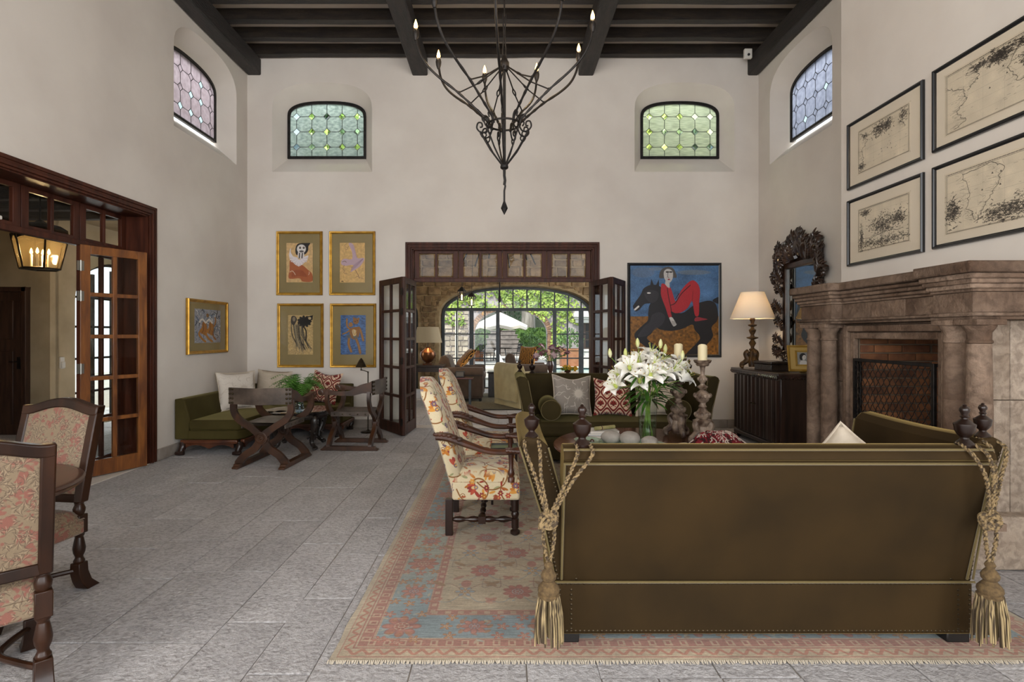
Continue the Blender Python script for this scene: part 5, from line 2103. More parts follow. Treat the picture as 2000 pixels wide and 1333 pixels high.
dc = dining_chair('rose brocade dining chair facing the room on the far side of the round table', (-2.74, 3.0, 0), PI - .12)
dup(dc, (-2.23, 2.27, 0), math.radians(45), 'rose brocade dining chair whose back is turned, nearest the camera')
dt = thing('dining_table', 'round dark wood dining table with a moulded edge among the brocade chairs', 'table', (-2.69, 2.60, 0))
MB().lathe([(.001, .715), (.52, .715), (.54, .722), (.555, .732), (.55, .742), (.56, .75), (.55, .758), (.52, .760), (.001, .760)], 56).build('tabletop', M('polished_walnut', '#3a2014', .28, c2='#4d2e1f', sc=3, stretch=(4, .6, 1), coat=.2, spec=.35), dt)
MB().lathe([(.001, .06), (.07, .06), (.09, .10), (.06, .16), (.05, .2), (.085, .3), (.09, .36), (.05, .46), (.045, .5), (.07, .55), (.06, .62), (.10, .70), (.12, .716), (.001, .716)], 24).build('pedestal', din_w, dt)
for k in range(3):
    a = -.35 + k * 2 * PI / 3
    T = Matrix.Rotation(a, 4, 'Z')
    P = cat([(.05, 0, .22), (.14, 0, .24), (.25, 0, .16), (.33, 0, .06), (.40, 0, .035)], 6)
    m = MB().tube([T @ p for p in P], list(np.linspace(.045, .028, len(P))), 10)
    p = T @ Vector((.41, 0, .03))
    m.ball((p.x, p.y, .03), .036, 10, sz=.8)
    m.build('foot', din_w, dt)
# ---------------------------------------------------------------- framed pictures
gold = M('gilt_wood', '#c09438', .38, metal=.65, c2='#a07428', sc=12, bump=.1, bsc=60)
black_frame = M('black_lacquer', '#131417', .35, coat=.15)
mat_olive = M('olive_mat', '#8c7b52', .85, c2='#82724b', sc=2)
mat_cream = M('cream_mat', '#d6cab6', .9, c2='#d0c4af', sc=2)


def picture(name, label, group, T, cx, cz, w_, h, fm, fw, dep, mm, cv, art, glass=True, y0=0, ang=None):
    loc = T @ Vector((cx, y0, cz))
    r = thing(name, label, 'picture', loc, T.to_euler().z if ang is None else ang, group)
    prof = [(0, -.004), (0, -dep * .7), (fw * .2, -dep), (fw * .55, -dep * .92), (fw * .7, -dep * .7), (fw, -dep * .55), (fw, -.004)]
    m = MB()
    n = len(prof)
    cor = [(-1, -1), (1, -1), (1, 1), (-1, 1)]
    vs = [(sx * (w_ / 2 - u), d, sz * (h / 2 - u)) for (sx, sz) in cor for (u, d) in prof]
    fs = []
    for c in range(4):
        for j in range(n):
            a, b_ = c * n + j, c * n + (j + 1) % n
            e, g = ((c + 1) % 4) * n + (j + 1) % n, ((c + 1) % 4) * n + j
            fs.append((a, b_, e, g))
    m.add(vs, fs).build('frame', fm, r, ang=25)
    if mm:
        k = MB().box(-w_ / 2 + fw * .8, w_ / 2 - fw * .8, -.014, -.004, -h / 2 + fw * .8, h / 2 - fw * .8)
        k.build('mat_board', mm, r)
        aw, ah = art[0] / 2 + .008, art[1] / 2 + .008
        b_ = MB()
        for (x0, x1, z0, z1) in ((-aw, aw, ah - .006, ah), (-aw, aw, -ah, -ah + .006), (-aw, -aw + .006, -ah, ah), (aw - .006, aw, -ah, ah)):
            b_.box(x0, x1, -.0155, -.0138, z0 + art[3], z1 + art[3])
        b_.build('mat_bevel', mm, r)
    pr = MB().box(-art[0] / 2, art[0] / 2, -.0165 if mm else -.018, -.006, -art[1] / 2, art[1] / 2)
    o = pr.build('print' if mm else 'canvas', IM(name + '_print', cv, 'xz', art[:2], rough=.75 if mm else .5, bump=.25 if not mm else 0, bsc=120), r)
    o.location = (0, 0, art[3])
    if glass:
        MB().box(-w_ / 2 + fw * .8, w_ / 2 - fw * .8, -dep * .5 - .002, -dep * .5, -h / 2 + fw * .8, h / 2 - fw * .8).build('glass', frame_glass, r, smooth=False)
    return r


def art1():
    c = Cv(200, 296, '#c9a673')
    c.noise(.05, 9, 1)
    c.smooth([(.10, .10), (.12, .32), (.14, .56), (.34, .5), (.6, .44), (.80, .33), (.97, .22), (.98, .03), (.62, .02), (.5, .1)], '#a0532e', .9)
    c.smooth([(.2, .14), (.3, .3), (.6, .3), (.8, .14), (.5, .16)], '#8a4426', .6)
    c.line([(.13, .26), (.22, .29), (.30, .24), (.34, .19)], .018, '#d8c6b0')
    c.line([(.86, .27), (.87, .23), (.84, .19)], .016, '#d8c6b0')
    for k in range(17):
        a = PI * (1.02 + .96 * k / 16)
        l = .40 if 3 < k < 13 else .46
        c.line([(.50 + .1 * math.cos(a), .62 + .06 * math.sin(a)), (.47 + l * .75 * math.cos(a), .62 + l * .5 * math.sin(a) + .06 * abs(math.cos(a)))], .055, ['#dcd6d8', '#cfc6cc'][k % 2], .95)
    for k in range(6):
        c.line([(.3, .6), (.2 - .01 * k, .66 + .02 * k), (.1 + .012 * k, .70 + .03 * k)], .03, '#d9d3d6', .9)
    c.smooth([(.38, .70), (.34, .84), (.42, .97), (.6, 1.0), (.9, 1.0), (.84, .92), (.82, .80), (.72, .72), (.62, .69), (.5, .72)], '#1b1817')
    c.ell(.57, .85, .175, .115, '#d9d4cf')
    c.smooth([(.46, .80), (.45, .62), (.66, .62), (.65, .78)], '#d2ccc8')
    c.line([(.50, .74), (.49, .62)], .04, '#26211f')
    c.line([(.61, .74), (.59, .62)], .04, '#26211f')
    for x in (.52, .66):
        c.ell(x, .88, .04, .028, '#1b1817').ell(x, .885, .02, .013, '#8b7b6b')
    c.ell(.575, .79, .085, .026, '#1b1817').line([(.51, .797), (.64, .797)], .012, '#cfc8c2')
    return c


def art2():
    c = Cv(200, 320, '#c9a468')
    c.noise(.05, 9, 2)
    c.smooth([(.35, .98), (.52, .97), (.62, .78), (.70, .62), (.92, .62), (.98, .58), (.82, .42), (.60, .32), (.42, .27), (.55, .42), (.42, .44), (.22, .42), (.06, .46), (.08, .56), (.22, .60), (.40, .58), (.5, .62), (.48, .78)], '#b39aa8', .95)
    for k in range(11):
        c.line([(.47 + .02 * k, .92 - .03 * k), (.58 + .012 * k, .93 - .03 * k)], .013, '#93788a', .8)
    for k in range(5):
        c.line([(.45, .3 + .02 * k), (.65, .40 + .02 * k), (.92, .58 + .006 * k)], .012, '#876d80', .8)
    c.line([(.28, .98), (.2, .93), (.3, .88), (.36, .93), (.28, .83), (.2, .86)], .014, '#8a6f50')
    c.line([(.1, .52), (.2, .54), (.26, .51)], .02, '#6b5747')
    c.line([(.62, .31), (.72, .2), (.78, .1)], .018, '#6b5444').line([(.72, .16), (.62, .13)], .014, '#6b5444').line([(.76, .13), (.93, .1)], .014, '#6b5444')
    c.line([(.18, .44), (.12, .34), (.2, .3), (.16, .24), (.28, .22)], .014, '#7a6048')
    c.ell(.1, .03, .05, .01, '#3a2a1e')
    return c


def art3():
    c = Cv(200, 312, '#b59a68')
    c.noise(.08, 7, 3)
    R = random.Random(3)
    for k in range(34):
        x = R.uniform(.12, .6)
        c.line([(x, .78 + R.uniform(-.08, .1)), (x + R.uniform(.0, .1), .5), (x + R.uniform(.1, .38), R.uniform(.02, .25))], R.uniform(.012, .05), R.choice(['#3a352f', '#57503f', '#1d1a18', '#8d8064']), R.uniform(.4, .8))
    c.smooth([(.12, .82), (.14, .96), (.26, .98), (.36, .90), (.30, .80), (.22, .74)], '#2a2522', .9)
    c.ell(.24, .9, .06, .06, '#8d8068', .8)
    for k in range(11):
        a = k * 2 * PI / 11
        c.ell(.66 + .16 * math.cos(a), .84 + .07 * math.sin(a), .13, .04, '#171514', .95, a)
    c.poly([(.8, .97), (1, 1), (.98, .88), (.86, .86)], '#171514')
    c.ell(.87, .92, .06, .035, '#b09a72')
    c.line([(.6, .72), (.72, .6), (.72, .36)], .05, '#1a1715', .9)
    return c


def art4():
    c = Cv(200, 312, '#41608c')
    c.noise(.14, 6, 4, (2, 1))
    br, lt = '#83592c', '#a87d45'
    for (p, w_) in (([(.25, .9), (.26, .72), (.4, .64)], .07), ([(.08, .52), (.24, .56), (.36, .62)], .05), ([(.55, .6), (.72, .68), (.82, .55), (.9, .36)], .09), ([(.34, .42), (.32, .26), (.42, .08)], .10), ([(.62, .40), (.72, .22), (.78, .04)], .10)):
        c.line(p, w_, br, .95)
        c.line(p, w_ * .3, lt, .6)
    c.smooth([(.36, .64), (.40, .44), (.56, .38), (.72, .46), (.76, .66), (.6, .7)], br)
    c.ell(.61, .85, .12, .08, br).ell(.58, .84, .02, .014, '#3b2514').ell(.66, .86, .02, .014, '#3b2514')
    c.ell(.52, .92, .035, .03, br).ell(.72, .91, .035, .03, br)
    c.ell(.40, .76, .085, .06, '#96683a')
    c.smooth([(.46, .62), (.52, .46), (.62, .5), (.6, .62)], '#c9b48a', .9)
    c.line([(.48, .64), (.56, .5), (.64, .62)], .02, '#b0812c')
    c.ell(.32, .46, .09, .05, '#54585a', .8).ell(.6, .44, .1, .04, '#5f6668', .7)
    c.noise(.08, 2, 5)
    return c


def art5():
    c = Cv(280, 260, '#8f9097')
    c.noise(.12, 5, 6)
    R = random.Random(5)
    for k in range(70):
        x, y = R.random(), R.uniform(.1, 1)
        c.line([(x, y), (x + R.uniform(-.05, .05), y + .07), (x + R.uniform(-.1, .1), y + .12)], R.uniform(.008, .028), R.choice(['#26303f', '#3f5472', '#c9c6c2', '#54657f', '#1d2026']), .75)
    for dx in (0, .26):
        c.smooth([(.30 + dx, .62), (.42 + dx, .58), (.46 + dx, .36), (.40 + dx, .22), (.30 + dx, .26), (.22 + dx, .3), (.26 + dx, .46)], '#9c6420')
        c.line([(.25 + dx, .4), (.16 + dx, .26), (.3 + dx, .1), (.40 + dx, .04)], .06, '#a56b22')
        c.line([(.42 + dx, .34), (.46 + dx, .18), (.54 + dx, .1)], .05, '#8c5518')
        c.line([(.18 + dx, .62), (.28 + dx, .70), (.4 + dx, .60)], .05, '#cfc8be')
        c.line([(.30 + dx, .6), (.33 + dx, .42), (.28 + dx, .30)], .012, '#23201f')
        c.line([(.44 + dx, .58), (.47 + dx, .40), (.42 + dx, .22)], .014, '#23201f')
    c.ell(.48, .82, .05, .06, '#7a5428').line([(.74, .5), (.8, .66), (.78, .76)], .05, '#8f5c24')
    c.noise(.06, 2, 7)
    return c


gp = 'gilt framed paintings'
for i, (cx, cz, w_, h, a, cv, lab) in enumerate((
        (-3.272, 2.632, .735, 1.022, (.42, .628), art1(), 'gilt framed painting of a black hooded figure with a white feather collar'),
        (-2.428, 2.632, .735, 1.022, (.40, .635), art2(), 'gilt framed painting of a lilac bird on tan paper'),
        (-3.257, 1.478, .735, 1.022, (.40, .63), art3(), 'gilt framed painting of dark grey brushed figures'),
        (-2.415, 1.478, .735, 1.022, (.40, .63), art4(), 'gilt framed painting of brown figures on blue'))):
    picture('painting', lab, None, TB, cx, cz, w_, h, gold, .042, .045, mat_olive, cv, a + (0, .01))
picture('painting', 'gilt framed blue and orange painting alone above the corner sofa', None, TL, 7.58, 1.60, 1.02, .735, gold, .042, .045, mat_olive, art5(), (.66, .46, 0, .01))


def horse():
    c = Cv(520, 520, '#46688f')
    c.noise(.10, 26, 1, (2.2, 1)).noise(.05, 5, 2)
    p = lambda L: [((x - 175) / 1010, 1 - (y - 160) / 1010) for x, y in L]
    for (x, y, rx, ry, cc, al) in ((900, 240, 190, 28, '#7d7a78', .5), (330, 240, 130, 60, '#5f6a7c', .5), (470, 200, 80, 20, '#857f7c', .4), (1050, 420, 90, 120, '#587fae', .4)):
        c.ell((x - 175) / 1010, 1 - (y - 160) / 1010, rx / 1010, ry / 1010, cc, al)
    c.poly(p([(170, 740), (400, 735), (1200, 735), (1200, 1180), (170, 1180)]), '#7d531f')
    g = Cv(520, 520, '#7d531f').noise(.16, 9, 3).noise(.08, 2, 4)
    msk = np.zeros((520, 520, 1), np.float32)
    msk[:int(520 * .43)] = 1
    c.a = c.a * (1 - msk) + g.a * msk
    bl, gy = '#1d1b1e', '#333036'
    c.smooth(p([(985, 575), (1075, 560), (1140, 590), (1170, 680), (1165, 780), (1100, 860), (1115, 960), (1040, 1060), (900, 1190), (800, 1180), (930, 1040), (970, 970), (910, 890), (880, 830), (760, 880), (640, 900), (520, 885), (470, 860), (420, 930), (370, 985), (460, 1060), (540, 1150), (500, 1190), (330, 1060), (240, 985), (240, 920), (330, 830), (380, 780), (385, 690), (410, 590), (520, 520), (620, 640), (760, 700), (900, 610)]), bl)
    c.smooth(p([(420, 380), (500, 390), (540, 430), (545, 520), (470, 580), (400, 590), (340, 600), (285, 660), (240, 680), (212, 630), (230, 590), (300, 490), (335, 420)]), bl)
    c.poly(p([(405, 395), (420, 315), (445, 375)]), bl).poly(p([(470, 390), (505, 322), (508, 400)]), bl)
    c.smooth(p([(430, 720), (520, 690), (575, 740), (540, 830), (440, 900), (360, 960), (270, 960), (330, 860), (400, 800)]), gy, .8)
    c.smooth(p([(340, 480), (420, 440), (500, 470), (480, 560), (400, 580)]), gy, .7)
    c.smooth(p([(1110, 560), (1150, 528), (1200, 520), (1200, 590), (1160, 590)]), bl)
    c.ell(.215, .69, .022, .008, '#d8d4cf').line(p([(235, 660), (275, 625)]), .02, '#d3cec6')
    rd, dr = '#a9262f', '#7a1a22'
    c.smooth(p([(545, 365), (600, 390), (640, 420), (680, 540), (700, 560), (760, 440), (830, 360), (890, 330), (945, 370), (970, 450), (960, 580), (955, 720), (915, 730), (895, 640), (880, 560), (830, 640), (760, 690), (690, 700), (640, 680), (650, 745), (620, 755), (580, 640), (530, 500), (530, 400)]), rd)
    c.line(p([(600, 420), (615, 520), (640, 640), (655, 745)]), .008, '#3a0d12')
    c.line(p([(640, 610), (690, 585), (760, 480), (860, 385)]), .009, '#3a0d12')
    c.line(p([(690, 545), (730, 480)]), .008, '#3a0d12').line(p([(880, 580), (890, 450)]), .006, dr)
    c.smooth(p([(910, 760), (940, 745), (1000, 755), (1055, 770), (1000, 782), (915, 792)]), '#8f3038')
    fl = '#b7b3b0'
    c.smooth(p([(510, 300), (520, 230), (560, 190), (620, 178), (670, 200), (700, 260), (702, 300), (655, 300), (560, 305)]), '#4e4a47')
    c.smooth(p([(565, 225), (612, 200), (660, 230), (662, 300), (640, 345), (610, 358), (580, 330), (562, 290)]), fl)
    c.poly(p([(580, 330), (625, 345), (625, 420), (600, 405), (575, 375)]), fl)
    c.line(p([(608, 240), (605, 290), (618, 298)]), .006, '#55504d').ell(.422, .925, .02, .008, '#2a2827').ell(.46, .925, .02, .008, '#2a2827').ell(.438, .842, .013, .008, '#8c2a30')
    c.smooth(p([(622, 755), (655, 748), (690, 800), (705, 830), (670, 850), (650, 820)]), '#c2bdb8')
    for q in range(4):
        c.line(p([(650 + q * 12, 790), (668 + q * 11, 845 - q * 6)]), .005, '#6a6562')
    c.noise(.05, 2, 9)
    return c


picture('painting', 'large unglazed painting of a woman in red on a black horse', None, TB, 2.717, 1.885, 1.50, 1.51, black_frame, .045, .04, None, horse(), (1.43, 1.43, 0, 0), glass=False)


def mapcv(seed, wd, ht, cont):
    W_ = int(560 * wd)
    c = Cv(W_, int(560 * ht), '#cdc0a8')
    c.noise(.03, 30, seed).noise(.02, 1, seed + 1)
    R = random.Random(seed)
    ink = '#2b2620'
    lw = .9 / W_
    for k in (.012, .022):
        c.line([(k, k), (1 - k, k), (1 - k, 1 - k * 2.2), (k, 1 - k * 2.2), (k, k)], lw * 1.4, ink, .8, False)
    x = .03
    while x < .95:                      # illegible engraved heading
        l = R.uniform(.006, .03)
        c.line([(x, .972), (x + l, .972)], lw * 3.2, ink, .65, False)
        x += l + .008
    for k in range(1, 6):
        c.line([(.02, k / 6), (.98, k / 6)], lw * .5, ink, .3, False)
        c.line([(k / 6, .02), (k / 6, .95)], lw * .5, ink, .3, False)

    def coast(P, hatch=True):
        Q = []
        for i in range(len(P) - 1):
            for t in range(7):
                Q.append((P[i][0] + (P[i + 1][0] - P[i][0]) * t / 7 + R.gauss(0, .007), P[i][1] + (P[i + 1][1] - P[i][1]) * t / 7 + R.gauss(0, .009)))
        c.line(Q, lw * 1.7, ink, .9)
        for q in Q[::2]:
            c.line([q, (q[0] + R.uniform(-.02, .0), q[1] + R.uniform(-.01, .02))], lw, ink, .6, False)
        if hatch:
            for _ in range(len(Q) * 2):
                q = R.choice(Q)
                c.line([(q[0] + R.uniform(-.09, .02), q[1] + R.uniform(-.04, .06)), (q[0] + R.uniform(-.07, .03), q[1] + R.uniform(-.03, .06))], lw * .8, ink, .45, False)

    def block(x, y, w_, h, n):
        for _ in range(n):
            a, b_ = x + R.gauss(0, w_ / 3), y + R.gauss(0, h / 3)
            c.line([(a, b_), (a + R.uniform(-.02, .02), b_ + R.uniform(-.03, .03)), (a + R.uniform(-.03, .03), b_ + R.uniform(-.02, .02))], lw * R.uniform(1, 2.2), ink, R.uniform(.5, .9))
    for P in cont['coast']:
        coast(P)
    for b_ in cont['block']:
        block(*b_)
    for _ in range(9):
        x, y = R.uniform(.15, .85), R.uniform(.15, .8)
        c.poly([(x - .008, y), (x + .008, y), (x + .003, y + .02), (x - .002, y + .028)], ink, .8)
    for _ in range(40):
        x, y = R.uniform(.05, .95), R.uniform(.06, .9)
        c.line([(x, y), (x + R.uniform(.01, .03), y)], lw * 1.2, ink, .5, False)
    return c


TC = at(3.45, 0, 0, -PI / 2)
m1 = dict(coast=[[(.06, .9), (.2, .7), (.08, .5), (.12, .3), (.05, .1)], [(.95, .85), (.86, .7), (.93, .55)]], block=[(.45, .78, .22, .22, 260), (.6, .8, .14, .2, 160), (.88, .82, .12, .2, 90), (.08, .15, .08, .12, 80), (.14, .8, .12, .1, 40)])
m2 = dict(coast=[[(.05, .3), (.3, .26), (.55, .34), (.95, .3)], [(.06, .85), (.2, .92)]], block=[(.5, .5, .36, .3, 420), (.8, .55, .2, .25, 220), (.5, .15, .9, .16, 420), (.16, .86, .16, .1, 90), (.08, .3, .05, .4, 140)])
m3 = dict(coast=[[(.03, .75), (.16, .62), (.20, .45), (.10, .3), (.2, .12), (.08, .03)], [(.25, .9), (.3, .7), (.2, .55)], [(.62, .9), (.52, .6), (.6, .35), (.72, .3)], [(.8, .6), (.9, .4), (.98, .45)]], block=[(.46, .84, .14, .14, 320), (.66, .88, .2, .1, 160), (.30, .86, .12, .12, 90), (.72, .62, .16, .18, 260), (.9, .84, .1, .14, 120)])
m4 = dict(coast=[[(.16, .9), (.22, .6), (.2, .35), (.28, .1)], [(.16, .9), (.4, .95), (.5, .82), (.44, .55), (.34, .3), (.28, .1)], [(.72, .95), (.76, .7), (.74, .45)]], block=[(.07, .35, .1, .3, 260), (.5, .16, .3, .2, 340), (.78, .18, .3, .28, 420), (.85, .36, .3, .16, 260)])
picture('framed_map', 'black framed old map, upper of the two smaller maps over the mantel', None, TC, -4.98, 3.26, .985, .655, black_frame, .03, .035, mat_cream, mapcv(3, .66, .42, m1), (.68, .42, 0, 0))
picture('framed_map', 'black framed old map, lower of the two smaller maps over the mantel', None, TC, -4.98, 2.50, .985, .655, black_frame, .03, .035, mat_cream, mapcv(5, .66, .42, m2), (.68, .42, 0, 0))
picture('framed_map', 'black framed old sea map, upper of the two wide maps over the mantel', None, TC, -3.76, 3.275, 1.25, .655, black_frame, .03, .035, mat_cream, mapcv(7, 1.0, .46, m3), (1.02, .47, 0, 0))
picture('framed_map', 'black framed old map, lower of the two wide maps over the mantel', None, TC, -3.76, 2.505, 1.25, .655, black_frame, .03, .035, mat_cream, mapcv(9, 1.0, .46, m4), (1.02, .47, 0, 0))

# ---------------------------------------------------------------- chandelier
flame = M('bulb_glow', '#ffb85c', .4, emis=14)
ch = thing('chandelier', 'wrought iron candle chandelier hanging from the beamed ceiling', 'chandelier', (0, 4.7, 2.52))
KZ = lambda z: z - 2.52
MB().tube([(0, 0, KZ(2.94)), (0, 0, KZ(3.83))], .013, 8).lathe([(.001, 0), (.03, 0), (.042, .03), (.042, .07), (.03, .09), (.015, .13), (.001, .13)], 14, (0, 0, KZ(3.76))).build('shaft', iron, ch)
m = MB()
z = KZ(3.90)
k = 0
while z < KZ(5.9):
    L = .34
    for s in (-1, 1):
        P = [(0, 0, z - .02), (s * .014 * (k % 2 == 0), s * .014 * (k % 2), z + .02), (s * .004, 0, z + L * .5), (s * .014 * (k % 2 == 0), s * .014 * (k % 2), z + L - .02), (0, 0, z + L + .02)]
        m.tube(cat(P, 4), .006, 6)
    z += L
    k += 1
m.tube([(0, 0, z - .1), (0, 0, KZ(6.06))], .012, 8)
m.lathe([(.001, KZ(6.02)), (.06, KZ(6.02)), (.07, KZ(6.06)), (.001, KZ(6.068))], 16)
m.build('chain', iron, ch)
m = MB()
m.tube([(.136 * math.cos(2 * PI * t / 36), .136 * math.sin(2 * PI * t / 36), KZ(3.30)) for t in range(37)], .009, 8)
m.build('ring', iron, ch)
MB().lathe([(.001, KZ(2.915)), (.022, KZ(2.915)), (.034, KZ(2.925)), (.034, KZ(2.945)), (.02, KZ(2.955)), (.001, KZ(2.955))], 16).tube([(0, 0, KZ(2.93)), (0, 0, KZ(2.86)), (.006, 0, KZ(2.82)), (0, 0, KZ(2.78))], .012, 8).tube([(0, 0, KZ(2.80)), (.008, 0, KZ(2.77)), (0, 0, KZ(2.73)), (0, 0, KZ(2.62))], .008, 8).lathe([(.001, KZ(2.523)), (.03, KZ(2.58)), (.008, KZ(2.64)), (.001, KZ(2.64))], 6).build('finial', iron, ch)
for i in range(9):
    th = math.radians(5 + 20 + 40 * i)
    P = cat([(.125, 0, KZ(3.28)), (.15, 0, KZ(3.335)), (.25, 0, KZ(3.43)), (.39, 0, KZ(3.555)), (.56, 0, KZ(3.685)), (.665, 0, KZ(3.79)), (.725, 0, KZ(3.90)), (.748, 0, KZ(4.0)), (.752, 0, KZ(4.025))], 6)
    rr = [.0105 + .002 * math.sin(q * 1.9) * (q < 22) for q in range(len(P))]
    a = MB().tube(P, rr, 8).build('arm', iron, ch, rot=(0, 0, PI / 2 - th))
    MB().lathe([(.001, KZ(3.98)), (.012, KZ(3.985)), (.024, KZ(4.02)), (.027, KZ(4.05)), (.022, KZ(4.075)), (.016, KZ(4.085)), (.001, KZ(4.085))], 14, (.752, 0, 0)).build('candle_cup', iron, a)
    MB().lathe([(.001, KZ(4.085)), (.012, KZ(4.087)), (.017, KZ(4.105)), (.013, KZ(4.13)), (.006, KZ(4.15)), (.001, KZ(4.165))], 12, (.752, 0, 0)).build('bulb', flame, a)
    st = MB()
    P = [(.02, 0, KZ(3.80)), (.19, 0, KZ(3.67))]
    st.tube([P[0], P[1]], .006, 6).tube(cat([(.18, 0, KZ(3.68)), (.205, .012, KZ(3.662)), (.235, 0, KZ(3.638)), (.205, -.012, KZ(3.655)), (.18, 0, KZ(3.68))], 4), .006, 6).tube([(.23, 0, KZ(3.64)), (.385, 0, KZ(3.56))], .006, 6).ball((.388, 0, KZ(3.558)), .014, 8)
    st.build('stay', iron, ch, rot=(0, 0, PI / 2 - th))
    s_ = MB()
    s_.tube(cat([(.175, 0, KZ(3.315)), (.19, 0, KZ(3.345)), (.165, 0, KZ(3.37)), (.135, 0, KZ(3.345)), (.13, 0, KZ(3.29)), (.155, 0, KZ(3.235)), (.20, 0, KZ(3.225)), (.235, 0, KZ(3.26)), (.225, 0, KZ(3.305)), (.195, 0, KZ(3.305)), (.19, 0, KZ(3.275)), (.21, 0, KZ(3.268))], 6), .007, 6)
    s_.tube(cat([(.165, 0, KZ(3.23)), (.155, 0, KZ(3.20)), (.18, 0, KZ(3.18)), (.205, 0, KZ(3.215)), (.20, 0, KZ(3.235))], 5), .006, 6)
    s_.tube([(.20, 0, KZ(3.215)), (.12, 0, KZ(3.08)), (.016, 0, KZ(2.945))], .007, 6)
    s_.build('scroll', iron, ch, rot=(0, 0, PI / 2 - th))
    light('bulb_light', 'POINT', (.752 * math.sin(th), 4.7 + .752 * math.cos(th), 4.13), 6.5, (1, .70, .38), radius=.02)

# ---------------------------------------------------------------- sideboard in the corner
sb_m = M('ebonised_walnut', '#1c1210', .32, c2='#38251e', sc=3, stretch=(4, 4, .5), coat=.4)
sb = thing('sideboard', 'dark sideboard with rippled doors in the corner by the fireplace', 'sideboard', (3.70, 7.45, 0))
MB().box(-.27, .33, -.655, .655, .10, .95).build('body', sb_m, sb, bevel=.006)
m = MB().prism([(-.335, -.70), (.34, -.70), (.34, .70), (-.335, .70)], .965, 1.01, 'z')
m.build('top', sb_m, sb, bevel=.012, seg=2)
m = MB()
for (x0, y0, x1, y1) in ((-.33, -.695, -.33, .695), (-.33, -.695, .33, -.695)):
    L = math.hypot(x1 - x0, y1 - y0)
    n = int(L / .05)
    for k in range(n):
        p, q = k / n, (k + .95) / n
        m.tube([(x0 + (x1 - x0) * p, y0 + (y1 - y0) * p, .945), (x0 + (x1 - x0) * q, y0 + (y1 - y0) * q, .968)], .014, 6)
m.build('rope_edge', sb_m, sb)
for s in (-1, 1):
    pts = []
    N_ = 56
    for k in range(N_ + 1):
        t = k / N_
        y = s * (.004 + .62 * t)
        ph = (t * 5.5) % 1
        d = .012 + .03 * (abs(math.sin(ph * PI)) ** .7) + (.012 if ph > .86 or ph < .06 else 0)
        pts.append((-.27 - d, y))
    pts += [(-.27, s * .624), (-.27, s * .004)]
    d_ = MB().prism(pts, .14, .92, 'z').build('door', sb_m, sb, ang=50)
    MB().tube([(-.305, s * .05, .56), (-.335, s * .05, .56)], .008, 8).ball((-.34, s * .05, .56), .018, 10).build('knob', bronze, d_)
m = MB().box(-.30, .33, -.68, .68, .05, .115)
m.build('plinth', sb_m, sb, bevel=.015, seg=2)
for (x, y) in ((-.27, -.63), (-.27, .63), (.27, -.63), (.27, .63)):
    MB().lathe([(.001, 0), (.05, 0), (.06, .02), (.05, .045), (.04, .06), (.001, .06)], 14, (x, y, 0)).build('foot', sb_m, sb)

gilt_wood = M('worn_gilt_wood', '#2e2016', .5, c2='#6f5028', sc=14, det=5, metal=.25, bump=.4, bsc=60)


def scrolls(mb, z0, z1, r0, n=3, seed=0):
    for k in range(n):
        a = 2 * PI * k / n + seed
        c_, s_ = math.cos(a), math.sin(a)
        pr = [(r0 * .35, z1), (r0 * .62, z1 - (z1 - z0) * .18), (r0 * .45, z0 + (z1 - z0) * .5), (r0 * .75, z0 + (z1 - z0) * .28), (r0 * 1.0, z0 + (z1 - z0) * .2), (r0 * 1.02, z0 + .012), (r0 * .85, z0 + .014)]
        P = [(c_ * p, s_ * p, q) for p, q in pr]
        C = cat(P, 5)
        mb.tube(C, list(np.interp(np.linspace(0, 1, len(C)), [0, .3, .7, 1], [r0 * .22, r0 * .30, r0 * .22, r0 * .16])), 9)
        mb.ball((c_ * r0 * .92, s_ * r0 * .92, z0 + r0 * .17), r0 * .17, 9)
        for q in range(5):
            t = C[6 + q * 4]
            mb.ball((t.x * 1.06, t.y * 1.06, t.z), r0 * .10, 7)


lp = thing('table_lamp', 'lit table lamp with white cone shade and carved gilt stem on the sideboard', 'lamp', (3.56, 7.86, 1.01))
m = MB()
scrolls(m, .012, .25, .14, 3, .5)
m.lathe([(.001, .02), (.05, .02), (.06, .1), (.045, .2), (.03, .26), (.001, .26)], 14)
m.build('tripod_base', gilt_wood, lp)
MB().lathe([(.001, .25), (.04, .25), (.05, .27), (.024, .29), (.024, .31), (.05, .36), (.028, .40), (.02, .41), (.075, .43), (.08, .445), (.03, .455), (.022, .48), (.042, .52), (.05, .55), (.025, .57), (.02, .59), (.058, .61), (.062, .625), (.024, .635), (.024, .66), (.04, .70), (.02, .73), (.05, .76), (.05, .775), (.02, .785), (.012, .80), (.012, .84), (.001, .84)], 18).build('stem', gilt_wood, lp)
shade_m = bpy.data.materials.new('shade_linen')
shade_m.use_nodes = True
N_, L_ = shade_m.node_tree.nodes, shade_m.node_tree.links
N_.remove(N_['Principled BSDF'])
d1, d2, mx = N_.new('ShaderNodeBsdfDiffuse'), N_.new('ShaderNodeBsdfTranslucent'), N_.new('ShaderNodeMixShader')
d1.inputs[0].default_value = S('#e6e0d6')
d2.inputs[0].default_value = S('#e0c9a2')
mx.inputs[0].default_value = .16
L_.new(d1.outputs[0], mx.inputs[1])
L_.new(d2.outputs[0], mx.inputs[2])
L_.new(mx.outputs[0], N_['Material Output'].inputs[0])
MB().lathe([(.30, .715), (.155, 1.09)], 40).f
m = MB()
n = 40
vs = [(r_ * math.cos(2 * PI * j / n), r_ * math.sin(2 * PI * j / n), z) for r_, z in ((.30, .715), (.155, 1.09)) for j in range(n)]
m.add(vs, [(j, (j + 1) % n, n + (j + 1) % n, n + j) for j in range(n)])
m.tube([(.30 * math.cos(2 * PI * j / n), .30 * math.sin(2 * PI * j / n), .715) for j in range(n + 1)], .004, 5)
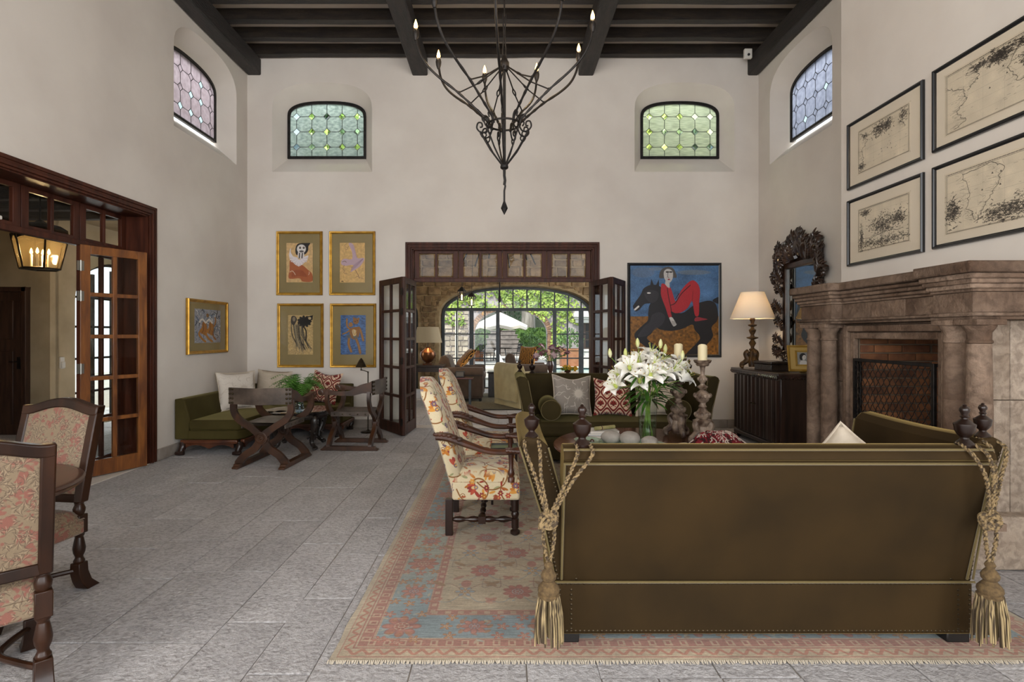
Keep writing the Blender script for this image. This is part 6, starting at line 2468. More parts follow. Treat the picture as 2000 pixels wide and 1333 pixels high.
m.tube([(.155 * math.cos(2 * PI * j / n), .155 * math.sin(2 * PI * j / n), 1.09) for j in range(n + 1)], .004, 5)
m.build('shade', shade_m, lp)
MB().ball((0, 0, .90), .035, 12, sz=1.3).lathe([(.001, .83), (.016, .83), (.016, .87), (.001, .87)], 10).build('bulb', M('lamp_bulb', '#ffd9a0', .4, emis=12), lp)
light('table_lamp_light', 'POINT', (3.56, 7.86, 1.90), 10, (1, .72, .42), radius=.05)
bx = thing('box', 'flat black lidded box on the sideboard beside the lamp', 'box', (3.62, 7.42, 1.01), .1)
MB().box(-.13, .13, -.20, .20, 0, .085).build('body', black_carved, bx, bevel=.006)
MB().box(-.14, .14, -.21, .21, .087, .125).build('lid', black_carved, bx, bevel=.012, seg=3)


def portrait():
    c = Cv(120, 140, '#8f8f8d')
    c.noise(.06, 12, 1)
    c.smooth([(.2, .0), (.25, .25), (.45, .32), (.75, .28), (.9, .1), (.9, 0)], '#c9c7c4')
    c.smooth([(.22, .42), (.2, .7), (.36, .9), (.62, .92), (.76, .76), (.62, .72), (.5, .6), (.42, .36)], '#2a2928')
    c.smooth([(.46, .40), (.44, .62), (.56, .76), (.70, .76), (.78, .62), (.72, .46), (.6, .36)], '#cfccc8')
    c.ell(.62, .61, .035, .018, '#3a3938').ell(.73, .6, .02, .016, '#3a3938').ell(.68, .45, .04, .014, '#6a6866')
    return c


gp_m = M('gilt_frame_pale', '#b8923f', .4, metal=.6, c2='#c9a75a', sc=8)
pf = picture('photo_frame', 'small gold frame with a portrait of a dark-haired woman on the sideboard', None, at(0, 0, 0), 0, 0, .36, .34, gp_m, .03, .03, M('gold_mat', '#b89a58', .7), portrait(), (.13, .155, 0, 0), glass=False)
pf.location = (3.80, 6.98, 1.188)
pf.rotation_euler = (-.2, 0, -.18)
pf['category'] = 'photo frame'
MB().box(-.09, .09, -.027, -.012, .085, .10).box(-.09, .09, -.027, -.012, -.10, -.085).box(-.09, -.075, -.027, -.012, -.1, .1).box(.075, .09, -.027, -.012, -.1, .1).build('inner_frame', gp_m, pf)
MB().box(-.03, .03, 0.0, .085, -.172, -.162).box(-.03, .03, .0, .012, -.172, .05).build('easel_back', gp_m, pf)

# ---------------------------------------------------------------- carved mirror
mir_w = M('carved_mirror_wood', '#1a100b', .35, c2='#3a261a', sc=9, bump=.3, bsc=50, coat=.35)
mr = thing('mirror', 'tall mirror in a carved baroque wooden frame above the sideboard', 'mirror', (4.069, 7.42, 1.14), -PI / 2)
silver = M('silvered_glass', '#c9cdca', .03, metal=1.0)
MB().box(-.40, .40, -.03, -.02, .18, 1.30).build('glass', silver, mr)
m = MB()
for (x0, x1, z0, z1) in ((-.47, -.38, .1, 1.36), (.38, .47, .1, 1.36), (-.47, .47, 1.28, 1.37), (-.47, .47, .10, .19)):
    m.box(x0, x1, -.07, -.004, z0, z1)
m.build('inner_frame', mir_w, mr, bevel=.02, seg=3)


def acanthus(x, z, ang, L, curl, wd, k):
    """curling carved leaf: stem plus lobes growing outward"""
    P = []
    a = ang
    px_, pz = x, z
    n = 16
    for i in range(n + 1):
        P.append(Vector((px_, -.06 - .05 * math.sin(PI * i / n), pz)))
        a += curl * (i / n) ** 1.4 * .42
        px_ += math.cos(a) * L / n
        pz += math.sin(a) * L / n
    mb = MB().tube(P, [wd * (.42 - .28 * i / n) for i in range(n + 1)], 8)
    for i in range(2, n, 1):
        t = (P[i + 1] - P[i]).normalized()
        nn = Vector((-t.z, 0, t.x)) * (-1 if curl > 0 else 1)
        l = wd * (1.15 - .7 * i / n) * (1 + .25 * math.sin(i * 2.1))
        q = P[i]
        mb.tube(cat([q - t * .012, q + nn * l * .5 + Vector((0, -.028, 0)), q + nn * l + t * l * .35 + Vector((0, -.008, 0))], 3), [wd * .17, wd * .17, wd * .16, wd * .15, wd * .13, wd * .09, wd * .03], 5)
    e = P[-1]
    mb.ball((e.x, e.y, e.z), wd * .32, 8)
    return mb.build('acanthus_scroll', mir_w, mr)


k = 0
for s in (-1, 1):
    A = lambda a: a if s > 0 else PI - a
    for (x, z, ang, L, cu, wd) in ((.44, .12, -.4, .30, 2.6, .085), (.45, .20, 1.2, .34, -2.2, .075), (.46, .42, 1.75, .34, -3.0, .09), (.47, .66, 1.2, .36, -2.6, .10), (.46, .90, 1.7, .32, -2.8, .085), (.46, 1.10, 1.1, .40, -2.4, .11), (.46, 1.22, .9, .36, 2.6, .11), (.40, 1.34, .5, .42, 2.6, .12), (.34, 1.36, 1.3, .42, -2.6, .12), (.20, 1.38, .9, .44, 2.4, .12), (.12, 1.40, 1.5, .38, -2.4, .13), (.10, 1.50, 1.1, .36, -2.2, .11), (.03, 1.56, 1.35, .32, -2.6, .12), (.40, 1.50, 1.3, .30, -2.6, .10), (.2, .10, -.9, .3, 2.4, .07), (.08, .10, -.5, .22, 2.4, .06)):
        acanthus(s * x, z, A(ang), L, cu * s, wd, k)
        k += 1
MB().ball((0, -.08, 1.56), .10, 12, sz=1.3, sy=.6, amp=.12, seed=4).ball((0, -.08, 1.74), .06, 10, sz=1.2, amp=.1).build('crest_shell', mir_w, mr)
MB().box(-.44, .44, -.028, -.003, .14, 1.5).build('back_board', mir_w, mr)

# ---------------------------------------------------------------- hall lantern
lt = thing('hall_lantern', 'glazed iron lantern with lit candle bulbs hanging in the hall', 'lantern', (-5.55, 6.55, 2.28))
n = 6
hexp = lambda r_, z, o=.35: [(r_ * math.cos(o + 2 * PI * j / n), r_ * math.sin(o + 2 * PI * j / n), z) for j in range(n)]
b0, b1 = hexp(.20, 0), hexp(.285, .40)
m = MB()
for j in range(n):
    m.tube([b0[j], b1[j]], .011, 6).tube([b0[j], b0[(j + 1) % n]], .012, 6).tube([b1[j], b1[(j + 1) % n]], .012, 6)
m.build('frame', bronze, lt)
for j in range(n):
    p, q, r_, s_ = Vector(b0[j]), Vector(b0[(j + 1) % n]), Vector(b1[(j + 1) % n]), Vector(b1[j])
    MB().add([p, q, r_, s_], [(0, 1, 2, 3)]).build('pane', glass_mat('lantern_glass', (.97, .93, .82, 1), .07, trl=.04, trl_c=S('#e8c98a'), rough=.1, bump=.4, bsc=40) if j == 0 else bpy.data.materials['lantern_glass'], lt, smooth=False)
    # scalloped head board
    k = 8
    pts = [s_, r_] + [r_.lerp(s_, t / k) + (q - r_).normalized() * (.03 + .05 * abs(2 * t / k - 1) ** 1.5) for t in range(k + 1)]
    c = Vector(((p + q + r_ + s_) / 4))
    nrm = ((q - p).cross(s_ - p)).normalized() * .004
    MB().add([v - nrm for v in pts] + [v + nrm for v in pts], [tuple(range(len(pts))), tuple(len(pts) + i for i in range(len(pts) - 1, -1, -1))] + [(i, (i + 1) % len(pts), (i + 1) % len(pts) + len(pts), i + len(pts)) for i in range(len(pts))]).build('head_board', bronze, lt, smooth=False)
m = MB()
rings = [hexp(.285, .40), hexp(.275, .47), hexp(.20, .52), hexp(.07, .55), hexp(.03, .58), hexp(.001, .60)]
m.add([p for r_ in rings for p in r_], [(i * n + j, i * n + (j + 1) % n, (i + 1) * n + (j + 1) % n, (i + 1) * n + j) for i in range(5) for j in range(n)])
m.build('roof', bronze, lt)
MB().tube([(0, 0, .58), (0, 0, .86)], .009, 8).build('chain', iron, lt)
MB().lathe([(.001, .0), (.20, .0), (.20, .008), (.001, .008)], 6, T=rotz(.35)).tube([(0, 0, 0), (0, 0, .1)], .01, 6).build('floor_plate', bronze, lt)
for j in range(4):
    a = 2 * PI * j / 4 + .4
    c = MB().lathe([(.001, .008), (.014, .008), (.014, .17), (.001, .17)], 10, (.085 * math.cos(a), .085 * math.sin(a), 0)).build('candle', M('candle_sleeve', '#e3d3ae', .6) if j == 0 else bpy.data.materials['candle_sleeve'], lt)
    MB().lathe([(.001, .17), (.016, .19), (.010, .225), (.001, .245)], 10, (.085 * math.cos(a), .085 * math.sin(a), 0)).build('bulb', flame, c)
light('hall_lantern_light', 'POINT', (-5.55, 6.55, 2.52), 16, (1, .74, .42), radius=.06)
# ---------------------------------------------------------------- sofa cushions and bolsters
SY, SZ_ = 6.74, .492
cushion('grey cushion with a white sun on the far green sofa', (.83, SY, SZ_), .22, .24, .50, sun_m, roll=.06, pipe=cream_m, dent=.16)
cushion('red medallion cushion on the far green sofa beside the sun cushion', (1.335, SY + .02, SZ_), -.06, .26, .47, med_m, roll=.02, dent=.10)
cushion('cream cushion on the far green sofa behind the lilies', (1.86, SY, SZ_), -.2, .26, .50, cream_m, roll=-.05, pipe=cream_m)
cushion('cream piped cushion peeping over the back of the tasselled sofa', (1.84, 2.95, SZ_), PI - .35, .12, .385, cream_m, roll=PI / 4 + .12, pipe=cream_m)


def bolster(label, loc):
    b = thing('bolster', label, 'bolster', loc)
    T = Matrix.Translation((0, 0, .118)) @ Matrix.Rotation(PI / 2, 4, 'X')
    MB().lathe([(.001, -.27), (.09, -.275), (.112, -.268), (.118, -.25), (.12, 0), (.118, .25), (.112, .268), (.09, .275), (.001, .27)], 28, T=T).build('cover', velvet_dk, b)
    m = MB()
    for z in (-.258, .258):
        m.tube([T @ Vector((.1175 * math.cos(2 * PI * j / 28), .1175 * math.sin(2 * PI * j / 28), z)) for j in range(29)], .006, 5)
    m.build('piping', piping_m, b)
    return b


bo1 = bolster('green velvet bolster beside the sun cushion on the far sofa', (.545, 6.64, SZ_))
dup(bo1, (2.06, 6.64, SZ_), 0, 'green velvet bolster behind the tall candlesticks on the far sofa')

# ---------------------------------------------------------------- coffee table and what stands on it
ct = thing('coffee_table', 'large round reddish wood coffee table between the two green sofas', 'table', (1.36, 5.08, .014))
red_w = M('red_wood_top', '#7d4c38', .25, c2='#5b3527', sc=2.2, stretch=(1, 5, 1), dist=.8, coat=.5)
n = 64
MB().lathe([(.001, .415), (.86, .415), (.88, .425), (.90, .44), (.90, .455), (.885, .466), (.001, .466)], 64).build('tabletop', red_w, ct)
for k in range(4):
    a = PI / 4 + k * PI / 2
    MB().lathe([(.001, 0), (.04, 0), (.05, .03), (.035, .06), (.03, .08), (.05, .14), (.055, .2), (.03, .28), (.035, .30), (.05, .34), (.05, .415), (.001, .415)], 18, (.62 * math.cos(a), .62 * math.sin(a), 0)).build('leg', walnut, ct)
MB().lathe([(.60, .345), (.66, .345), (.66, .414), (.60, .414)], 48).build('apron', walnut, ct)
TZ = .4815
silver_wood = M('limed_carved_wood', '#3d2c22', .5, c2='#8d7a68', sc=13, det=6, bump=.5, bsc=50, ramp=(.4, .66))
wax = M('ivory_wax', '#d9caa2', .5, sss=.2)


def candlestick(label, loc, rz, m, cand):
    r = thing('candlestick', label, 'candlestick', loc, rz)
    b = MB()
    scrolls(b, .012, .22, .125, 3, .2)
    b.lathe([(.001, .03), (.05, .03), (.075, .09), (.06, .16), (.085, .20), (.09, .215), (.05, .23), (.001, .23)], 16)
    b.build('tripod_base', m, r)
    s = MB().lathe([(.001, .22), (.045, .22), (.07, .25), (.075, .27), (.05, .30), (.032, .33), (.038, .345), (.028, .36), (.03, .38), (.055, .40), (.066, .43), (.072, .455), (.05, .475), (.034, .49), (.02, .50), (.045, .52), (.05, .53), (.024, .545), (.02, .56), (.036, .58), (.042, .605), (.03, .625), (.018, .64), (.022, .70), (.030, .725), (.001, .725)], 18)
    for k in range(9):
        a = 2 * PI * k / 9
        s.ball((.068 * math.cos(a), .068 * math.sin(a), .448), .018, 8, sz=1.3)
        s.ball((.062 * math.cos(a + .3), .062 * math.sin(a + .3), .272), .017, 8, sz=1.3)
        s.ball((.038 * math.cos(a), .038 * math.sin(a), .60), .012, 7, sz=1.4)
    s.build('stem', m, r)
    MB().lathe([(.001, .722), (.05, .722), (.062, .735), (.055, .742), (.07, .75), (.082, .772), (.078, .778), (.06, .768), (.001, .765)], 22).build('drip_pan', m, r)
    c = MB()
    R = random.Random(int(rz * 10) + 3)
    k = 20
    c.grid(lambda u, v: (.042 * math.cos(2 * PI * u), .042 * math.sin(2 * PI * u), .768 + v * (.148 + .010 * math.sin(4 * PI * u + rz))), k, 4, cu=True)
    c.grid(lambda u, v: (.042 * (1 - v * .98) * math.cos(2 * PI * u), .042 * (1 - v * .98) * math.sin(2 * PI * u), .768 + .148 + .010 * math.sin(4 * PI * u + rz) * (1 - v) - .012 * math.sin(PI * min(v * 1.2, 1))), k, 5, cu=True)
    c = c.build('candle', wax, r)
    MB().tube([(0, 0, .90), (.002, 0, .925)], .0022, 5).build('wick', ebony, c)
    return r


candlestick('carved candlestick with a pale candle standing closest to the vase', (1.735, 5.46, TZ), .4, silver_wood, 0)
candlestick('carved candlestick with a yellowish candle rising behind the red throw', (1.845, 5.10, TZ), 1.2, M('pale_carved_wood', '#463428', .5, c2='#8d7b6a', sc=13, det=6, bump=.5, bsc=50, ramp=(.4, .62)), 1)

# lilies
va = thing('lily_vase', 'clear glass vase of white lilies on the coffee table', 'vase', (1.385, 5.30, TZ))
gl = glass_mat('vase_glass', (.93, .96, .95, 1), .14)
k = 40
m = MB()
m.lathe([(.001, .0), (.078, .0), (.082, .006), (.093, .43), (.0905, .43), (.079, .016), (.001, .014)], 40)
m.build('glass', gl, va)
MB().lathe([(.001, .0165), (.077, .0165), (.0845, .185), (.001, .185)], 32).build('water', glass_mat('vase_water', (.82, .88, .80, 1), .10), va)
stem_m = M('stem_green', '#5f7d2a', .5, c2='#7d9a3a', sc=12)
lleaf = M('lily_leaf', '#3f6a22', .4, c2='#2c5018', sc=12, coat=.2)
petal_m = M('lily_petal', '#e9e6dc', .5, c2='#f2f0ea', sc=6, sheen=.2)
bud_m = M('lily_bud', '#c9cf7c', .5, c2='#e6e2b8', sc=9)
anther = M('lily_anther', '#a8843c', .7)
throat = M('lily_throat', '#c2cf6a', .6)
R = random.Random(44)


def lily_mesh(op):
    mb = MB()
    for p in range(6):
        a0 = p * PI / 3 + (.06 if p % 2 else 0)
        wd = .030 if p % 2 else .022

        def f(u, v):
            t = u
            r_ = .012 + .085 * op * t ** 1.15 + .012 * op * max(0, t - .7)
            z = .095 * (t ** .8) * (1.15 - .5 * op * t ** 1.5) - .05 * op * max(0, t - .6) ** 1.3
            w_ = wd * math.sin(PI * min(.98, .10 + .88 * t)) ** .8
            s_ = (v - .5) * 2
            c_, n_ = math.cos(a0), math.sin(a0)
            zz = z - .008 * (1 - s_ * s_) + .003 * math.sin(9 * t) * s_
            return (r_ * c_ - w_ * s_ * n_, r_ * n_ + w_ * s_ * c_, zz)
        mb.grid(f, 8, 5)
    return mb


lilies = []
fl_pos = []
for (dx, dy, dz, op) in ((-.30, .0, .66, .9), (-.22, -.10, .74, 1), (-.28, .1, .58, .95), (-.12, -.16, .62, 1), (-.10, .0, .80, 1), (.02, -.12, .78, 1), (.05, .06, .86, .9), (.10, -.16, .70, 1.05), (.16, .04, .80, 1), (.22, -.10, .70, 1), (.30, .0, .72, .95), (.36, -.05, .64, 1), (-.02, -.20, .68, 1.05), (.28, .12, .64, 1), (-.18, .14, .78, .9), (.10, .16, .76, .9), (-.34, -.06, .56, 1), (.36, .08, .74, .9)):
    fl_pos.append((dx, dy, dz - .02, op))
proto = {}
for i, (dx, dy, dz, op) in enumerate(fl_pos):
    key = op
    dirv = Vector((dx * 1.4, dy * 1.4 - .25, .35 + .25 * R.random())).normalized()
    st = va
    base = Vector((dx, dy, dz)) - dirv * .07
    P = cat([(R.uniform(-.05, .05), R.uniform(-.05, .05), .02), (R.uniform(-.02, .02) + dx * .02, R.uniform(-.02, .02), .30), (dx * .35, dy * .35, .50), tuple(base)], 6)
    MB().tube(P, .0042, 6).build('stem', stem_m, va)
    q = dirv.to_track_quat('Z', 'Y').to_euler()
    if key not in proto:
        o = lily_mesh(op).build('flower', petal_m, va, ang=80)
        s_ = MB()
        for j in range(6):
            a = j * PI / 3 + .3
            s_.tube([(0, 0, .02), (.018 * math.cos(a), .018 * math.sin(a), .07), (.034 * math.cos(a), .034 * math.sin(a), .098)], .0013, 4, mi=0)
            s_.ball((.035 * math.cos(a), .035 * math.sin(a), .10), .0038, 6, sx=1.2, mi=1)
        s_.lathe([(.001, 0), (.010, .005), (.013, .03), (.004, .05), (.001, .05)], 8, mi=0)
        s_.build('stamen', [throat, anther], o)
        proto[key] = o
    else:
        o = dup(proto[key], parent=va)
    o.location = base
    o.rotation_euler = (q.x, q.y, q.z + R.uniform(0, 1))
    sc_ = R.uniform(1.3, 1.6)
    o.scale = (sc_, sc_, sc_)
for (dx, dy, dz) in ((-.36, .0, .84), (-.10, -.02, .94), (.12, -.02, .93), (.33, -.02, .82), (-.2, .05, .84), (.2, .1, .88)):
    P = cat([(dx * .3, dy, .5), (dx * .8, dy, dz - .12), (dx, dy, dz - .04)], 5)
    MB().tube(P, .0032, 5).build('stem', stem_m, va)
    tip = Vector((dx * .2, 0, 1)).normalized()
    T = Matrix.Translation((dx, dy, dz - .05)) @ tip.to_track_quat('Z', 'Y').to_matrix().to_4x4()
    MB().lathe([(.001, 0), (.012, .008), (.02, .035), (.018, .06), (.008, .085), (.001, .092)], 8, T=T).build('bud', bud_m, va)
for i in range(110):
    a = R.uniform(0, 2 * PI)
    h = R.uniform(.36, .64)
    L = R.uniform(.12, .21)
    r0 = R.uniform(.02, .10) * (1 if h < .45 else 2.0)
    x0, y0 = r0 * math.cos(a), r0 * math.sin(a)
    dr = R.uniform(-.35, .45)
    w_ = R.uniform(.014, .024)

    def f(u, v):
        s_ = (v - .5) * 2
        rr = L * u
        z = h + rr * dr - .35 * L * u * u
        ww = w_ * math.sin(PI * min(.97, .08 + .9 * u))
        return (x0 + rr * math.cos(a) - ww * s_ * math.sin(a), y0 + rr * math.sin(a) + ww * s_ * math.cos(a), z + .005 * abs(s_))
    MB().grid(f, 6, 3).build('leaf', lleaf, va, ang=80)

# books, bowls, stones, throws
bm_ = M('book_block', '#cfc9be', .8)
for (i, (z, w_, d_, h, rz, c, lab)) in enumerate(((0, .34, .25, .022, .1, '#b9b4ab', 'white magazine at the bottom of the pile on the coffee table'), (.0225, .31, .23, .020, -.12, '#8a97a8', 'blue-grey book in the middle of the coffee table pile'), (.043, .29, .22, .024, .05, '#c2beb8', 'pale book on top of the coffee table pile'))):
    b = thing('book', lab, 'book', (.98, 5.47, TZ + z), rz)
    MB().box(-w_ / 2 + .006, w_ / 2 - .004, -d_ / 2 + .004, d_ / 2 - .004, .002, h - .002).build('pages', bm_, b)
    cv_ = M('book_cover', c, .45)
    MB().box(-w_ / 2, w_ / 2, -d_ / 2, d_ / 2, 0, .0022).box(-w_ / 2, w_ / 2, -d_ / 2, d_ / 2, h - .0022, h).box(-w_ / 2, -w_ / 2 + .003, -d_ / 2, d_ / 2, 0, h).build('cover', cv_, b)
sc_t = thing('scroll', 'rolled paper lying on the pile of books', 'scroll', (1.0, 5.45, TZ + .068), .5)
MB().tube([(-.12, 0, .02), (.12, 0, .02)], .019, 14).build('roll', M('parchment', '#a99a6a', .7, c2='#7d7a4a', sc=20), sc_t)
MB().tube([(.119, 0, .02), (.124, 0, .02)], .014, 12).tube([(-.05, 0, .02), (-.04, 0, .02)], .0205, 14).build('ribbon', M('dark_ribbon', '#4a2c26', .6), sc_t)
cel = M('celadon', '#8d9a86', .25, coat=.5, c2='#7d8a76', sc=6)
bw = thing('bowl', 'celadon bowl of chestnuts on the coffee table', 'bowl', (.72, 4.72, TZ))
MB().lathe([(.001, .0), (.045, .0), (.05, .012), (.085, .055), (.115, .105), (.120, .112), (.115, .112), (.08, .06), (.045, .02), (.001, .018)], 32).build('shell', cel, bw)
nut = M('chestnut', '#3a2013', .3, coat=.4)
R = random.Random(15)
for i in range(11):
    c = thing('chestnut', 'brown chestnut in the celadon bowl', 'chestnut', (.72 + R.uniform(-.05, .05), 4.72 + R.uniform(-.05, .05), TZ + .035 + .022 * (i % 3)), R.uniform(0, 6), 'chestnuts in the bowl')
    MB().ball((0, 0, .016), .021, 10, sz=.8, amp=.05, seed=i).build('shell', nut, c)
ty = thing('tray', 'pale green glass dish under the stones on the coffee table', 'tray', (1.15, 4.92, TZ))
MB().lathe([(.001, .004), (.28, .004), (.33, .018), (.335, .024), (.33, .026), (.28, .013), (.001, .012)], 40, T=Matrix.Scale(.9, 4, (0, 1, 0))).lathe([(.10, 0), (.2, 0), (.2, .005), (.1, .005)], 24).build('dish', M('aqua_glass', '#8fb0a0', .12, coat=.6), ty)
peb = M('grey_stone', '#8f8880', .7, c2='#a8a198', sc=9, bump=.3, bsc=40)
for i, (x, y, r_, sx, lab) in enumerate(((.98, 5.02, .078, 1.25, 'flat grey stone in the green dish, the one under the books'), (1.13, 4.93, .085, 1.1, 'largest round grey stone in the middle of the green dish'), (1.29, 4.86, .066, 1.15, 'small round grey stone in the green dish near the vase'))):
    s = thing('stone', lab, 'stone', (x, y, TZ + .0125 + .0))
    MB().ball((0, 0, r_ * .78), r_, 18, sx=sx, sz=.78, amp=.025, seed=i).build('body', peb, s)
knit = M('cream_knit', '#cfc0a2', .95, c2='#b8a888', sc=40, bump=.9, bsc=110, bdist=.01)
sn = thing('knitted_throw', 'cream bouclé throw twisted into a roll along the coffee table', 'throw', (1.20, 4.47, TZ))
P = cat([(-.42, .28, .035), (-.34, .12, .05), (-.22, .0, .05), (-.05, -.04, .045), (.12, -.02, .05), (.25, .03, .065), (.36, .02, .05), (.44, .04, .03)], 10)
rr = np.interp(np.linspace(0, 1, len(P)), [0, .1, .4, .6, .75, .9, 1], [.012, .04, .045, .042, .064, .05, .012])
P = [Vector((p.x, p.y, max(p.z, rr[i] * .98))) for i, p in enumerate(P)]
MB().tube(P, list(rr), 14).build('roll', knit, sn)
tr = thing('yarn_throw', 'red and white chunky yarn throw heaped on the coffee table edge', 'throw', (1.86, 4.80, TZ))
yr = [M('red_yarn', '#7a1420', .9, bump=.5, bsc=150), M('white_yarn', '#b8a89c', .95, bump=.5, bsc=150), M('dark_yarn', '#33100f', .95, bump=.5, bsc=150)]
hf = lambda x, y: max(.012, .13 * math.exp(-((x + .11) ** 2 + y * y * 1.2) / .016) + .15 * math.exp(-((x - .1) ** 2 + y * y) / .022))
m = MB().grid(lambda u, v: ((u - .5) * .5, (v - .5) * .40, hf((u - .5) * .5, (v - .5) * .40) - .008), 22, 18)
m.build('core', yr[0], tr, ang=80)
R = random.Random(77)
for k_, cnt in ((0, 90), (1, 120), (2, 60)):
    m = MB()
    for i in range(cnt):
        x, y = R.gauss(0, .10), R.gauss(0, .075)
        x, y = max(-.23, min(.23, x)), max(-.18, min(.18, y))
        a = R.uniform(0, 2 * PI)
        L = R.uniform(.04, .10)
        pts = []
        for t in range(5):
            q = (t / 4 - .5) * L
            X, Y = x + q * math.cos(a) + .01 * math.sin(t * 2 + i), y + q * math.sin(a)
            pts.append((X, Y, hf(X, Y) + .004 + .006 * math.sin(PI * t / 4)))
        m.tube(cat(pts, 3), .0055, 5)
    m.build('yarn', yr[k_], tr, kind='stuff')
# drinks table between the armchairs
dtb = thing('side_table', 'small dark side table with a green top between the crewel armchairs', 'table', (.0, 4.87, .014))
MB().box(-.11, .11, -.10, .10, .47, .485).build('top', M('green_inlay', '#6f8068', .3, coat=.4), dtb)
m = MB()
for (x0, x1, y0, y1) in ((-.12, .12, -.11, -.10), (-.12, .12, .10, .11), (-.12, -.11, -.11, .11), (.11, .12, -.11, .11)):
    m.box(x0, x1, y0, y1, .455, .495)
m.build('rim', walnut, dtb)
for x in (-.105, .105):
    for y in (-.095, .095):
        MB().box(x - .01, x + .01, y - .01, y + .01, 0, .47).build('leg', walnut, dtb)
# ---------------------------------------------------------------- garden room furniture
brown_f = M('brown_upholstery', '#4a3b30', .9, c2='#5a493c', sc=6, bump=.3, bsc=200, sheen=.3)
beige_f = M('beige_upholstery', '#9a8a62', .9, c2='#a8986f', sc=6, bump=.3, bsc=200, sheen=.25)
tiger = M('tiger_print', '#b98238', .9, c2='#241509', sc=9, kind='wave', dist=9, det=2, ramp=(.45, .55), sheen=.3)
gr = thing('garden_room_rug', 'pale rug with a dark edge on the garden room floor', 'rug', (.6, 12.3, 0))
MB().box(-1.95, 1.95, -1.5, 1.5, 0, .010).build('border', M('dark_binding', '#26221d', .95), gr)
MB().box(-1.88, 1.88, -1.43, 1.43, .0101, .014).build('pile', M('sisal', '#7d7660', .95, c2='#6c6450', sc=30, bump=.3, bsc=150), gr)


def club(label, loc, rz, m, skirt=False):
    """rolled-arm club chair facing local +y"""
    r = thing('club_chair', label, 'armchair', loc, rz)
    MB().box(-.485, .485, -.41, .445, .05 if not skirt else .01, .40).build('base', m, r, bevel=.03, seg=3)
    MB().box(-.33, .33, -.25, .50, .40, .55).build('seat_cushion', m, r, bevel=.05, seg=4)
    pr = [(-.50, .12), (-.24, .12), (-.22, .60), (-.30, .84), (-.38, .90), (-.47, .88), (-.52, .78)]
    MB().prism(pr, -.46, .46, 'x').build('backrest', m, r, bevel=.05, seg=4)
    for s in (-1, 1):
        P = [(s * .33, .10), (s * .50, .10), (s * .50, .50)] + [(s * (.45 + .115 * math.cos(a)), .57 + .10 * math.sin(a)) for a in np.linspace(-.5, PI + .3, 12)] + [(s * .33, .48)]
        MB().prism(P, -.40, .46, 'y').build('arm', m, r, bevel=.02, seg=3)
        m2 = MB().tube([(s * (.45 + .075 * math.cos(a)), .468, .57 + .066 * math.sin(a)) for a in np.linspace(0, 2 * PI, 20)], .006, 5)
        m2.build('piping', m, r)
    if skirt:
        n = 24
        k = MB()
        pts = []
        for (x0, y0, x1, y1) in ((-.52, -.44, .52, -.44), (.52, -.44, .52, .48), (.52, .48, -.52, .48), (-.52, .48, -.52, -.44)):
            for t in range(10):
                o_ = .012 if t in (4, 5) else 0
                nx, ny = (y1 - y0), -(x1 - x0)
                l = math.hypot(nx, ny)
                pts.append((x0 + (x1 - x0) * t / 10 - nx / l * o_, y0 + (y1 - y0) * t / 10 - ny / l * o_))
        N2 = len(pts)
        k.add([(p[0], p[1], .33) for p in pts] + [(p[0] * 1.03, p[1] * 1.03, .012) for p in pts], [(i, (i + 1) % N2, (i + 1) % N2 + N2, i + N2) for i in range(N2)])
        k.build('skirt', m, r)
    else:
        for x in (-.44, .44):
            for y in (-.36, .40):
                MB().lathe([(.001, 0), (.03, 0), (.035, .05), (.001, .05)], 12, (x, y, 0)).build('foot', ebony, r)
    return r


c1 = club('brown club chair with a tiger print cushion on its back, nearest the table lamp', (-.93, 12.55, .0145), -PI / 2, brown_f)
dup(c1, (.54, 13.30, .0145), -PI / 2, 'brown club chair half hidden behind the beige skirted chair').scale = (1, 1, 1.16)
club('beige skirted armchair just beyond the folding doors', (.44, 11.45, .0145), -PI / 2 + .5, beige_f, True)
c1.scale = (1, 1, 1.13)
cushion('tiger print cushion lying over the top of the brown chair by the lamp', (-.86, 12.36, .76), -PI / 2 + .3, .75, .56, tiger, dent=.1)
cushion('tiger print cushion in the brown chair behind the beige one', (.55, 13.15, .68), -PI / 2 + .8, .3, .56, tiger)
# console, lamp, plants
con = thing('console_table', 'long dark console table under the copper table lamp', 'table', (-1.95, 11.75, 0))
MB().box(-.62, .68, -.26, .26, .80, .85).build('top', sb_m, con, bevel=.008)
MB().box(-.58, .64, -.22, .22, .70, .80).build('apron', sb_m, con)
for x in (-.54, .60):
    for y in (-.18, .18):
        MB().lathe([(.001, 0), (.04, 0), (.045, .05), (.03, .09), (.045, .2), (.03, .4), (.05, .6), (.03, .66), (.05, .70), (.001, .70)], 14, (x, y, 0)).build('leg', sb_m, con)
copper = M('copper_jar', '#7a4a26', .3, metal=.7, c2='#4d3020', sc=5)
cl = thing('copper_lamp', 'copper jar table lamp with a wide beige shade in the garden room', 'lamp', (-1.62, 11.62, .85))
MB().box(-.10, .10, -.10, .10, 0, .03).lathe([(.001, .03), (.07, .03), (.06, .05), (.12, .10), (.165, .19), (.15, .27), (.08, .33), (.05, .36), (.055, .38), (.001, .38)], 28).build('jar', copper, cl)
MB().tube([(0, 0, .37), (0, 0, .62)], .012, 8).build('stem', bronze, cl)
n = 36
MB().add([(r_ * math.cos(2 * PI * j / n), r_ * math.sin(2 * PI * j / n), z) for r_, z in ((.30, .47), (.225, .80)) for j in range(n)], [(j, (j + 1) % n, n + (j + 1) % n, n + j) for j in range(n)]).build('shade', M('beige_shade', '#a99a7d', .9), cl)
MB().ball((0, 0, .60), .03, 10).build('bulb', bpy.data.materials['lamp_bulb'], cl)
light('copper_lamp_light', 'POINT', (-1.62, 11.62, 1.47), 14, (1, .70, .40), radius=.04)
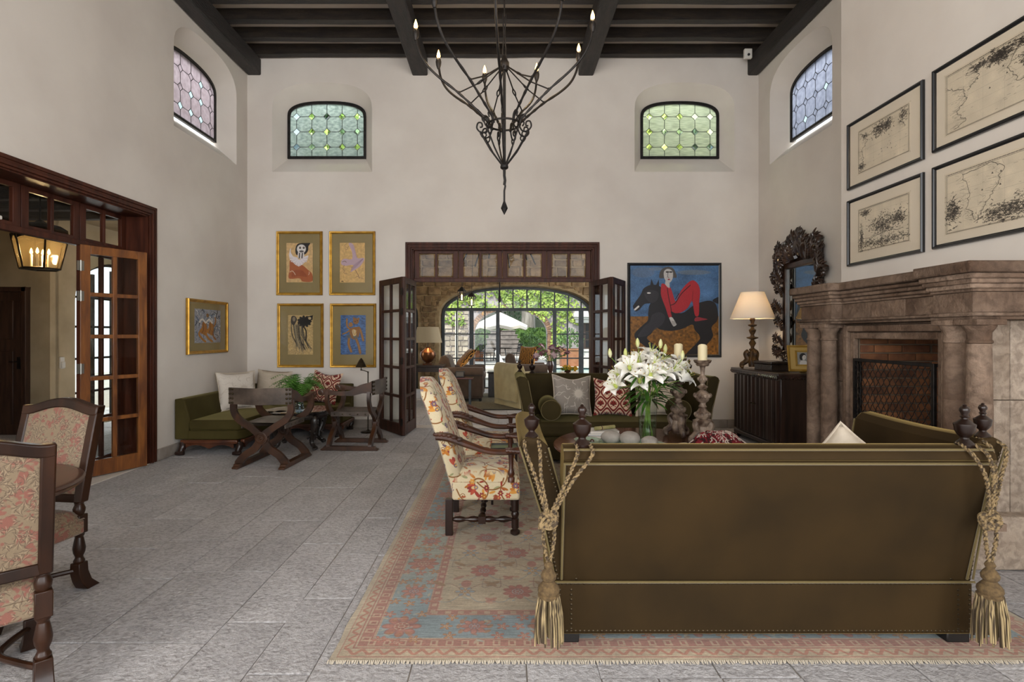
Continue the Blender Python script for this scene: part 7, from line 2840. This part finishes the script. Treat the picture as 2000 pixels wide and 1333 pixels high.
pot = thing('orange_plant', 'potted plant with orange flowers at the end of the console table', 'plant', (-2.28, 11.70, .85))
MB().lathe([(.001, 0), (.05, 0), (.075, .10), (.08, .14), (.07, .14), (.001, .12)], 20).build('pot', copper, pot)
R = random.Random(9)
m, f_ = MB(), MB()
for i in range(50):
    a, l, z = R.uniform(0, 6.28), R.uniform(.05, .2), R.uniform(.15, .42)
    x, y = l * math.cos(a), l * math.sin(a)
    m.add([(x * .5, y * .5, z - .06), (x - .02 * math.sin(a), y + .02 * math.cos(a), z), (x * 1.3, y * 1.3, z + .02), (x + .02 * math.sin(a), y - .02 * math.cos(a), z)], [(0, 1, 2, 3)])
    if i % 3 == 0:
        f_.ball((x, y, z + .02), .03, 7, sz=.7)
    if i % 5 == 0:
        m.tube([(0, 0, .1), (x, y, z)], .004, 4)
m.build('foliage', M('plant_green', '#2f5526', .6), pot, smooth=False)
f_.build('blossoms', M('orange_bloom', '#c2601c', .6), pot, kind='stuff')
# side tables
s1 = thing('tray_table', 'small red-topped side table with one iron leg beside the brown club chair', 'table', (-.88, 11.25, .0))
MB().box(-.27, .25, -.16, .16, .585, .61).build('top', M('red_lacquer', '#5a241c', .3, coat=.4), s1, bevel=.006)
MB().box(.15, .20, -.03, .03, .02, .585).box(-.1, .23, -.12, .12, 0, .02).build('leg', steel_frame, s1)
rd = thing('radio', 'small dark table radio on the red-topped side table', 'radio', (-.91, 11.25, .61))
MB().box(-.09, .09, -.05, .05, 0, .13).build('case', M('radio_case', '#2c241e', .4), rd, bevel=.01)
MB().box(-.07, .07, -.053, -.049, .03, .11).build('grille', M('radio_grille', '#6d6252', .5), rd)
s2 = thing('cube_table', 'dark block side table between the two brown club chairs', 'table', (-.21, 13.05, .0145))
MB().box(-.17, .17, -.17, .17, 0, .56).build('body', black_carved, s2, bevel=.01)
MB().box(-.19, .19, -.19, .19, .56, .60).build('top', black_carved, s2, bevel=.01)
# flower table behind the far sofa
ft = thing('flower_table', 'pale cloth-topped table carrying flowers beyond the folding doors', 'table', (1.08, 10.25, 0))
MB().lathe([(.001, .70), (.50, .70), (.52, .71), (.52, .73), (.50, .74), (.001, .74)], 36).build('top', M('pale_top', '#b5a88c', .6), ft)
MB().lathe([(.001, 0), (.25, 0), (.22, .05), (.06, .1), (.05, .4), (.09, .62), (.15, .70), (.001, .70)], 20).build('pedestal', walnut, ft)


def bouquet(name, label, loc, r_, z0, z1, cols, seed, nfl, fr, vase_h):
    b = thing(name, label, 'flowers', loc)
    R = random.Random(seed)
    MB().lathe([(.001, 0), (.05, 0), (.06, .02), (.035, .05), (.05, .10), (.07, vase_h * .7), (.05, vase_h), (.001, vase_h * .9)], 18).build('vase', M(name + '_vase', '#3a1f18', .3, coat=.4), b)
    g = MB()
    pts = []
    for i in range(nfl):
        a, q = R.uniform(0, 2 * PI), math.sqrt(R.random())
        x, y = r_ * q * math.cos(a), r_ * q * math.sin(a) * .7
        z = z0 + (z1 - z0) * (R.random() * .7 + .3 * (1 - q))
        pts.append((x, y, z))
        g.tube([(0, 0, vase_h * .8), (x * .5, y * .5, (z + vase_h) / 2), (x, y, z)], .003, 4)
        for k in range(4):
            t = R.uniform(.35, 1)
            lx, ly, lz = x * t, y * t, vase_h + (z - vase_h) * t
            a2 = R.uniform(0, 6.28)
            c_, s_ = math.cos(a2), math.sin(a2)
            g.add([(lx, ly, lz), (lx + .035 * c_ - .012 * s_, ly + .035 * s_ + .012 * c_, lz + .01), (lx + .09 * c_, ly + .09 * s_, lz - .02), (lx + .035 * c_ + .012 * s_, ly + .035 * s_ - .012 * c_, lz + .01)], [(0, 1, 2, 3)])
    g.build('foliage', leafy, b, smooth=False)
    pro = []
    for c in cols:
        mb = MB()
        for p in range(6):
            a = p * PI / 3
            mb.grid(lambda u, v: (fr * u * math.cos(a) - fr * .35 * (v - .5) * 2 * math.sin(PI * min(.97, .1 + .9 * u)) * math.sin(a), fr * u * math.sin(a) + fr * .35 * (v - .5) * 2 * math.sin(PI * min(.97, .1 + .9 * u)) * math.cos(a), fr * .5 * u ** .8 - fr * .3 * u ** 3), 5, 3)
        mb.ball((0, 0, fr * .1), fr * .14, 6)
        pro.append([mb, M(name + '_petal', c, .6), None])
    for i, p in enumerate(pts):
        q = pro[i % len(pro)]
        if q[2] is None:
            q[2] = o = q[0].build('flower', q[1], b, ang=80)
        else:
            o = dup(q[2], parent=b)
        o.location = p
        o.rotation_euler = (R.uniform(-.5, 1.2), R.uniform(-.7, .7), R.uniform(0, 6))
    return b


bouquet('lily_bouquet', 'loose bunch of pink and dark lilies in a dark vase beyond the far sofa', (.86, 10.22, .74), .34, .28, .60, ('#9c6a78', '#6a4250', '#c0a4a8', '#8d5668'), 5, 26, .075, .26)
bouquet('yellow_bouquet', 'low bowl of yellow flowers showing over the far sofa back', (1.16, 10.02, .74), .17, .10, .17, ('#b98a12', '#c49c1e'), 8, 22, .045, .09)
# iron ring chandelier of the garden room
gc = thing('iron_chandelier', 'black branching iron chandelier with two lanterns standing in for reflections in the garden room', 'chandelier', (-.10, 12.0, 2.25))
m = MB()
m.tube([(0, 0, 0), (0, 0, 1.68)], .014, 8).lathe([(.001, -.06), (.035, -.02), (.03, .08), (.001, .1)], 12)
m.build('stem', iron, gc)
for k in range(6):
    a = k * PI / 3 + .25
    c_, s_ = math.cos(a), math.sin(a)
    P = cat([(0, 0, 1.60), (.2 * c_, .2 * s_, 1.38), (.42 * c_, .42 * s_, 1.32), (.66 * c_, .66 * s_, 1.10), (.82 * c_, .82 * s_, .80)], 5)
    o = MB().tube(P, .016, 7).build('arm', iron, gc)
    for q, (ln, sd) in enumerate(((.26, 1), (.2, -1))):
        p = Vector((.42 * c_, .42 * s_, 1.32))
        MB().tube([p, p + Vector((-s_ * sd * .14 + .1 * c_, c_ * sd * .14 + .1 * s_, -ln * .6)), p + Vector((-s_ * sd * .22 + .16 * c_, c_ * sd * .22 + .16 * s_, -ln * .4))], [.011, .009, .004], 6).build('twig', iron, gc)
for (x, y, z) in ((-.62, .05, -.12), (-.82, -.15, -.02)):  # lanterns put in for a lantern reflection in the glass
    b = MB().tube([(x, y, z + .3), (x * .95, y, 1.1)], .005, 5)
    for q in range(6):
        t = q * PI / 3
        b.tube([(x + .06 * math.cos(t), y + .06 * math.sin(t), z), (x + .09 * math.cos(t), y + .09 * math.sin(t), z + .2)], .006, 5)
    b.lathe([(.001, z - .01), (.06, z - .01), (.06, z + .005), (.001, z + .005)], 6, (x, y, 0)).lathe([(.095, z + .19), (.095, z + .205), (.02, z + .29), (.001, z + .30)], 6, (x, y, 0))
    o = b.build('lantern', iron, gc)
    MB().lathe([(.001, z), (.014, z), (.014, z + .06), (.012, z + .075), (.018, z + .10), (.001, z + .14)], 10, (x, y, 0)).build('bulb', flame, o)
for dx in (-1.2, 1.2):
    light('garden_room_glow', 'POINT', (dx, 13.4, 3.3), 7, (1, .72, .4), radius=.15)

# ---------------------------------------------------------------- terrace, pool and garden
patio_m = M('terrace_stone', '#a9a49b', .85, c2='#bdb7ad', sc=2.5, det=6, bump=.2, bsc=20)
MB().box(-16, 16, 15.42, 19.2, -.2, -.02).box(-16, 1.9, 19.2, 24.6, -.2, -.02).box(8, 16, 19.2, 24.6, -.2, -.02).box(-16, 16, 24.6, 44, -.2, -.02).box(1.9, 8, 19.2, 24.6, -1.3, -1.2).build('terrace_floor', patio_m, kind='structure')
pool = thing('swimming_pool', 'turquoise swimming pool with a pale stone rim outside the arched window', 'pool', (4.95, 21.9, 0))
MB().box(-3.05, 3.05, -2.7, 2.7, -.13, -.06).build('water', M('pool_water', '#3f8a92', .05, c2='#5aa5a8', sc=2, bump=.25, bsc=5, coat=.5), pool)
m = MB()
for (x0, x1, y0, y1) in ((-3.35, 3.35, -3.0, -2.7), (-3.35, 3.35, 2.7, 3.0), (-3.35, -3.05, -2.7, 2.7), (3.05, 3.35, -2.7, 2.7)):
    m.box(x0, x1, y0, y1, -.14, .03)
m.build('rim', M('pool_rim', '#cfc9be', .8), pool)
# garden wall with arch
GW = 27.0
lav = M('lavender_plaster', '#a59d9c', .9, c2='#98908f', sc=1.5)
wa = arch(1.80, -.02, 1.5, 2.72, 24, 2.1, .32)
gwall = wall('garden_wall', at(0, GW, 0), [(-12, -.1), (12, -.1), (12, 6.5), (-12, 6.5)], [(wa, wa)], .7, lav, kind='structure')
brk = M('old_brick', '#8f7058', .9, c2='#6b5240', sc=6, bump=.4, bsc=30, rnd=.25)
stn = M('wall_rubble', '#8e8377', .9, c2='#b3a898', sc=4, det=6, bump=.7, bsc=20, rnd=.25)
R = random.Random(41)
k = len(wa)
# brick ring round the arch
O_ = arch(1.80, 0, 1.5, 2.72, 40, 2.1, .32)[1:]
for i in range(1, len(O_) - 2):
    p, q = O_[i], O_[i + 1]
    if math.dist(p, q) < .03:
        continue
    c = ((p[0] + q[0]) / 2, (p[1] + q[1]) / 2)
    t = Vector((q[0] - p[0], q[1] - p[1]))
    L = t.length
    t.normalize()
    nn = Vector((t.y, -t.x))
    ps = [(c[0] + t.x * a * L * .46 + nn.x * b_, c[1] + t.y * a * L * .46 + nn.y * b_) for a, b_ in ((-1, .0), (1, .0), (1, .24), (-1, .24))]
    MB().prism(ps, GW - .05, GW + .3, 'y').build('brick', brk, gwall, smooth=False)
for s in (-1, 1):
    z = 0
    while z < 1.5:
        x0 = .32 + s * 1.80
        MB().box(min(x0, x0 + s * .24), max(x0, x0 + s * .24), GW - .05, GW + .3, z + .005, z + .085).build('brick', brk, gwall, smooth=False)
        z += .09
ss = MB()
n_ = 0
for (xa, xb) in ((-5.2, -1.76), (2.40, 2.72)):
    z = 0
    while z < 2.9:
        h = R.uniform(.14, .3)
        x = xa
        while x < xb - .05:
            l = R.uniform(.18, .45)
            x1 = min(x + l, xb)
            j = lambda: R.uniform(.01, .04)
            q = [(x + j(), z + j()), (x1 - j(), z + j()), (x1 - j() * .5, z + h / 2), (x1 - j(), z + h - j()), (x + j(), z + h - j()), (x + j() * .5, z + h / 2)]
            b = MB().prism(q, GW - R.uniform(.03, .09), GW + .01, 'y')
            if n_ < 170:
                b.build('stone', stn, gwall, smooth=False)
                n_ += 1
            else:
                ss.add(b.v, b.f)
            x += l
        z += h
if ss.v:
    ss.build('stones', stn, gwall, smooth=False, kind='stuff')
for x in (-3.15, -2.35):
    MB().box(x - .07, x + .07, GW - .16, GW, 0, 2.6).build('quoin', M('quoin_white', '#c9c2b8', .85), gwall, bevel=.02)
# ivy
ivy_m = M('ivy_leaf', '#5a7426', .5, c2='#9aae48', sc=2.2, ramp=(.4, .62))
R = random.Random(51)
for nm, ok in (('ivy', 1),):
    m = MB()
    cnt = 0
    while cnt < 9000:
        x, z = R.uniform(-6, 7), R.uniform(.2, 6.4)
        inside = abs(x - .32) < 1.8 and (z < 1.5 or (abs(x - .32) / 1.8) ** 2.1 + ((z - 1.5) / 1.22) ** 2.1 < 1)
        if inside:
            continue
        dens = 1.0 if z > 2.75 else (.85 if 2.3 < x < 3.0 and z > .9 else (.75 if z > 2.2 + .25 * math.sin(x * 3) and x > 1 else (.5 if -3.0 < x < -1.9 and z > 1.9 else .0)))
        dens *= .35 + .65 * (math.sin(x * 2.3 + 1.2 * math.sin(z * 1.9)) * math.sin(z * 2.6 + x) > -.35)
        if R.random() > dens:
            continue
        cnt += 1
        s_ = R.uniform(.05, .10)
        y = GW - R.uniform(.03, .16)
        a = R.uniform(0, 6.28)
        tl = R.uniform(-.6, .2)
        T = Matrix.Translation((x, y, z)) @ Matrix.Rotation(tl, 4, 'X') @ Matrix.Rotation(R.uniform(-.5, .5), 4, 'Z') @ Matrix.Rotation(a, 4, 'Y')
        m.add([T @ Vector(p) for p in ((0, 0, -s_), (s_ * .8, -.01, -s_ * .1), (0, -.02, s_ * 1.1), (-s_ * .8, -.01, -s_ * .1))], [(0, 1, 2, 3)])
    o = m.build('ivy', ivy_m, smooth=False)
    tag(o, 'yellow-green ivy covering the upper part of the garden wall', 'ivy', kind='stuff')
# small tiled canopy with window on the lavender wall
cp = thing('garden_pavilion', 'white moulded canopy over a dark window on the lavender garden wall', 'pavilion', (4.5, GW, 0))
white_st = M('white_stucco', '#cfcbc6', .8)
for (d, z0, z1) in ((.30, 2.05, 2.22), (.46, 2.22, 2.32), (.60, 2.32, 2.52), (.45, 2.52, 2.66)):
    MB().box(-.9 - d * .4, 1.2, -d, -.001, z0, z1).build('canopy', white_st, cp, bevel=.02)
MB().box(-.62, .5, -.06, -.002, .75, 2.05).build('window_surround', M('dark_timber', '#3a2a22', .6), cp)
for i in range(2):
    for j in range(3):
        MB().box(-.50 + i * .5, -.08 + i * .5, -.075, -.06, .85 + j * .40, 1.20 + j * .40).build('pane', M('dark_pane', '#20242a', .1) if (i + j) == 0 else bpy.data.materials['dark_pane'], cp)
tg = thing('fountain_trough', 'pale stone trough standing before the lavender garden wall', 'trough', (4.3, 25.9, -.02))
MB().box(-.7, .9, -.4, .4, 0, .70).build('basin', white_st, tg, bevel=.03)
MB().box(-.76, .96, -.46, .46, .70, .80).build('rim', white_st, tg, bevel=.03)
# planters
terra = M('terracotta', '#8f5a3c', .85, c2='#a06c4c', sc=6)


def planter(label, loc, w_, h, ph, seed):
    r = thing('planter', label, 'planter', loc)
    MB().prism([(-w_ / 2 * .9, -w_ / 2 * .9), (w_ / 2 * .9, -w_ / 2 * .9), (w_ / 2 * .9, w_ / 2 * .9), (-w_ / 2 * .9, w_ / 2 * .9)], 0, h, 'z').box(-w_ / 2, w_ / 2, -w_ / 2, w_ / 2, h - .08, h).build('box', terra, r, bevel=.015)
    R = random.Random(seed)
    m = MB()
    for i in range(420):
        a, b_ = R.uniform(0, 6.28), math.acos(R.uniform(-.5, 1))
        q = R.uniform(.6, 1) * w_ * .72
        x, y, z = q * math.sin(b_) * math.cos(a), q * math.sin(b_) * math.sin(a), h + ph * .35 + ph * .6 * math.cos(b_) * R.uniform(.5, 1)
        s_ = .07
        T = Matrix.Translation((x, y, z)) @ Matrix.Rotation(R.uniform(0, 6), 4, 'Z') @ Matrix.Rotation(R.uniform(-1, 1), 4, 'X')
        m.add([T @ Vector(p) for p in ((0, 0, -s_), (s_ * .5, 0, 0), (0, 0, s_), (-s_ * .5, 0, 0))], [(0, 1, 2, 3)])
    m.tube([(0, 0, h - .05), (0, 0, h + ph * .6)], .04, 6)
    m.build('foliage', M('bush_green', '#3d5c2c', .6, c2='#5f7f3e', sc=3) if 'bush_green' not in bpy.data.materials else bpy.data.materials['bush_green'], r, smooth=False)
    return r


planter('tall wooden planter with a bushy plant before the lavender wall', (3.05, 25.5, -.02), .95, .85, 1.0, 1)
planter('terracotta planter with a spiky plant at the right of the garden arch', (1.45, 31, -.02), .9, .7, .9, 2)
planter('terracotta planter with a dark plant at the left of the garden arch', (-1.55, 31, -.02), .8, .6, .9, 3)
# parasol, table, chairs
um = thing('parasol', 'big cream garden parasol beyond the ivy arch', 'parasol', (-.25, 32.5, -.02))
canvas = M('cream_canvas', '#e6dfcf', .8)
k = 8
m = MB()
rr_ = 1.62
rim = [(rr_ * math.cos(2 * PI * j / 32), rr_ * math.sin(2 * PI * j / 32), 1.98 - .06 * math.cos(8 * 2 * PI * j / 32 + PI)) for j in range(32)]
mid = [(p[0] * .5, p[1] * .5, 2.45) for p in rim]
m.add(rim + mid + [(0, 0, 2.82)], [(j, (j + 1) % 32, 32 + (j + 1) % 32, 32 + j) for j in range(32)] + [(32 + j, 32 + (j + 1) % 32, 64) for j in range(32)])
m.add([(p[0], p[1], p[2]) for p in rim] + [(p[0], p[1], p[2] - .16) for p in rim], [(j, (j + 1) % 32, 32 + (j + 1) % 32, 32 + j) for j in range(32)])
m.build('canopy', canvas, um)
MB().tube([(0, 0, 0), (0, 0, 2.85)], .035, 8).lathe([(.001, 0), (.3, 0), (.3, .06), (.001, .08)], 16).build('pole', walnut_l, um)
for j in range(8):
    a = 2 * PI * j / 8
    MB().tube([(.05 * math.cos(a), .05 * math.sin(a), 2.75), (rr_ * .97 * math.cos(a), rr_ * .97 * math.sin(a), 1.97)], .018, 5).tube([(.04 * math.cos(a), .04 * math.sin(a), 1.7), (rr_ * .5 * math.cos(a), rr_ * .5 * math.sin(a), 2.36)], .014, 5).build('rib', walnut_l, um)
pt = thing('patio_table', 'dark round patio table under the cream parasol', 'table', (-.25, 31.4, -.02))
MB().lathe([(.001, .70), (.75, .70), (.76, .74), (.001, .75)], 28).build('top', walnut, pt)
for j in range(4):
    a = PI / 4 + j * PI / 2
    MB().tube([(.4 * math.cos(a), .4 * math.sin(a), .70), (.55 * math.cos(a), .55 * math.sin(a), 0)], .03, 6).build('leg', walnut, pt)
gm = M('garden_iron', '#23252a', .5, metal=.4)


def garden_chair(label, loc, rz):
    r = thing('patio_chair', label, 'chair', loc, rz)
    MB().box(-.24, .24, -.22, .24, .43, .46).build('seat', gm, r, bevel=.01)
    for (x, y) in ((-.21, -.2), (.21, -.2), (-.21, .2), (.21, .2)):
        MB().tube([(x, y, .44), (x * 1.08, y * 1.15, 0)], .016, 6).build('leg', gm, r)
    m = MB()
    for x in (-.21, .21):
        m.tube([(x, -.2, .44), (x, -.32, .98)], .016, 6)
    m.tube([(-.21, -.32, .98), (.21, -.32, .98)], .016, 6)
    for q in range(4):
        z = .58 + .11 * q
        m.box(-.21, .21, -.225 - (z - .44) * .23, -.215 - (z - .44) * .23, z - .035, z + .035)
    m.build('back', gm, r)
    return r


g1 = garden_chair('dark iron patio chair at the left side of the round patio table', (-1.05, 30.4, -.02), -1.0)
dup(g1, (.62, 30.4, -.02), 1.0, 'dark iron patio chair at the right side of the round patio table')
# white daybed
db = thing('daybed', 'white cushioned daybed on the terrace just outside the open door', 'daybed', (.10, 20.5, -.02))
wf = M('white_outdoor', '#d8d5cf', .8)
MB().box(-.35, 1.1, -.5, .5, .0, .32).build('frame', white_st, db, bevel=.02)
MB().box(-.33, 1.08, -.48, .48, .32, .45).build('mattress', wf, db, bevel=.04, seg=3)
MB().prism([(-.33, .45), (-.12, .45), (-.36, .92), (-.46, .90)], -.46, .46, 'y').build('back_cushion', wf, db, bevel=.04, seg=3)
d2 = thing('lounger', 'long white lounger on the terrace seen through the closed glazed door', 'lounger', (-1.2, 18.6, -.02))
MB().box(-.9, .9, -.35, .35, .22, .30).build('frame', white_st, d2, bevel=.02)
MB().box(-.88, .88, -.33, .33, .30, .40).build('mattress', wf, d2, bevel=.03)
for x in (-.8, .8):
    for y in (-.28, .28):
        MB().box(x - .03, x + .03, y - .03, y + .03, 0, .22).build('leg', white_st, d2)
# stepped fountain, hedges, trees beyond
sf = thing('stone_steps', 'tier of carved grey stone steps behind the parasol', 'steps', (-.1, 38, -.02))
st_m = M('grey_step', '#6d6660', .9, c2='#8a827b', sc=4, bump=.4, bsc=20)
for i in range(6):
    MB().box(-1.6 + i * .14, 1.6 - i * .14, i * .4, 3.2, i * .3, i * .3 + .24).box(-1.66 + i * .14, 1.66 - i * .14, i * .4 - .06, 3.2, i * .3 + .24, i * .3 + .3).build('step', st_m, sf, bevel=.02)
hedge_m = M('hedge_leaf', '#2f4d1c', .7, c2='#55752c', sc=3)


def leaf_blob(mb, c, r_, n, s_, R, sx=1, sy=1, sz=1):
    for i in range(n):
        v = Vector((R.gauss(0, 1), R.gauss(0, 1), R.gauss(0, 1))).normalized() * R.uniform(.7, 1) * r_
        T = Matrix.Translation((c[0] + v.x * sx, c[1] + v.y * sy, c[2] + v.z * sz)) @ Matrix.Rotation(R.uniform(0, 6), 4, 'Z') @ Matrix.Rotation(R.uniform(-1.2, 1.2), 4, 'X')
        q = s_ * R.uniform(.7, 1.3)
        mb.add([T @ Vector(p) for p in ((0, 0, -q), (q * .6, 0, 0), (0, 0, q), (-q * .6, 0, 0))], [(0, 1, 2, 3)])


R = random.Random(61)
for (x0, x1, y, z1, lab) in ((1.75, 5.5, 39, 1.15, 'clipped hedge to the right of the stone steps'), (-6, -2.0, 39, 1.15, 'clipped hedge to the left of the stone steps'), (-6, 6, 42.5, 2.0, 'taller clipped hedge at the end of the garden')):
    h = thing('hedge', lab, 'hedge', ((x0 + x1) / 2, y, -.02))
    L = (x1 - x0) / 2
    m = MB().box(-L, L, -.4, .4, 0, z1 - .06)
    for i in range(int(L * 420)):
        x, z = R.uniform(-L, L), R.uniform(.0, z1)
        top = R.random() < .3
        leaf_blob(m, (x, R.uniform(-.4, .4) if top else -.42, z1 - .04 if top else z), .04, 1, .08, R)
    m.build('foliage', hedge_m, h, smooth=False)
tree_m = M('tree_leaf', '#1f331a', .7, c2='#3f5a2a', sc=1.2)
bark = M('pale_bark', '#9a948a', .85, c2='#6f695f', sc=4, stretch=(1, 1, .2), bump=.4, bsc=10)
for (x, y, h, r_, tr_, lab) in ((-4.5, 47, 6.5, 3.2, .25, 'dark leafy tree behind the left hedge'), (.0, 49, 7.5, 3.6, .3, 'dark leafy tree behind the parasol'), (1.9, 44.5, 9.5, 2.6, .55, 'tree with a thick pale trunk beyond the hedges'), (5.2, 47, 6.8, 3.4, .25, 'dark leafy tree behind the right hedge')):
    t = thing('tree', lab, 'tree', (x, y, -.02))
    MB().tube([(0, 0, 0), (.05, 0, h * .3), (-.05, 0, h * .6)], [tr_ * 1.2, tr_, tr_ * .7], 12).build('trunk', bark, t)
    m = MB()
    for q in range(7):
        c = (R.gauss(0, r_ * .4), R.gauss(0, r_ * .4), h * .75 + R.gauss(0, h * .16))
        leaf_blob(m, c, r_ * .5, 420, .16, R)
    m.build('crown', tree_m, t, smooth=False)
MB().box(-20, 20, 56, 56.6, -.1, 12).build('wall_garden_end', M('far_wall', '#3a4030', .95, c2='#2a3022', sc=1), kind='structure')
# planting outside the high windows and the hall
for (x, y, lab, sc_) in ((-2.9, 11.0, 'bushy creeper outside the grey-green leaded window', 1), (2.9, 11.0, 'bright creeper outside the lime leaded window', 1)):
    t = thing('rooftop_plant', lab, 'plant', (x, y, 4.16))
    m = MB()
    for q in range(5):
        leaf_blob(m, (R.uniform(-.9, .9), R.uniform(-.2, .4), R.uniform(.75, 1.7)), .5, 260, .09, R)
    m.tube([(0, 0, 0), (0, 0, 1)], .04, 6)
    m.build('foliage', M('lime_leaf', '#7a8a58', .6, c2='#b5bf98', sc=3) if x > 0 else M('roof_plant_leaf', '#3f5a34', .6, c2='#7f9a6a', sc=3), t, smooth=False)

se = thing('alarm_sensor', 'small white sensor tucked between the last ceiling joist and the wall beam', 'sensor', (3.80, 8.55, 5.80))
MB().box(-.06, .06, -.03, .03, 0, .15).build('housing', bpy.data.materials['white_plastic'], se, bevel=.01)
MB().lathe([(.001, 0), (.02, 0), (.02, .01), (.001, .015)], 12, T=Matrix.Translation((0, -.03, .05)) @ Matrix.Rotation(PI / 2, 4, 'X')).build('lens', ebony, se)
